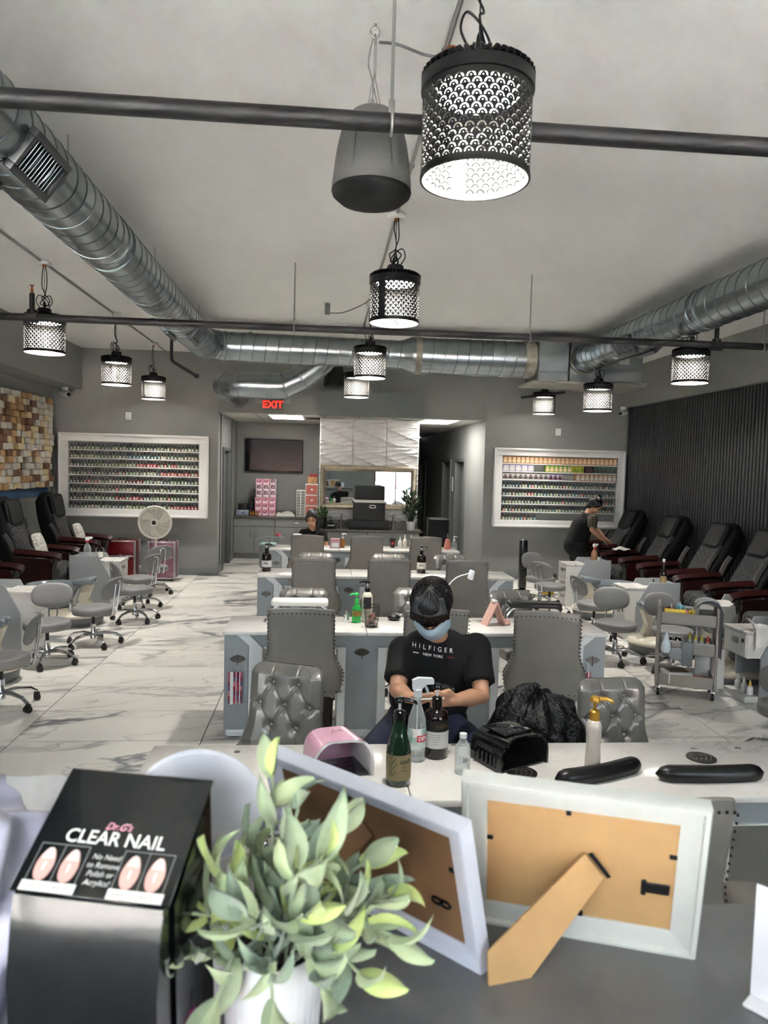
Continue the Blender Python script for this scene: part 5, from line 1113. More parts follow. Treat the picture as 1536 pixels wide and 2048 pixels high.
# ================================================================== PEDICURE STATIONS
def quilted(name, rgb, rough):
    m = bpy.data.materials.new(name); m.use_nodes = True; nt = m.node_tree; b = nt.nodes['Principled BSDF']; L = nt.links.new; N = nt.nodes.new
    b.inputs['Base Color'].default_value = lin(rgb)+(1,); b.inputs['Roughness'].default_value = rough; b.inputs['Sheen Weight'].default_value = 0.15
    tc = N('ShaderNodeTexCoord'); hs = []
    for a in (0.79, -0.79):
        mp = N('ShaderNodeMapping'); mp.inputs['Rotation'].default_value = (a, 0, a); L(tc.outputs['Object'], mp.inputs[0])
        w = N('ShaderNodeTexWave'); w.inputs['Scale'].default_value = 5.0; w.wave_profile = 'SIN'; w.bands_direction = 'Y'; L(mp.outputs[0], w.inputs['Vector'])
        p = N('ShaderNodeMath'); p.operation = 'POWER'; p.inputs[1].default_value = 0.3; L(w.outputs['Fac'], p.inputs[0]); hs.append(p.outputs[0])
    mn = N('ShaderNodeMath'); mn.operation = 'MINIMUM'; L(hs[0], mn.inputs[0]); L(hs[1], mn.inputs[1])
    bp = N('ShaderNodeBump'); bp.inputs['Strength'].default_value = 0.6; bp.inputs['Distance'].default_value = 0.012; L(mn.outputs[0], bp.inputs['Height']); L(bp.outputs[0], b.inputs['Normal'])
    return m
m_quilt = quilted('quilted black leather', (21,22,25), 0.6); m_bleath = mat('black leather', (20,21,23), 0.52, spec=0.35, bump=(120,0.08)); m_shell = mat('black chair shell', (10,10,11), 0.7, spec=0.25)
m_mahog = mat('mahogany', (44,12,11), 0.3, noise=(6,0.3), stretch=(1,6,1)); m_armch = mat('charcoal arm frame', (44,40,37), 0.5); m_cream = mat('cream fibreglass', (206,198,180), 0.35)
def massage_chair(label, loc, rz, recline, fill=0.0):
    """faces +X; loc is on the floor below the front edge of the seat"""
    t = thing('massage_chair', label, 'massage chair', loc, rz, 'black massage chairs')
    MB().rb(-0.62, -0.06, -0.27, 0.27, 0.0, 0.36, 0.03, 2).build('base', m_cream if fill else m_shell, t)
    MB().rb(-0.54, 0.0, -0.26, 0.26, 0.38, 0.58, 0.07, 4).build('seat', m_quilt, t)
    MB().rb(-0.14, -0.02, -0.25, 0.25, 0.30, 0.44, 0.04, 3).build('leg_rest', m_quilt, t)
    Mb = T(-0.46, 0, 0.46) @ Matrix.Rotation(-recline, 4, 'Y')
    b = MB(); b.M = Mb
    def bf(u, v):
        th = 2*PI*u; z = 0.99*v; w = 0.29-0.045*v**2; d = 0.085+0.03*math.sin(PI*v); e = 0.45; c, s = math.cos(th), math.sin(th); k = min(1.0, (1-v)*7+0.25)**0.5*min(1, v*10+0.4)**0.5
        bulge = -0.07*math.sin(PI*min(1, v*1.0))
        return (d*k*math.copysign(abs(c)**e, c)-0.06+bulge*0.5, w*k*math.copysign(abs(s)**e, s), z)
    b.grid(bf, 36, 18, cu=True); b.f.append(tuple(range(36))); b.m.append(0); b.f.append(tuple(18*36+i for i in range(36))); b.m.append(0)
    b.build('backrest', m_shell, t, angle=60)
    p = MB(); p.M = Mb; p.rb(-0.05, 0.055, -0.225, 0.225, 0.02, 0.66, 0.045, 3).build('back_pad', m_quilt, t)
    h = MB(); h.M = Mb @ T(0.045, 0, 0.74) @ Matrix.Rotation(0.10, 4, 'Y'); h.rb(-0.045, 0.04, -0.195, 0.195, -0.15, 0.19, 0.038, 4)
    hp = h.build('head_pillow', m_bleath, t, angle=60)
    q = MB(); q.M = Mb @ T(0.045, 0, 0.74) @ Matrix.Rotation(0.10, 4, 'Y'); q.tube([(0.036, 0.185*math.copysign(abs(math.cos(a))**0.35, math.cos(a)), 0.02+0.165*math.copysign(abs(math.sin(a))**0.35, math.sin(a))) for a in [2*PI*k/40 for k in range(40)]], 0.005, 5, closed=True).build('piping', m_bleath, hp)
    for s in (-1, 1):
        y0, y1 = s*0.29, s*0.375; a, c = min(y0,y1), max(y0,y1)
        ar = MB().prism([(-0.56,0.30),(-0.10,0.30),(-0.04,0.50),(-0.06,0.66),(-0.50,0.68)], a+0.012, c-0.012, 'y').build('arm_panel', m_mahog, t)
        MB().tube(bez([(-0.50,(a+c)/2,0.735),(-0.30,(a+c)/2,0.725),(-0.06,(a+c)/2,0.705),(0.06,(a+c)/2,0.675)],5), [0.045]*12+[0.05]*4, 4).build('arm_top', m_mahog, ar)
        MB().tube(bez([(0.0,(a+c)/2,0.67),(-0.035,(a+c)/2,0.50),(-0.01,(a+c)/2,0.30)],5), 0.035, 6).build('arm_post', m_armch, ar)
        MB().tube(bez([(-0.50,(a+c)/2,0.72),(-0.56,(a+c)/2,0.86),(-0.62,(a+c)/2,0.95)],5), 0.035, 6).build('arm_wing', m_armch, ar)
    return t
for i, (px, py, lab) in enumerate(((1142,1103,'farthest black massage chair on the right, beside the bending woman'), (1213,1126,'black massage chair on the right, second from the back wall'), (1290,1152,'black massage chair on the right, third from the back wall'), (1380,1178,'black massage chair on the right whose quilted seat shows behind the trolley'), (1475,1218,'black massage chair cut off by the right edge of the picture'))):
    p = G(px, py, 0.58); massage_chair(lab, (4.15, p.y-0.28, 0), PI, math.radians(30), 2)
for cy, x, lab in ((7.85,-3.30,'black massage chair cut off by the left edge, with a grey pillow'), (9.50,-3.24,'black massage chair on the left with a patterned white pillow, nearer of two'), (11.07,-3.26,'black massage chair on the left nearest the back wall, with patterned pillow')):
    massage_chair(lab, (x, cy, 0), 0, math.radians(17), 1)
m_patt = mat('patterned pillow', (214,210,200), 0.8, noise=(34, 0.6, (120,118,112))); m_gpil = mat('grey satin pillow', (120,124,126), 0.4, bump=(25,0.5))
def pillow(label, p, rz, m, w=0.32, h=0.34):
    t = thing('throw_pillow', label, 'pillow', p, rz); b = MB(); b.M = Matrix.Rotation(-0.32, 4, 'Y')
    def f(u, v, s): x, z = 2*u-1, 2*v-1; return (s*0.055*((1-x*x)*(1-z*z))**0.45+0.06, x*w/2*(1-0.06*z*z), h/2+z*h/2*(1-0.06*x*x))
    b.grid(lambda u, v: f(u, v, 1), 16, 16).grid(lambda u, v: f(u, v, -1), 16, 16).build('cushion', m, t, angle=70)
pillow('grey satin pillow on the massage chair at the left edge', (-3.60, 7.85, 0.60), 0.0, m_gpil, 0.40, 0.38)
pillow('white patterned pillow on the nearer left massage chair', (-3.56, 9.50, 0.60), 0.0, m_patt)
pillow('white patterned pillow on the farther left massage chair', (-3.58, 11.07, 0.60), 0.0, m_patt)

m_cab = mat('white cabinet', (206,205,200), 0.4); m_cabg = mat('grey cabinet panel', (150,153,155), 0.4); m_bowl = mat('grey glazed bowl', (112,120,126), 0.1, coat=0.6)
m_ctopm = marble('cabinet marble', (222,219,212), (206,203,196), (150,150,150), 2.0, 3.0, rough=0.2, amount=0.9, width=0.02)
def cabinet(label, near, side, open_door=False, depth=0.62):
    """drawer cabinet between chairs; near = its front corner nearest the camera, side = +1 on the right of the room"""
    t = thing('pedicure_cabinet', label, 'cabinet', (near[0], near[1], 0), 0, 'pedicure cabinets'); s = side; w = 0.34
    X = lambda a, b: (min(s*a, s*b), max(s*a, s*b))
    x = X(0.012, depth); cc_ = MB()
    if open_door: cc_.bb(x[0], x[1], 0.0, w, 0.375, 0.575).bb(x[0], x[1], 0.0, w, 0.0, 0.05)
    else: cc_.bb(x[0], x[1], 0.0, w, 0.0, 0.575)
    cc_.build('carcass', m_cab, t)
    x = X(0.0, 0.30); MB().rb(x[0], x[1], -0.005, w+0.005, 0.575, 0.60, 0.004, 1).build('cabinet_top', m_ctopm, t)
    for y0, y1 in ((-0.018, -0.001), (w+0.001, w+0.018)): MB().prism([(s*0.13,0.0),(s*0.13,0.38),(s*0.28,0.66),(s*(depth+0.02),0.66),(s*(depth+0.02),0.0)], y0, y1, 'y').build('side_panel', m_cabg, t)
    x = X(depth, depth+0.02); MB().bb(x[0], x[1], 0, w, 0, 0.64).build('back_panel', m_cabg, t)
    zs = ((0.385,0.57),) if open_door else ((0.385,0.57),(0.20,0.38),(0.015,0.195))
    for z0, z1 in zs:
        x = X(0.0, 0.016); d = MB().rb(x[0], x[1], 0.006, w-0.006, z0, z1, 0.003, 1).build('drawer', m_cab, t)
        x = X(-0.004, 0.0); MB().rb(x[0], x[1], w*0.34, w*0.62, (z0+z1)/2+0.0, (z0+z1)/2+0.05, 0.002, 1).build('pull', m_nick, d)
        MB().cyl((s*-0.004, 0.05, (z0+z1)/2+0.04), (s*0.004, 0.05, (z0+z1)/2+0.04), 0.018, n=14).build('lock', mat('dark lock', (60,58,56), 0.4, 0.6), d)
    if open_door:
        x = X(0.0, 0.35); MB().rb(-0.27 if s > 0 else 0.0, 0.0 if s > 0 else 0.27, 0.30, 0.318, 0.02, 0.37, 0.003, 1).build('open_door', m_cab, t)
        x = X(0.0, 0.02); MB().bb(s*0.40-0.01, s*0.40+0.01, 0.0, w, 0.05, 0.375).build('open_recess', mat('recess', (120,118,112), 0.7), t)
    return t
cabinet('white drawer cabinet with grey side panel by the second right massage chair', (3.45, 9.88), 1)
cabinet('white drawer cabinet with a tall brown bottle on it, right side', (3.46, 7.91), 1)
cabinet('white drawer cabinet partly hidden behind the grey towel', (3.95, 6.85), 1)
cabinet('white drawer cabinet with open door at the right edge', (3.56, 5.70), 1, True, 0.6)
cabinet('white drawer cabinet with grey panel and spray bottle, left side', (-2.565, 9.55), -1)
cabinet('white drawer cabinet at the left edge behind the stools', (-2.76, 7.25), -1)

def basin(label, loc, side):
    t = thing('foot_basin', label, 'foot basin', (loc[0], loc[1], 0), 0 if side < 0 else PI, 'pedicure foot basins')
    MB().lathe([(0.0,0.0),(0.38,0.0),(0.40,0.02),(0.41,0.10),(0.0,0.10)], 40, (0.0,0,0), sy=0.70).build('skirt', mat('grey skirt', (96,99,100), 0.4), t)
    MB().lathe([(0.41,0.10),(0.43,0.125),(0.41,0.15),(0.28,0.19),(0.0,0.20)], 40, (0.0,0,0), sy=0.70).build('platform', m_cream, t)
    MB().lathe([(0.0,0.18),(0.16,0.18),(0.20,0.24),(0.27,0.40),(0.31,0.445),(0.315,0.46),(0.295,0.455),(0.25,0.38),(0.18,0.25),(0.0,0.235)], 40, (-0.13,0,0), sy=0.88).build('bowl', m_bowl, t, angle=60)
    b = MB().prism([(0.16,0.17),(0.30,0.17),(0.24,0.30),(0.30,0.46),(0.20,0.46),(0.14,0.30)], -0.05, 0.05, 'y').build('bracket', m_cream, t)
    MB().cyl((0.22,-0.052,0.22),(0.22,-0.06,0.22),0.018,n=14).build('bracket_bolt', m_nick, b)
    p = MB(); p.M = T(0.22,0,0.49) @ Matrix.Rotation(-0.15, 4, 'Y'); p.rb(-0.13, 0.10, -0.11, -0.005, -0.03, 0.045, 0.03, 3).rb(-0.13, 0.10, 0.005, 0.11, -0.03, 0.045, 0.03, 3).build('foot_pad', m_bowl, t)
    MB().tube(bez([(0.10,-0.20,0.19),(0.10,-0.20,0.30),(0.05,-0.20,0.33)],5), 0.012, 8).build('faucet', m_chrome, t)
basin('grey glazed foot basin on a cream base, behind the two left stools', (-2.90, 8.55), -1); basin('grey glazed foot basin beyond the left spray bottle cabinet', (-3.03, 10.45), -1); basin('foot basin partly cut off at the lower left', (-2.95, 6.32), -1)
basin('grey glazed foot basin on a cream base before the right cabinets', (3.72, 9.15), 1); basin('foot basin behind the stools left of the trolley', (3.70, 7.35), 1); basin('grey foot basin behind the wheeled trolley', (3.85, 6.30), 1)

def clear_spray(label, loc, head, body, s=1.0):
    t = thing('spray_bottle', label, 'bottle', loc, 0.4, None, s); MB().lathe([(0.0,0),(0.036,0),(0.04,0.006),(0.04,0.11),(0.03,0.14),(0.014,0.17),(0.014,0.19)], 22).build('bottle_body', body, t)
    MB().lathe([(0.0,0.185),(0.017,0.185),(0.017,0.205),(0.0,0.205)], 14).build('spray_collar', head, t); h = MB().prism([(-0.02,0.203),(-0.022,0.235),(0.0,0.245),(0.055,0.243),(0.055,0.225),(0.02,0.215),(0.015,0.203)], -0.012, 0.012, 'y').build('spray_head', m_white, t); MB().tube([(0.02,0,0.222),(0.035,0,0.20),(0.04,0,0.18)], 0.005, 6).build('trigger', head, h)
m_redp = mat('red plastic', (186,36,44), 0.35)
clear_spray('clear spray bottle with red and white head on the left cabinet', (-3.02, 9.66, 0.61), m_redp, clear('clear plastic', (226,232,232)), 1.15)
def dark_bottle(label, loc, h=0.2, lab=True, tall=False):
    t = thing('dark_bottle', label, 'bottle', loc); MB().lathe([(0.0,0),(0.034,0),(0.037,0.005),(0.037,h*0.45),(0.03,h*0.58),(0.014,h*0.75),(0.013,h),(0.0,h)], 20).build('bottle_body', mat('dark amber glass', (24,12,12), 0.1, coat=0.4), t)
    label_band(t, 0.037, 0.01, h*0.38, mat('label paper white', (214,212,206), 0.7) if lab else mat('tan label', (150,128,92), 0.7), TH(-170), TH(10)); MB().lathe([(0.015,h*0.93),(0.016,h*1.05),(0.0,h*1.06)], 14).build('cap', m_white if tall else m_black, t)
dark_bottle('dark bottle with white label on the left cabinet', (-2.88, 9.72, 0.61), 0.22)
clear_spray('spray bottle with red head on the farthest right cabinet', (3.90, 10.02, 0.61), m_redp, mat('tan liquid', (150,110,84), 0.2), 1.1); dark_bottle('dark bottle with white label on the farthest right cabinet', (3.97, 10.08, 0.61), 0.2)
dark_bottle('tall brown bottle with white cap and tan label on the right cabinet', (3.97, 8.05, 0.61), 0.29, False, True)
t = bottle('polish_bottle', 'tiny white nail polish bottle beside the tall brown bottle', (3.83, 8.0, 0.61), [(0.0,0),(0.017,0),(0.017,0.035),(0.009,0.04),(0.0,0.04)], mat('white paint', (222,222,220), 0.4)); MB().lathe([(0.009,0.038),(0.008,0.075),(0.0,0.076)], 12).build('cap', m_black, t)
t = thing('towel', 'white towel on the arm of the second right massage chair', 'towel', (4.40, 10.26, 0.765)); MB().grid(lambda u, v: (0.12*(2*u-1), 0.09*(2*v-1), 0.05*math.exp(-((2*u-1)**2+(2*v-1)**2))+0.014*math.sin(9*u+3*v)*math.sin(7*v+2)), 22, 18).build('cloth', mat('white towel', (216,214,208), 0.95, bump=(90,0.5)), t)
t = bottle('dark_bottle', 'small amber bottle at the right edge on the marble cabinet top', (4.28, 7.0, 0.61), [(0.0,0),(0.03,0),(0.032,0.005),(0.032,0.09),(0.012,0.12),(0.0,0.12)], mat('dark amber glass', (24,12,12), 0.1, coat=0.4)); label_band(t, 0.032, 0.02, 0.075, mat('tan label', (150,128,92), 0.7), TH(-170), TH(10)); MB().lathe([(0.013,0.115),(0.013,0.14),(0.0,0.14)], 12).build('cap', m_black, t)

# towels on the open cabinet at the right edge
t = thing('towel', 'white towel draped over the open cabinet at the right edge', 'towel', (3.78, 5.74, 0.602))
def tw(u, v):
    x = -0.16+0.36*u; y = 0.12-0.30*v; dr = max(0, -y-0.06); z = 0.05+0.035*math.sin(5*u+2)*math.sin(4*v+1)+0.012*math.sin(17*u+6*v)
    return (x, max(y, -0.075)-0.01*math.sin(11*u), z-dr*1.3)
MB().grid(tw, 30, 30).grid(lambda u, v: V(tw(u, v))+V((0,0.004,-0.012)), 30, 30).build('cloth', mat('white towel', (216,214,208), 0.95, bump=(90,0.5)), t, angle=80)
t = thing('towel_roll', 'rolled cream towel on top of the white towel at the right edge', 'towel', (4.0, 5.86, 0.62)); MB().cyl((-0.09,0,0.12),(0.09,0.03,0.12),0.075,n=24).cyl((-0.095,0,0.12),(-0.09,0,0.12),0.05,n=20).build('roll', mat('cream towel', (220,212,194), 0.95, bump=(90,0.5)), t)
for k, c in enumerate(((226,226,222), (216,214,206), (206,170,60))):
    t = bottle('squeeze_bottle', ('white pointed squeeze bottle in the open cabinet, left', 'white pointed squeeze bottle in the open cabinet, middle', 'squeeze bottle with yellow cap in the open cabinet')[k], (3.66, 5.95-0.09*k, 0.05), [(0.0,0),(0.025,0),(0.026,0.06),(0.012,0.075),(0.0,0.075)], m_white); MB().lathe([(0.016,0.072),(0.012,0.09),(0.003,0.125),(0.0,0.125)], 12).build('spout', mat('cap %d' % k, c, 0.4), t)

# ------------------------------------------------------------------ wheeled trolley
tr_ = thing('utility_trolley', 'beige three tier wheeled trolley with a grey towel over it', 'trolley', (3.17, 5.95, 0), TH(-24))
m_trol = mat('beige metal', (150,144,138), 0.45, 0.1); TW, TD = 0.43, 0.30
for z in (0.14, 0.42, 0.67):
    b = MB(); b.bb(-TW/2,TW/2,-TD/2,TD/2,z-0.045,z-0.04)
    for a in ((-TW/2,TW/2,-TD/2,-TD/2+0.004),(-TW/2,TW/2,TD/2-0.004,TD/2),(-TW/2,-TW/2+0.004,-TD/2,TD/2),(TW/2-0.004,TW/2,-TD/2,TD/2)): b.bb(a[0],a[1],a[2],a[3],z-0.045,z+0.055)
    b.build('tray', m_trol, tr_)
for s in (-1, 1):
    x = s*(TW/2+0.014)
    MB().tube(bez([(x,-TD/2+0.0,0.09),(x,-TD/2-0.01,0.14),(x,-TD/2+0.012,0.25),(x,-TD/2+0.02,0.72),(x,-TD/2+0.05,0.775),(x,0,0.785),(x,TD/2-0.05,0.775),(x,TD/2-0.02,0.72),(x,TD/2-0.012,0.25),(x,TD/2+0.01,0.14),(x,TD/2,0.09),(x,TD/2-0.06,0.075),(x,0,0.072),(x,-TD/2+0.06,0.075),(x,-TD/2,0.09)],5), 0.0125, 8).build('side_frame', m_trol, tr_)
for sx in (-1, 1):
    for sy in (-1, 1):
        c = MB().cyl((sx*TW/2-0.012, sy*TD/2*0.8, 0.032),(sx*TW/2+0.012, sy*TD/2*0.8, 0.032),0.032,n=16).build('caster', m_black, tr_); MB().rb(sx*TW/2-0.017, sx*TW/2+0.017, sy*TD/2*0.8-0.012, sy*TD/2*0.8+0.012, 0.028, 0.075, 0.004).build('caster_fork', m_chrome, c)
TM = T(tr_.location) @ RZ(tr_.rotation_euler.z)
def on_tr(x, y, z): return TM @ V((x, y, z))
def tthing(name, label, cat, x, y, z, rz=0): return thing(name, label, cat, on_tr(x, y, z), TH(-24)+rz)
t = tthing('towel', 'grey towel draped over the right end of the trolley', 'towel', TW/2-0.06, 0.02, 0.66)
def gt(u, v):
    th = PI*1.05*v; y = 0.17*(2*u-1); r = 0.06+0.012*math.sin(13*u+2*v)+0.008*math.sin(23*u+5)
    if v < 0.35: return (-0.09-0.012*math.sin(14*u+3), y*0.9, -0.12+0.22*v/0.35)
    k = (v-0.35)/0.65
    if k < 0.45: a = PI*(1-k/0.45); return (0.0+0.095*math.cos(a)+0.01*math.sin(15*u), y*0.85, 0.10+0.07*math.sin(a)+0.018*math.sin(11*u+4*k))
    return (0.10+0.016*math.sin(12*u+1), y*(0.9-0.2*(k-0.45)), 0.10-0.42*(k-0.45)/0.55+0.02*math.sin(5*u))
MB().grid(gt, 36, 44).grid(lambda u, v: V(gt(u, v))*0.93, 36, 44).build('cloth', mat('grey towel', (168,170,172), 0.95, bump=(110,0.6)), t, angle=80)
t = tthing('plastic_tray', 'black and yellow plastic tray of tools on top of the trolley', 'tray', -0.06, 0.0, 0.632); MB().rb(-0.13,0.16,-0.12,0.12,0.0,0.05,0.008).build('black_tray', m_black, t); MB().rb(-0.13,0.04,-0.11,0.02,0.04,0.10,0.01).build('yellow_bin', mat('yellow plastic', (224,196,30), 0.4), t)
for nm, lab, x, y, z, c in (('scrunchie','dark red flower clip on the trolley tray', -0.13, 0.06, 0.72, (96,26,40)), ('toy','pink pointed bottle on the trolley tray', -0.02, 0.02, 0.70, (222,130,150)), ('toy','light blue star clip on the trolley tray', -0.06, 0.08, 0.74, (110,176,200)), ('toy','yellow toy piece on the trolley tray', 0.04, 0.0, 0.71, (230,200,40))):
    t = tthing('nail_accessory', lab, 'accessory', x, y, z)
    for k in range(5): MB().sph((0.022*math.cos(k*1.256), 0.016*math.sin(k*1.256), 0.012*math.sin(k*2.5)), (0.016,0.014,0.018), 8, 6).build('lobe', mat('accessory %s' % str(c), c, 0.5), t)
    MB().lathe([(0.008,0.0),(0.003,0.05),(0.0,0.05)], 8).build('tip', m_white, t)
for k in range(4):
    cc = ((214,186,60),(214,186,60),(206,196,80),(190,36,40))[k]; t = tthing('squeeze_bottle', ('clear squeeze bottle with yellow tip on the middle tray, leftmost', 'clear squeeze bottle with yellow tip on the middle tray, second', 'clear squeeze bottle with lime tip on the middle tray', 'clear squeeze bottle with red tip on the middle tray')[k], 'bottle', 0.03+0.045*k, 0.05-0.035*k, 0.382)
    MB().lathe([(0.0,0),(0.022,0),(0.023,0.08),(0.012,0.10),(0.0,0.10)], 16).build('bottle_body', mat('milky plastic', (186,186,170), 0.3), t); MB().lathe([(0.014,0.097),(0.012,0.115),(0.003,0.155),(0.0,0.155)], 12).build('spout', mat('tip %d' % k, cc, 0.4), t)
t = tthing('storage_bin', 'white plastic bin of black tools on the middle trolley tray', 'bin', -0.11, -0.02, 0.382); MB().bb(-0.09,0.09,-0.1,0.1,0,0.005).bb(-0.09,-0.085,-0.1,0.1,0,0.10).bb(0.085,0.09,-0.1,0.1,0,0.10).bb(-0.09,0.09,-0.1,-0.095,0,0.10).bb(-0.09,0.09,0.095,0.1,0,0.10).build('bin_body', m_white, t); tl = MB(); rn = random.Random(4)
for k in range(16): tl.M = T(rn.uniform(-0.06,0.06), rn.uniform(-0.07,0.07), 0.075) @ RZ(rn.uniform(0,3)); tl.cyl((-0.03,0,0),(0.03,0,0.02),0.007,n=6)
tl.M = Matrix(); tag(tl.build('nail_tools', m_blk, t), kind='stuff')
t = tthing('file_rack', 'white perforated strip holder on the middle trolley tray', 'holder', 0.12, -0.135, 0.43); MB().rb(-0.09,0.09,-0.008,0.008,0,0.05,0.003).build('strip', m_white, t)
for k in range(8): MB().cyl((-0.075+0.021*k,-0.009,0.028),(-0.075+0.021*k,-0.007,0.028),0.005,n=8).build('slot', m_black, t)
t = tthing('wash_bulb', 'translucent teardrop wash bottle hanging on the trolley', 'bottle', -0.17, -0.195, 0.40); MB().lathe([(0.0,-0.02),(0.03,-0.01),(0.042,0.025),(0.034,0.07),(0.016,0.13),(0.010,0.17),(0.0,0.175)], 22, sy=0.7).build('bulb', mat('milky bulb', (196,208,214), 0.25), t)
t = tthing('hand_towel', 'folded grey cloth hanging on the trolley middle tray', 'towel', 0.0, -0.17, 0.33); MB().rb(-0.045,0.045,-0.012,0.012,-0.05,0.16,0.008).build('cloth', mat('grey cloth', (128,132,136), 0.95), t)
t = tthing('caddy_box', 'small white box hanging on the trolley middle tray', 'box', -0.09, -0.175, 0.335); MB().rb(-0.045,0.045,-0.02,0.02,0,0.10,0.003).build('box', m_cabg, t)
t = tthing('scale_box', 'white box with brown lid on the bottom tray of the trolley', 'box', -0.07, -0.03, 0.105, 0.4); MB().rb(-0.11,0.11,-0.09,0.09,0,0.10,0.012).build('box', m_white, t); MB().rb(-0.085,0.085,-0.07,0.07,0.10,0.108,0.004).build('lid_plate', mat('brown lid', (86,74,54), 0.4), t)
t = tthing('file_pack', 'red pack of files on the bottom tray of the trolley', 'pack', 0.13, -0.07, 0.105, -0.3); MB().rb(-0.07,0.07,-0.04,0.04,0,0.07,0.004).build('pack', mat('red card', (190,44,40), 0.5, noise=(30,0.4,(200,120,110))), t)

# ================================================================== POLISH DISPLAYS
m_disp = mat('white display frame', (220,220,217), 0.4)
def display(name, label, x0, x1, z0, z1, rows, bx, bz0, bz1):
    t = thing(name, label, 'display shelf', (x0, YB, z0)); w, h = x1-x0, z1-z0; d = 0.13
    for a, b, c, e in ((0,w,0,bz0),(0,w,h-bz1,h),(0,bx,bz0,h-bz1),(w-bx,w,bz0,h-bz1)): MB().rb(a, b, -d, 0, c, e, 0.004, 1).build('frame_board', m_disp, t)
    for a, b, c, e in ((-0.02,w+0.02,-0.02,0.015),(-0.02,w+0.02,h-0.015,h+0.02),(-0.02,0.015,0.0,h),(w-0.015,w+0.02,0.0,h)): MB().rb(a, b, -d-0.03, 0, c, e, 0.006, 2).build('frame_moulding', m_disp, t)
    MB().bb(bx, w-bx, -0.012, -0.004, bz0, h-bz1).build('back_panel', mat('display back', (150,152,150), 0.6), t)
    sp = (h-bz0-bz1)/rows
    for k in range(1, rows): MB().rb(bx, w-bx, -d+0.005, -0.01, bz0+sp*k-0.008, bz0+sp*k+0.008, 0.002, 1).build('shelf', m_disp, t)
    return [z0+bz0+sp*k+(0.0085 if k else 0.0005) for k in range(rows)], x0+bx, x1-bx, sp
ZL, LX0, LX1, SPL = display('polish_display', 'wide white framed nail polish display on the left back wall', -4.24, -1.90, 0.985, 2.30, 8, 0.125, 0.115, 0.115)
ZR, RX0, RX1, SPR = display('polish_display', 'white framed polish and box display on the right back wall', 2.95, 5.20, 0.945, 2.255, 8, 0.11, 0.10, 0.11)
pal = [(104,124,98),(128,142,112),(90,112,108),(150,154,130),(116,130,84),(84,94,88),(150,60,66),(176,96,92),(70,110,120),(150,140,120),(100,40,48),(110,120,112)]
m_cap = mat('dark green cap', (30,36,30), 0.35); m_dot = mat('label dot', (206,204,192), 0.6)
pbm = []
def pol_geo(b, s=1.0):
    b.lathe([(0.0,0),(0.020,0),(0.0225,0.005),(0.0225,0.03),(0.016,0.043),(0.009,0.047)], 10, mi=0); b.lathe([(0.0,0.046),(0.0105,0.046),(0.009,0.088),(0.0,0.089)], 8, mi=1)
    b.add([(0.0125*math.cos(2*PI*k/8), -0.0228, 0.019+0.0125*math.sin(2*PI*k/8)) for k in range(8)], [tuple(range(8))], 2)
for i, c in enumerate(pal):
    b = MB(); pol_geo(b); pbm.append(b.mesh('polish_bottle', [mat('polish %02d' % i, c, 0.15, coat=0.3), m_cap, m_dot]))
rowpal = [[0,1,5,3,0,5,1,9,3],[1,3,0,1,8,8,2,1,9],[2,0,3,4,7,6,6,6,11],[5,0,5,10,0,3,7,7,7],[5,7,3,9,10,0,5,0,1],[0,3,1,7,9,0,5,1,3],[5,9,0,6,6,4,6,0,1],[0,1,0,5,4,1,3,7,6]]
rn = random.Random(21); ordn = ['top','second','third','fourth','fifth','sixth','seventh','bottom']
for r in range(8):
    z = ZL[7-r]; n = 37
    for k in range(n):
        f = (k+0.5)/n; ci = rowpal[r][min(8, int(f*9))]; ci = ci if rn.random() < 0.7 else rn.choice((0,1,3,5,9,11))
        o = ob('polish_bottle', pbm[ci], None, (LX0+0.02+f*(LX1-LX0-0.04)+rn.uniform(-0.006,0.006), YB-0.085+rn.uniform(-0.01,0.01), z), (0,0,rn.uniform(-0.3,0.3)))
        s = rn.uniform(1.0,1.22); o.scale = (s,s,s*rn.uniform(0.92,1.08))
        tag(o, '%s nail polish bottle, %s of the %s shelf, left display' % (('green','olive','teal','beige green','yellow green','dark grey','red','rose','blue','sand','dark red','pale grey')[ci], ('far left','left','middle','right','far right')[min(4, int(f*5))], ordn[r]), 'bottle', 'polish bottles, %s shelf of the left display' % ordn[r])
b = MB()
for r, n0 in ((3,36),(4,36),(5,36),(6,36),(7,11)):
    z = ZR[7-r]; 
    for k in range(n0):
        f = (k+0.5)/36; M_ = T(RX0+0.02+f*(RX1-RX0-0.04)+rn.uniform(-0.006,0.006), YB-0.085, z) @ Matrix.Diagonal((1.12,1.12,rn.uniform(1.0,1.18),1)); b.M = M_; k0 = len(b.m); pol_geo(b); ci = rn.choice((0,1,2,3,4,5,5,8,9,11,7,0)); b.m[k0:] = [({0:2+ci,1:0,2:1}[q]) for q in b.m[k0:]]
b.M = Matrix(); o = b.build('polish_bottles', [m_cap, m_dot]+[MATS['polish %02d' % i] for i in range(12)]); tag(o, 'rows of small polish bottles on the lower shelves of the right display', 'bottles', kind='stuff')
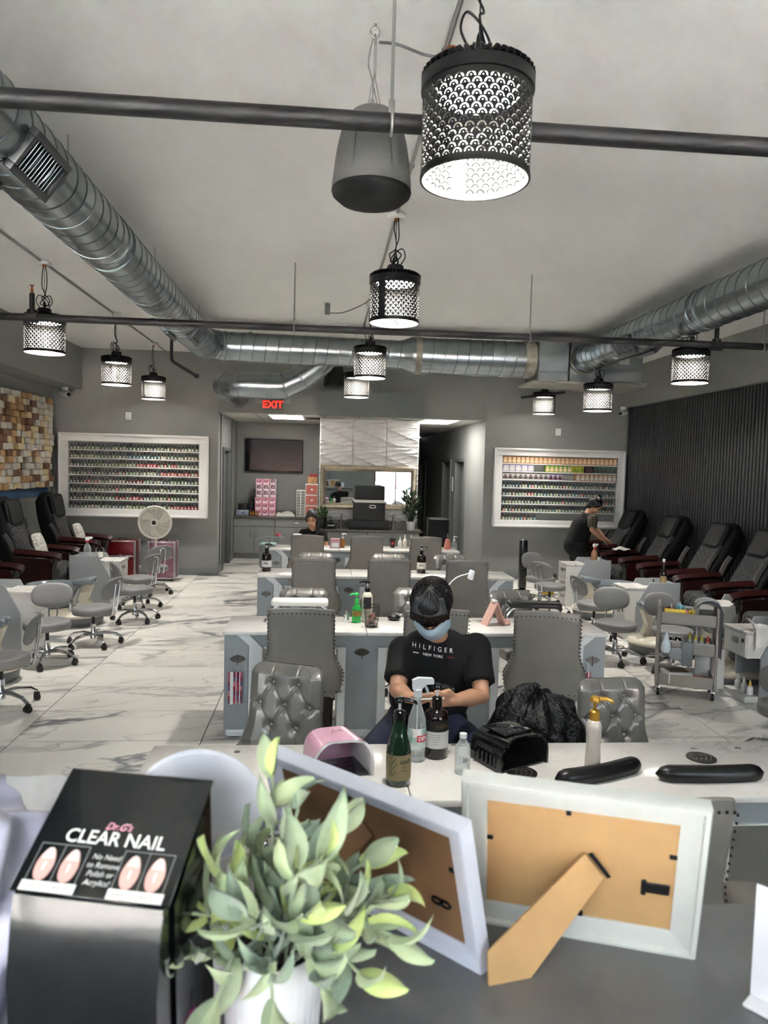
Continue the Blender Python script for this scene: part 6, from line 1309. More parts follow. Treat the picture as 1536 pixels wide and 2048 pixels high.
# boxes on the upper shelves of the right display
def pbox(x, z, w, h, m, m2, lab, grp):
    o = MB().rb(-w/2, w/2, -0.09, 0, 0, h, 0.002, 1, mi=0); o.bb(-w/2+0.006, w/2-0.006, -0.0915, -0.0902, h*0.12, h*0.55, mi=1).bb(-w*0.25, w*0.25, -0.0918, -0.0914, h*0.6, h*0.85, mi=1)
    return tag(ob('polish_box', o.mesh('polish_box', [m, m2]), None, (x, YB-0.025, z)), lab, 'box', grp)
m_ob = mat('orange box', (188,140,100), 0.5, noise=(30,0.25)); m_ob2 = mat('peach print', (226,196,160), 0.5); m_pb = mat('lilac box', (176,170,196), 0.5); m_db = mat('dark print', (80,70,66), 0.5); m_gb = mat('green box', (120,160,56), 0.5); m_yb = mat('yellow box', (206,180,40), 0.5); m_rb = mat('dark red box', (76,36,36), 0.5); m_tb = mat('teal box', (76,116,96), 0.5); m_wb = mat('white box', (206,202,196), 0.5)
W_ = RX1-RX0
box_me = {}
def row(r, a, b, n, m, m2, lab, grp, h=0.115):
    for k in range(n):
        x = RX0+0.01+(W_-0.02)*(a+(b-a)*(k+0.5)/n); w = (W_-0.02)*(b-a)/n*0.94; key = (m.name, round(w, 4))
        if key not in box_me:
            o = pbox(x, ZR[7-r], w, h, m, m2, lab, grp); box_me[key] = o.data
        else: tag(ob('polish_box', box_me[key], None, (x, YB-0.025, ZR[7-r])), lab, 'box', grp)
row(0, 0.0, 1.0, 26, m_ob, m_ob2, 'small orange and peach box in the row on the top shelf of the right display', 'orange boxes, top shelf')
row(1, 0.0, 0.27, 5, m_pb, m_wb, 'lilac and white box at left on the second shelf of the right display', 'lilac boxes, second shelf')
row(1, 0.37, 0.60, 6, m_gb, m_ob2, 'green box in the middle of the second shelf of the right display', 'green boxes, second shelf')
row(1, 0.60, 0.71, 3, m_yb, m_gb, 'yellow box on the second shelf of the right display', 'yellow boxes, second shelf')
row(1, 0.72, 0.79, 1, m_rb, m_db, 'dark red box on the second shelf of the right display', 'dark box, second shelf')
row(1, 0.80, 1.0, 5, m_tb, m_db, 'dull teal box at right on the second shelf of the right display', 'teal boxes, second shelf')
row(2, 0.0, 0.40, 9, m_wb, m_db, 'white box with dark print at left on the third shelf of the right display', 'white boxes, third shelf', 0.10)
row(2, 0.40, 0.52, 3, m_pb, m_rb, 'lilac and brown box on the third shelf of the right display', 'lilac boxes, third shelf', 0.10)
row(2, 0.64, 1.0, 9, m_ob, m_wb, 'orange and white box at right on the third shelf of the right display', 'orange boxes, third shelf')

# ================================================================== BACK ROOM
m_gran = mat('granite', (120,116,104), 0.25, noise=(45, 0.5, (58,54,48))); m_cg = mat('grey cabinet door', (128,129,126), 0.5)
def base_unit(label, x0, x1, yf, yb, zt, doors, drawer):
    t = thing('base_cabinet', label, 'cabinet', (x0, yf, 0)); w = x1-x0
    MB().bb(0, w, 0.03, yb-yf, 0.10, zt).bb(0, w, 0.08, yb-yf, 0, 0.10).build('carcass', m_cg, t); zd = zt-0.01-(0.17 if drawer else 0)
    if drawer: d = MB().rb(0.006, w-0.006, 0.01, 0.03, zd+0.01, zt-0.008, 0.003, 1).build('drawer', m_cg, t); MB().tube(bez([(w/2-0.06,0.01,zd+0.09),(w/2-0.05,-0.015,zd+0.09),(w/2+0.05,-0.015,zd+0.09),(w/2+0.06,0.01,zd+0.09)],4), 0.006, 6).build('handle', m_nick, d)
    dw = (w-0.006)/doors
    for k in range(doors):
        d = MB().rb(0.006+dw*k, dw*(k+1), 0.01, 0.03, 0.12, zd, 0.003, 1).build('door', m_cg, t); hx = dw*(k+1)-0.05 if k % 2 == 0 else 0.006+dw*k+0.05
        MB().tube(bez([(hx,0.01,zd-0.06),(hx,-0.015,zd-0.07),(hx,-0.015,zd-0.18),(hx,0.01,zd-0.19)],4), 0.006, 6).build('handle', m_nick, d)
base_unit('grey base cabinet with two doors below the pink box stack', -1.735, -0.92, 14.5, 15.09, 0.82, 2, True)
base_unit('grey base cabinet behind the seated woman', -0.915, -0.06, 14.5, 15.09, 0.82, 2, True)
t = thing('worktop', 'granite worktop on the grey cabinets below the television', 'worktop', (-1.735, 14.47, 0.82)); MB().rb(0, 1.705, 0, 0.62, 0, 0.035, 0.006, 2).build('slab', m_gran, t); MB().rb(0, 1.705, 0.60, 0.62, 0.035, 0.13, 0.004, 1).build('upstand', m_gran, t)
# television
t = thing('television', 'black wall mounted television in the back room', 'television', (-0.99, 15.1, 2.065))
MB().rb(-0.585, 0.585, -0.075, -0.03, -0.335, 0.335, 0.008, 2).build('tv_body', m_blk, t); MB().bb(-0.57, 0.57, -0.0775, -0.075, -0.315, 0.32).build('screen', mat('tv screen', (8,9,10), 0.10, spec=0.1), t); MB().bb(-0.2, 0.2, -0.03, 0, -0.15, 0.15).build('wall_mount', m_black, t)
# exit sign
t = thing('exit_sign', 'red lit exit sign below the bent return duct', 'sign', (-0.84, 12.28, 2.885)); MB().rb(-0.16, 0.16, -0.045, 0, -0.10, 0.10, 0.006, 2).build('sign_box', mat('exit sign body', (96,100,96), 0.5), t)
m_exit = mat('lit exit red', (255,30,20), 0.5, emit=((255,36,24), 2.2)); m_exit.cycles.emission_sampling = 'NONE'
me = text_mesh('EXIT', 0.165, 'lettering', m_exit, offset=0.004, extrude=0.002); me.transform(T(0,-0.048,-0.01) @ Matrix.Rotation(PI/2, 4, 'X')); ob('lettering', me, t)
for s in (-1, 1): MB().rb(s*0.24-0.055, s*0.24+0.055, -0.07, 0, 0.02, 0.11, 0.01, 2).bb(s*0.19-0.03, s*0.19+0.03, -0.02, 0, 0.05, 0.07).build('lamp_head', mat('emergency lamp', (150,152,150), 0.4), t)
# ceiling lights of the back room
m_trof = mat('troffer lens', (255,255,255), 0.5, emit=((255,250,238), 6.0)); m_trof.cycles.emission_sampling = 'NONE'
for x0, x1, lab in ((-0.93, -0.36, 'bright ceiling light panel above the television'), (1.76, 2.35, 'bright ceiling light panel in the right corridor')):
    t = thing('ceiling_light', lab, 'ceiling light', ((x0+x1)/2, 13.1, ZH-0.004)); w = (x1-x0)/2; MB().bb(-w, w, -0.58, 0.58, 0.0, 0.006).build('lens', m_trof, t); f = MB()
    for a in ((-w-0.015,-w,-0.6,0.6),(w,w+0.015,-0.6,0.6),(-w,w,-0.6,-0.58),(-w,w,0.58,0.6)): f.bb(a[0],a[1],a[2],a[3],-0.006,0.008)
    f.build('frame', m_white, t)
    ll = bpy.data.lights.new('troffer_light', 'AREA'); ll.shape = 'RECTANGLE'; ll.size = 2*w; ll.size_y = 1.16; ll.energy = 14.0 if x0 < 0 else 30.0; ll.color = (1.0,0.97,0.92); ob('troffer_light', ll, t, (0,0,-0.004))
t = thing('air_vent', 'square ceiling vent beside the light above the television', 'vent', (0.0-0.12, 13.3, ZH-0.006)); MB().rb(-0.2,0.14,-0.25,0.25,0,0.01,0.003).build('frame', mat('vent grey', (110,110,106), 0.6), t)
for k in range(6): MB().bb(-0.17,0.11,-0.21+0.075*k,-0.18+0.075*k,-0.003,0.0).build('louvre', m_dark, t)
# tiled block with mirror
BX0, BX1, BY = -0.055, 1.715, 12.92
blk = struct('wall_sink_block', MB().bb(BX0, BX1, BY+0.012, 15.1, 0, ZH), mat('block side paint', (176,176,174), 0.6))
tw_, th_ = (BX1-BX0)/3, 0.50; wt = MB(); rn = random.Random(8)
def wave(u, v):
    z = v*th_; x = u*tw_; e = 0.0
    for k in range(9):
        zc = (k+0.5)/9*th_+0.018*math.sin(2*PI*(u*1.0)+k*1.9)+0.008*math.sin(4*PI*u+k*2.7); d = (z-zc)/0.02
        if d > 0: e = max(e, math.exp(-d*1.1)*(0.55+0.45*math.sin(2*PI*u+k*1.3)))
    edge = min(1, min(u,1-u)*40, min(v,1-v)*40)
    return (x+0.0015+(0 if 0 < u < 1 else (0 if u == 0 else -0.003)), -0.008*edge-0.030*e*edge, z+0.0015)
wt.grid(wave, 40, 54); wme = wt.mesh('tile', mat('white wave tile', (198,198,196), 0.5), 60, fix=False)
for i in range(3):
    for j in range(4): ob('tile', wme, blk, (BX0+tw_*i, BY+0.010, ZH-th_*(j+1)))
t = thing('wall_mirror', 'wide silver framed mirror above the sinks', 'mirror', (BX0+0.02, BY-0.015, 1.13)); w, h, e = 1.72, 0.78, 0.105
m_mf = mat('antique silver', (176,166,146), 0.32, 0.75, noise=(14,0.2))
for a, b, c, d in (((0,0),(w,0),(w-e,e),(e,e)), ((w,0),(w,h),(w-e,h-e),(w-e,e)), ((w,h),(0,h),(e,h-e),(w-e,h-e)), ((0,h),(0,0),(e,e),(e,h-e))):
    m = MB(); pf = [(0,0.0),(0,-0.03),(0.25,-0.05),(0.6,-0.045),(0.8,-0.025),(1,-0.018),(1,0.0)]; vs = []
    for o_, i_ in ((a, d), (b, c)):
        for k, y in pf: vs.append((o_[0]+(i_[0]-o_[0])*k, y, o_[1]+(i_[1]-o_[1])*k))
    n = len(pf); m.add(vs, [(q, (q+1) % n, n+(q+1) % n, n+q) for q in range(n)]+[tuple(range(n)), tuple(range(n, 2*n))[::-1]]).build('frame_rail', m_mf, t)
MB().bb(e-0.005, w-e+0.005, -0.012, -0.006, e-0.005, h-e+0.005).build('mirror_glass', mat('mirror', (225,230,230), 0.01, 1.0), t)
base_unit('grey sink cabinet below the silver framed mirror, left half', BX0+0.01, 0.80, 12.45, 12.91, 0.765, 2, False); base_unit('grey sink cabinet below the silver framed mirror, right half', 0.805, BX1-0.01, 12.45, 12.91, 0.765, 2, False)
t = thing('sink_counter', 'granite sink counter under the silver framed mirror', 'worktop', (BX0, 12.42, 0.765)); MB().rb(0, BX1-BX0+0.03, 0, 0.49, 0, 0.036, 0.006, 2).build('slab', m_gran, t); MB().rb(0, BX1-BX0, 0.455, 0.475, 0.036, 0.17, 0.004, 1).build('upstand', m_gran, t)
ZS = 0.802
for x, lab in ((0.35, 'tall brushed tap at left of the black crate'), (1.27, 'tall brushed tap at right of the black crate')):
    t = thing('faucet', lab, 'tap', (x, 12.78, ZS)); MB().tube(bez([(0,0,0.0),(0,0,0.20),(0,-0.03,0.245),(0,-0.09,0.235)],5), 0.016, 10).build('spout', m_nick, t); MB().cyl((0.0,0,0.2),(0.05,0.0,0.25),0.007).build('lever', m_nick, t); MB().lathe([(0.03,0),(0.026,0.02),(0.0,0.02)],14).build('escutcheon', m_nick, t)
for x, lab in ((0.17, 'black soap caddy at left of the sink taps'), (1.12, 'black soap caddy right of the black crate')):
    t = thing('soap_caddy', lab, 'caddy', (x, 12.62, ZS)); MB().rb(-0.075,0.075,-0.04,0.04,0,0.075,0.006).build('caddy', m_black, t); MB().rb(-0.06,0.06,-0.045,-0.038,0.045,0.065,0.004).build('sponge', m_white, t)
    t = bottle('soap_bottle', 'dark soap dispenser standing behind the %s' % lab.replace('black soap caddy', 'soap caddy'), (x, 12.76, ZS), [(0.0,0),(0.04,0),(0.042,0.01),(0.04,0.09),(0.014,0.12),(0.0,0.12)], mat('smoked glass', (46,48,46), 0.1)); pump(t, 0.12, 0.014, m_black, 1.0, TH(190))
t = thing('storage_crate', 'stack of two black crates with a white towel between, before the mirror', 'crate', (0.82, 12.64, ZS)); MB().rb(-0.36,0.37,-0.15,0.12,0,0.16,0.01).build('tray', mat('black crate', (20,20,21), 0.5), t); c = MB().rb(-0.27,0.28,-0.14,0.12,0.16,0.47,0.015).build('crate', mat('black crate', (20,20,21), 0.5), t); MB().rb(-0.26,0.28,-0.145,0.1,0.465,0.515,0.015).build('towel_layer', mat('white towel', (216,214,208), 0.95, bump=(90,0.5)), t); MB().rb(-0.25,0.27,-0.12,0.12,0.51,0.76,0.015).build('crate', mat('black crate', (20,20,21), 0.5), t)
MB().tube([(0.06+0.05*math.copysign(abs(math.cos(k))**0.5, math.cos(k)), -0.145, 0.40+0.022*math.copysign(abs(math.sin(k))**0.5, math.sin(k))) for k in [2*PI*j/24 for j in range(24)]], 0.007, 6, closed=True).build('handle_ring', m_white, c)
def plant(label, loc, potm, pr, ph, n, spread, hgt, lm, seed, name='potted_plant', leafL=0.07):
    t = thing(name, label, 'plant', loc); MB().lathe([(0.0,0),(pr*0.8,0),(pr,ph),(pr*0.9,ph),(pr*0.85,ph*0.8),(0.0,ph*0.8)], 20).build('pot', potm, t); rn = random.Random(seed)
    lms = [leaf_mesh(q, leafL, leafL*0.3, 0.7, 0.3) for q in lm]
    for k in range(n):
        a = rn.uniform(0, 2*PI); r = rn.uniform(0.2,1)*spread; z = ph+hgt*rn.uniform(0.05,1)**0.9*(1-0.35*(r/spread)); p0 = V((0.3*r*math.cos(a), 0.3*r*math.sin(a), ph*0.85)); p1 = V((r*math.cos(a)*0.8, r*math.sin(a)*0.8, z))
        MB().tube(bez([p0, p0.lerp(p1,0.5)+V((0,0,0.03)), p1],4), 0.0025, 4).build('stem', lm[0], t)
        for j in range(2): d = V((math.cos(a+rn.uniform(-1.2,1.2)), math.sin(a+rn.uniform(-1.2,1.2)), rn.uniform(-0.5,0.7))); ob('leaf', rn.choice(lms), t, p1, d.to_track_quat('Z','Y').to_euler())
g1 = mat('deep green leaf', (44,70,36), 0.5); g2 = mat('mid green leaf', (76,108,54), 0.5); g3 = mat('dark ivy leaf', (34,56,36), 0.5)
plant('leafy green plant in a black pot at left of the sinks', (0.0, 12.62, ZS), m_black, 0.10, 0.19, 34, 0.15, 0.17, [g2, g1], 5, leafL=0.09); plant('tall ivy plant in a white pot at right of the mirror', (1.56, 12.60, ZS), m_white, 0.085, 0.15, 44, 0.17, 0.60, [g3, g1], 6, leafL=0.10)
t = thing('mini_fridge', 'black mini fridge at the end of the sink counter', 'fridge', (2.02, 12.45, 0)); MB().rb(-0.17,0.17,-0.17,0.2,0.02,1.03,0.015,2).build('cabinet', m_black, t); MB().rb(-0.168,0.168,-0.20,-0.172,0.04,1.02,0.012,2).build('door', mat('fridge door', (8,8,9), 0.5, spec=0.2), t); MB().rb(-0.15,0.15,-0.15,0.18,0,0.02,0.004).build('foot', m_black, t)
# things on the worktop of the back room
ZW = 0.856; m_pk1 = mat('pink carton', (204,110,140), 0.45, noise=(22,0.4,(226,190,200))); m_pk3 = mat('white pink carton', (210,190,198), 0.45, noise=(22,0.5,(120,90,100))); m_gel = mat('carton emblem', (90,30,50), 0.5)
cb = []
for m in (m_pk1, m_pk3):
    q = MB().rb(-0.066,0.066,-0.1,0.1,0,0.122,0.003,1,mi=0); q.tube([(0.036*math.cos(k)-0.005, -0.1012, 0.082+0.02*math.sin(k)) for k in [2*PI*j/14 for j in range(14)]], 0.007, 5, closed=True, mi=1).bb(-0.045,0.045,-0.102,-0.0995,0.018,0.045,mi=2); cb.append(q.mesh('carton', [m, m_gel, mat('carton print', (224,206,212), 0.5)]))
for c in range(3):
    for r in range(6):
        w_ = r in (3,4) or (r == 5 and c == 2); lab = '%s carton, %s column, %s, below the television' % ('white and pink' if w_ else 'pink', ('left','middle','right')[c], ('bottom','second from the bottom','third from the bottom','fourth from the bottom','fifth from the bottom','top')[r])
        tag(ob('carton', cb[1 if w_ else 0], None, (-1.26+0.138*c+(0.012 if r > 2 else 0), 14.72, ZW+0.123*r)), lab, 'carton', 'cartons stacked below the television')
t = thing('drawer_tower', 'small white drawer tower on the back worktop', 'drawers', (-0.42, 14.75, ZW)); MB().rb(-0.085,0.085,-0.12,0.12,0,0.53,0.004).build('frame', m_disp, t)
for k in range(9):
    for s in (-1, 1): d = MB().rb(s*0.042-0.034,s*0.042+0.034,-0.128,-0.118,0.02+0.056*k,0.065+0.056*k,0.003,1).build('drawer', mat('smoky drawer', (120,120,110), 0.3), t)
t = thing('drawer_tower', 'coral drawer tower with boxes on top beside the mirror', 'drawers', (-0.20, 14.75, ZW)); MB().rb(-0.13,0.12,-0.12,0.12,0,0.66,0.004).build('frame', m_disp, t)
for k in range(3): d = MB().rb(-0.12,0.11,-0.13,-0.118,0.02+0.215*k,0.21+0.215*k,0.004,1).build('drawer', mat('coral drawer', (176,96,82), 0.35), t); MB().rb(-0.02,0.02,-0.14,-0.13,0.10+0.215*k,0.13+0.215*k,0.003,1).build('pull', m_white, d)
tag(MB().rb(-0.29,-0.10,14.66,14.86,ZW+0.665,ZW+0.80,0.004).build('craft_box', mat('tan craft box', (186,140,96), 0.6, noise=(20,0.3))), 'tan box on top of the coral drawer tower', 'box')
tag(MB().rb(-0.26,-0.09,14.68,14.84,ZW+0.801,ZW+0.86,0.004).build('craft_box', mat('red craft box', (150,46,44), 0.6)), 'small red box on top of the tan box', 'box')
tag(MB().rb(-1.70,-1.45,14.60,14.85,ZW,ZW+0.11,0.015).build('wipes_pack', mat('blue pack', (60,90,130), 0.4, noise=(18,0.4,(190,196,200)))), 'blue and white pack at the left end of the back worktop', 'pack')
tag(MB().rb(-1.66,-1.48,14.64,14.86,ZW+0.111,ZW+0.24,0.01).build('black_case', m_black), 'black case on the blue pack on the back worktop', 'case')
t = thing('handbag', 'dark handbag beside the pink carton stack', 'bag', (-1.41, 14.80, ZW)); MB().sph((0,0,0.15), (0.075,0.09,0.15), 16, 10).build('bag_body', mat('dark fabric', (26,24,32), 0.8), t); MB().tube(bez([(-0.05,0,0.26),(-0.02,0,0.36),(0.02,0,0.36),(0.05,0,0.26)],5), 0.008, 6).build('handle', mat('dark fabric', (26,24,32), 0.8), t)
t = thing('oil_set', 'amber and gold bottle set in front of the pink cartons', 'bottles', (-1.33, 14.55, ZW)); MB().rb(-0.09,0.09,-0.04,0.03,0,0.015,0.003).build('tray', m_black, t)
for k in range(4): MB().lathe([(0.0,0.015),(0.018,0.015),(0.018,0.07),(0.007,0.085),(0.007,0.11),(0.0,0.11)], 12, (-0.065+0.043*k,-0.005,0)).build('bottle', mat('amber oil', (150,104,52), 0.1), t)
t = thing('paper_pack', 'pale crumpled package lying on the back worktop', 'package', (-0.72, 14.68, ZW)); MB().grid(lambda u, v: (0.19*(2*u-1), 0.1*(2*v-1), 0.10*((1-(2*u-1)**4)*(1-(2*v-1)**4))**0.5*(0.75+0.25*math.sin(9*u+4*v))), 24, 16).build('wrapper', mat('pale wrapper', (196,194,184), 0.5, bump=(20,0.6)), t)

# ================================================================== FANS AND CASES
t = thing('pedestal_fan', 'white pedestal fan in front of the left polish display', 'fan', (-2.46, 11.04, 0))
m_fanw = mat('white fan plastic', (220,217,206), 0.4)
MB().lathe([(0.0,0.0),(0.21,0.0),(0.21,0.018),(0.04,0.04),(0.03,0.06),(0.0,0.06)], 32).build('base', m_fanw, t); MB().cyl((0,0,0.05),(0,0,0.45),0.02,n=12).cyl((0,0,0.45),(0,0,0.82),0.014,n=12).build('pole', m_fanw, t)
hd = V((0,-0.05,0.985)); MB().cyl((0,0.12,0.985),(0,-0.01,0.985),0.06,n=20).cyl((0,0.06,0.80),(0,0.06,0.95),0.03,n=12).build('motor_housing', m_fanw, t)
def circ(r, y, n=40): return [(r*math.cos(2*PI*k/n), y, 0.985+r*math.sin(2*PI*k/n)) for k in range(n)]
rg = MB().tube(circ(0.235, -0.06), 0.016, 8, closed=True).build('guard_ring', m_fanw, t)
gr = MB()
for k in range(9): gr.tube(circ(0.06+0.019*k, -0.11+0.035*(k/9)**2), 0.0022, 4, closed=True)
for k in range(16): a = 2*PI*k/16; gr.tube([(0.05*math.cos(a),-0.112,0.985+0.05*math.sin(a)),(0.15*math.cos(a+0.2),-0.10,0.985+0.15*math.sin(a+0.2)),(0.235*math.cos(a+0.3),-0.065,0.985+0.235*math.sin(a+0.3))], 0.0022, 4)
gr.build('front_grille', m_fanw, t); MB().cyl((0,-0.118,0.985),(0,-0.09,0.985),0.055,n=24).build('grille_badge', m_fanw, t); MB().cyl((0,-0.125,0.985),(0,-0.117,0.985),0.032,n=20).build('hub_cap', m_black, t)
bl = MB()
def blade(u, v): a = -0.5+1.0*u+0.5*v; r = 0.05+0.16*v; return (r*math.cos(a), -0.03-0.035*(u-0.5), r*math.sin(a))
bm_ = MB().grid(blade, 8, 6).mesh('blade', mat('fan blade', (206,206,196), 0.3))
for k in range(3): o = ob('blade', bm_, t, (0,0,0.985), (0, 2*PI*k/3, 0))
MB().cyl((0,-0.02,0.985),(0,0.0,0.985),0.225,n=36).build('rear_guard', mat('fan rear guard', (170,168,158), 0.6), t)
t = thing('tower_fan', 'slim black tower fan before the right back wall', 'fan', (3.17, 11.1, 0)); MB().lathe([(0.0,0),(0.13,0),(0.13,0.012),(0.05,0.03),(0.0,0.03)], 28).build('base', m_blk, t); MB().rb(-0.06,0.06,-0.06,0.06,0.03,0.82,0.035,4).build('column', m_blk, t); f = MB()
for k in range(20): f.bb(-0.04,0.04,-0.063,-0.058,0.12+0.03*k,0.125+0.03*k)
f.build('grille', mat('fan grille', (34,34,36), 0.5), t)
def case(label, loc, w, d, h, m, trolley):
    t = thing('makeup_case', label, 'case', loc); MB().rb(-w/2,w/2,-d/2,d/2,0.04 if trolley else 0,h,0.01,2).build('case_body', m, t); e = MB()
    for x in (-w/2, w/2):
        for y in (-d/2, d/2): e.rb(x-0.014,x+0.014,y-0.014,y+0.014,0.04 if trolley else 0,h+0.004,0.004,1)
    z_ = (h, h*0.62, 0.05 if trolley else 0.014)
    for z in z_: e.rb(-w/2,w/2,-d/2-0.006,-d/2+0.01,z-0.014,z+0.004,0.003,1)
    e.build('metal_edging', mat('aluminium edge', (176,174,174), 0.35, 0.7), t); MB().tube(bez([(-0.06,0,h),(-0.05,0,h+0.03),(0.05,0,h+0.03),(0.06,0,h)],4),0.008,6).build('handle', m_black, t)
    MB().rb(-0.02,0.02,-d/2-0.012,-d/2,h*0.58,h*0.66,0.003).build('latch', m_nick, t)
    if trolley:
        for x in (-w/2+0.04, w/2-0.04): MB().cyl((x,-d/2+0.02,0.03),(x,-d/2+0.05,0.03),0.03,n=14).build('wheel', m_black, t)
case('pink diamond pattern trolley case behind the white fan', (-2.50, 11.75, 0), 0.40, 0.26, 0.62, mat('pink metallic case', (150,104,124), 0.35, 0.4, noise=(22,0.3)), True); case('dark red metallic case behind the left massage chair', (-3.16, 11.85, 0), 0.46, 0.3, 0.62, mat('red metallic case', (110,20,28), 0.3, 0.4, noise=(20,0.3)), False)
t = thing('caution_bin', 'small yellow and black bin beside the right cabinet', 'bin', (3.52, 10.9, 0)); MB().lathe([(0.0,0),(0.10,0),(0.12,0.28),(0.11,0.28),(0.09,0.02),(0.0,0.02)], 20).build('bin_body', mat('yellow bin', (190,160,40), 0.5), t); MB().lathe([(0.123,0.26),(0.126,0.30),(0.05,0.33),(0.0,0.33)], 20).build('lid', m_black, t); label_band(t, 0.11, 0.1, 0.2, m_black, TH(-140), TH(-80), 'black_stripe', 0.004)

# ================================================================== PEOPLE
m_skin = mat('skin', (196,148,118), 0.5, noise=(18,0.05)); m_hair = mat('black hair', (9,8,8), 0.36, bump=(70,0.25), stretch=(5,5,1)); m_tee = mat('black cotton', (9,9,10), 0.9, bump=(60,0.15)); m_navy = mat('navy trousers', (20,28,54), 0.85, bump=(50,0.15)); m_mask = mat('blue face mask', (170,192,208), 0.8, bump=(40,0.1)); m_lip = mat('lips', (150,88,80), 0.5); m_eye = mat('eye dark', (20,16,14), 0.3)
def capsule(b, pts, rs, n=14):
    pts = [V(p) for p in pts]; rs = rs if isinstance(rs, (list, tuple)) else [rs]*len(pts)
    b.tube(pts, rs, n); b.sph(pts[0], rs[0], n, 10); b.sph(pts[-1], rs[-1], n, 10)
    for p, r in zip(pts[1:-1], rs[1:-1]): b.sph(p, r, n, 10)
def ell(b, c, r, rot=None):
    M0 = b.M.copy(); b.M = M0 @ T(c) @ (rot.to_4x4() if rot else Matrix()); b.sph((0,0,0), r, 20, 14); b.M = M0
def blob(b, name, mats, voxel=0.006, smooth=6, fn=None, parent=None):
    me = bpy.data.meshes.new('tmp'); me.from_pydata(b.v, [], b.f); bm = bmesh.new(); bm.from_mesh(me); bmesh.ops.recalc_face_normals(bm, faces=bm.faces); bm.to_mesh(me); bm.free()
    o = bpy.data.objects.new('tmp', me); COL.objects.link(o); r = o.modifiers.new('r', 'REMESH'); r.mode = 'VOXEL'; r.voxel_size = voxel
    if smooth: s = o.modifiers.new('s', 'SMOOTH'); s.factor = 0.5; s.iterations = smooth
    dg = bpy.context.evaluated_depsgraph_get(); dg.update(); out = bpy.data.meshes.new_from_object(o.evaluated_get(dg)); bpy.data.objects.remove(o); bpy.data.meshes.remove(me)
    out.name = name; out.materials.clear()
    for m in (mats if isinstance(mats, (list, tuple)) else [mats]): out.materials.append(m)
    out.polygons.foreach_set('use_smooth', [True]*len(out.polygons))
    if fn:
        for p in out.polygons: p.material_index = fn(p.center)
    return ob(name, out, parent)
def head_prims(b, HM, s=1.0):
    M0 = b.M.copy(); b.M = HM @ Matrix.Diagonal((s,s,s,1))
    ell(b, (0,0.01,0.03), (0.077,0.097,0.098)); ell(b, (0,-0.025,-0.03), (0.062,0.066,0.085)); ell(b, (0,-0.045,-0.085), (0.036,0.040,0.032)); ell(b, (0,-0.094,-0.012), (0.013,0.018,0.026)); ell(b, (0,-0.104,-0.030), (0.015,0.013,0.011))
    for q in (-1, 1): ell(b, (q*0.077,0.005,-0.012), (0.010,0.022,0.032)); ell(b, (q*0.04,-0.07,-0.03), (0.025,0.02,0.022))
    b.M = M0
def face(t, HM, s=1.0, mouth=True, eyes_closed=True):
    K = HM @ Matrix.Diagonal((s,s,s,1))
    for q in (-1, 1):
        e = MB(); e.M = K; ell(e, (q*0.030,-0.083,0.010), (0.016,0.006,0.0035 if eyes_closed else 0.007)); e.build('eye', m_eye, t)
        w = MB(); w.M = K; w.tube([(q*0.012,-0.092,0.030),(q*0.030,-0.091,0.036),(q*0.048,-0.080,0.030)], [0.003,0.0042,0.002], 6).build('eyebrow', m_hair, t)
    if mouth: l = MB(); l.M = K; ell(l, (0,-0.090,-0.066), (0.023,0.007,0.008)); l.build('lips', m_lip, t)
def hand(b, wrist, d, n, l, curl=0.5, thumb=0.6, s=1.0):
    """palm from the wrist along d, palm side n, thumb side l; five fingers bending towards n"""
    wrist, d, n, l = V(wrist), V(d).normalized(), V(n).normalized(), V(l).normalized()
    capsule(b, [wrist-d*0.01, wrist+d*0.03*s], [0.025*s, 0.026*s])
    for k in range(4): capsule(b, [wrist+d*0.018*s+l*(0.020-0.0135*k)*s, wrist+d*0.080*s+l*(0.030-0.020*k)*s], [0.0145*s, 0.0125*s], 10)
    for k, Lf in enumerate((0.070,0.078,0.072,0.056)):
        p = wrist+d*0.084*s+l*(0.031-0.0205*k)*s; dd = d.copy(); pts = [p]
        for j in range(3):
            ax = d.cross(n).normalized(); dd = (Matrix.Rotation(curl*(1+0.15*k)*(0.8 if j == 0 else 1.1), 3, ax) @ dd).normalized(); pts.append(pts[-1]+dd*Lf*s*(0.45,0.32,0.23)[j])
        capsule(b, pts, [0.0095*s,0.0088*s,0.008*s,0.0072*s], 8)
    tp = wrist+d*0.028*s+l*0.026*s; t1 = (l*0.8+d*0.6+n*0.25).normalized(); t2 = (l*(0.55-0.5*thumb)+d*0.9+n*0.5*thumb).normalized()
    capsule(b, [tp, tp+t1*0.034*s, tp+t1*0.034*s+t2*0.030*s, tp+t1*0.034*s+t2*0.054*s], [0.014*s,0.0115*s,0.010*s,0.0085*s], 8)
# --- the seated man
MY = 3.40
man = thing('person', 'seated person in black lettered t-shirt and blue mask, looking down at a phone', 'person', (0.52, MY, 0))
O = V((0.52, MY, 0)); L = lambda p: V(p)-O
hd = W(864, 1217, 3.20); HM = T(L(hd)) @ RZ(TH(-15)) @ Matrix.Rotation(TH(44), 4, 'X')
shL, shR = L(W(806,1303,3.38)), L(W(952,1296,3.38)); elL, elR = L(W(795,1380,3.22)), L(W(963,1392,3.22)); wrL, wrR = L(W(817,1394,3.06)), L(W(912,1400,3.06))
hipc = L((0.52,3.50,0.64)); chest = L((0.53,3.42,0.97)); nk = (shL+shR)/2+V((0,0.0,0.035))
b = MB(); head_prims(b, HM, 0.98)
capsule(b, [nk+V((0,0.03,-0.03)), HM @ V((0,0.02,-0.06))], [0.055,0.05])
capsule(b, [hipc, chest, nk-V((0,0,0.06))], [0.13,0.13,0.09], 20)
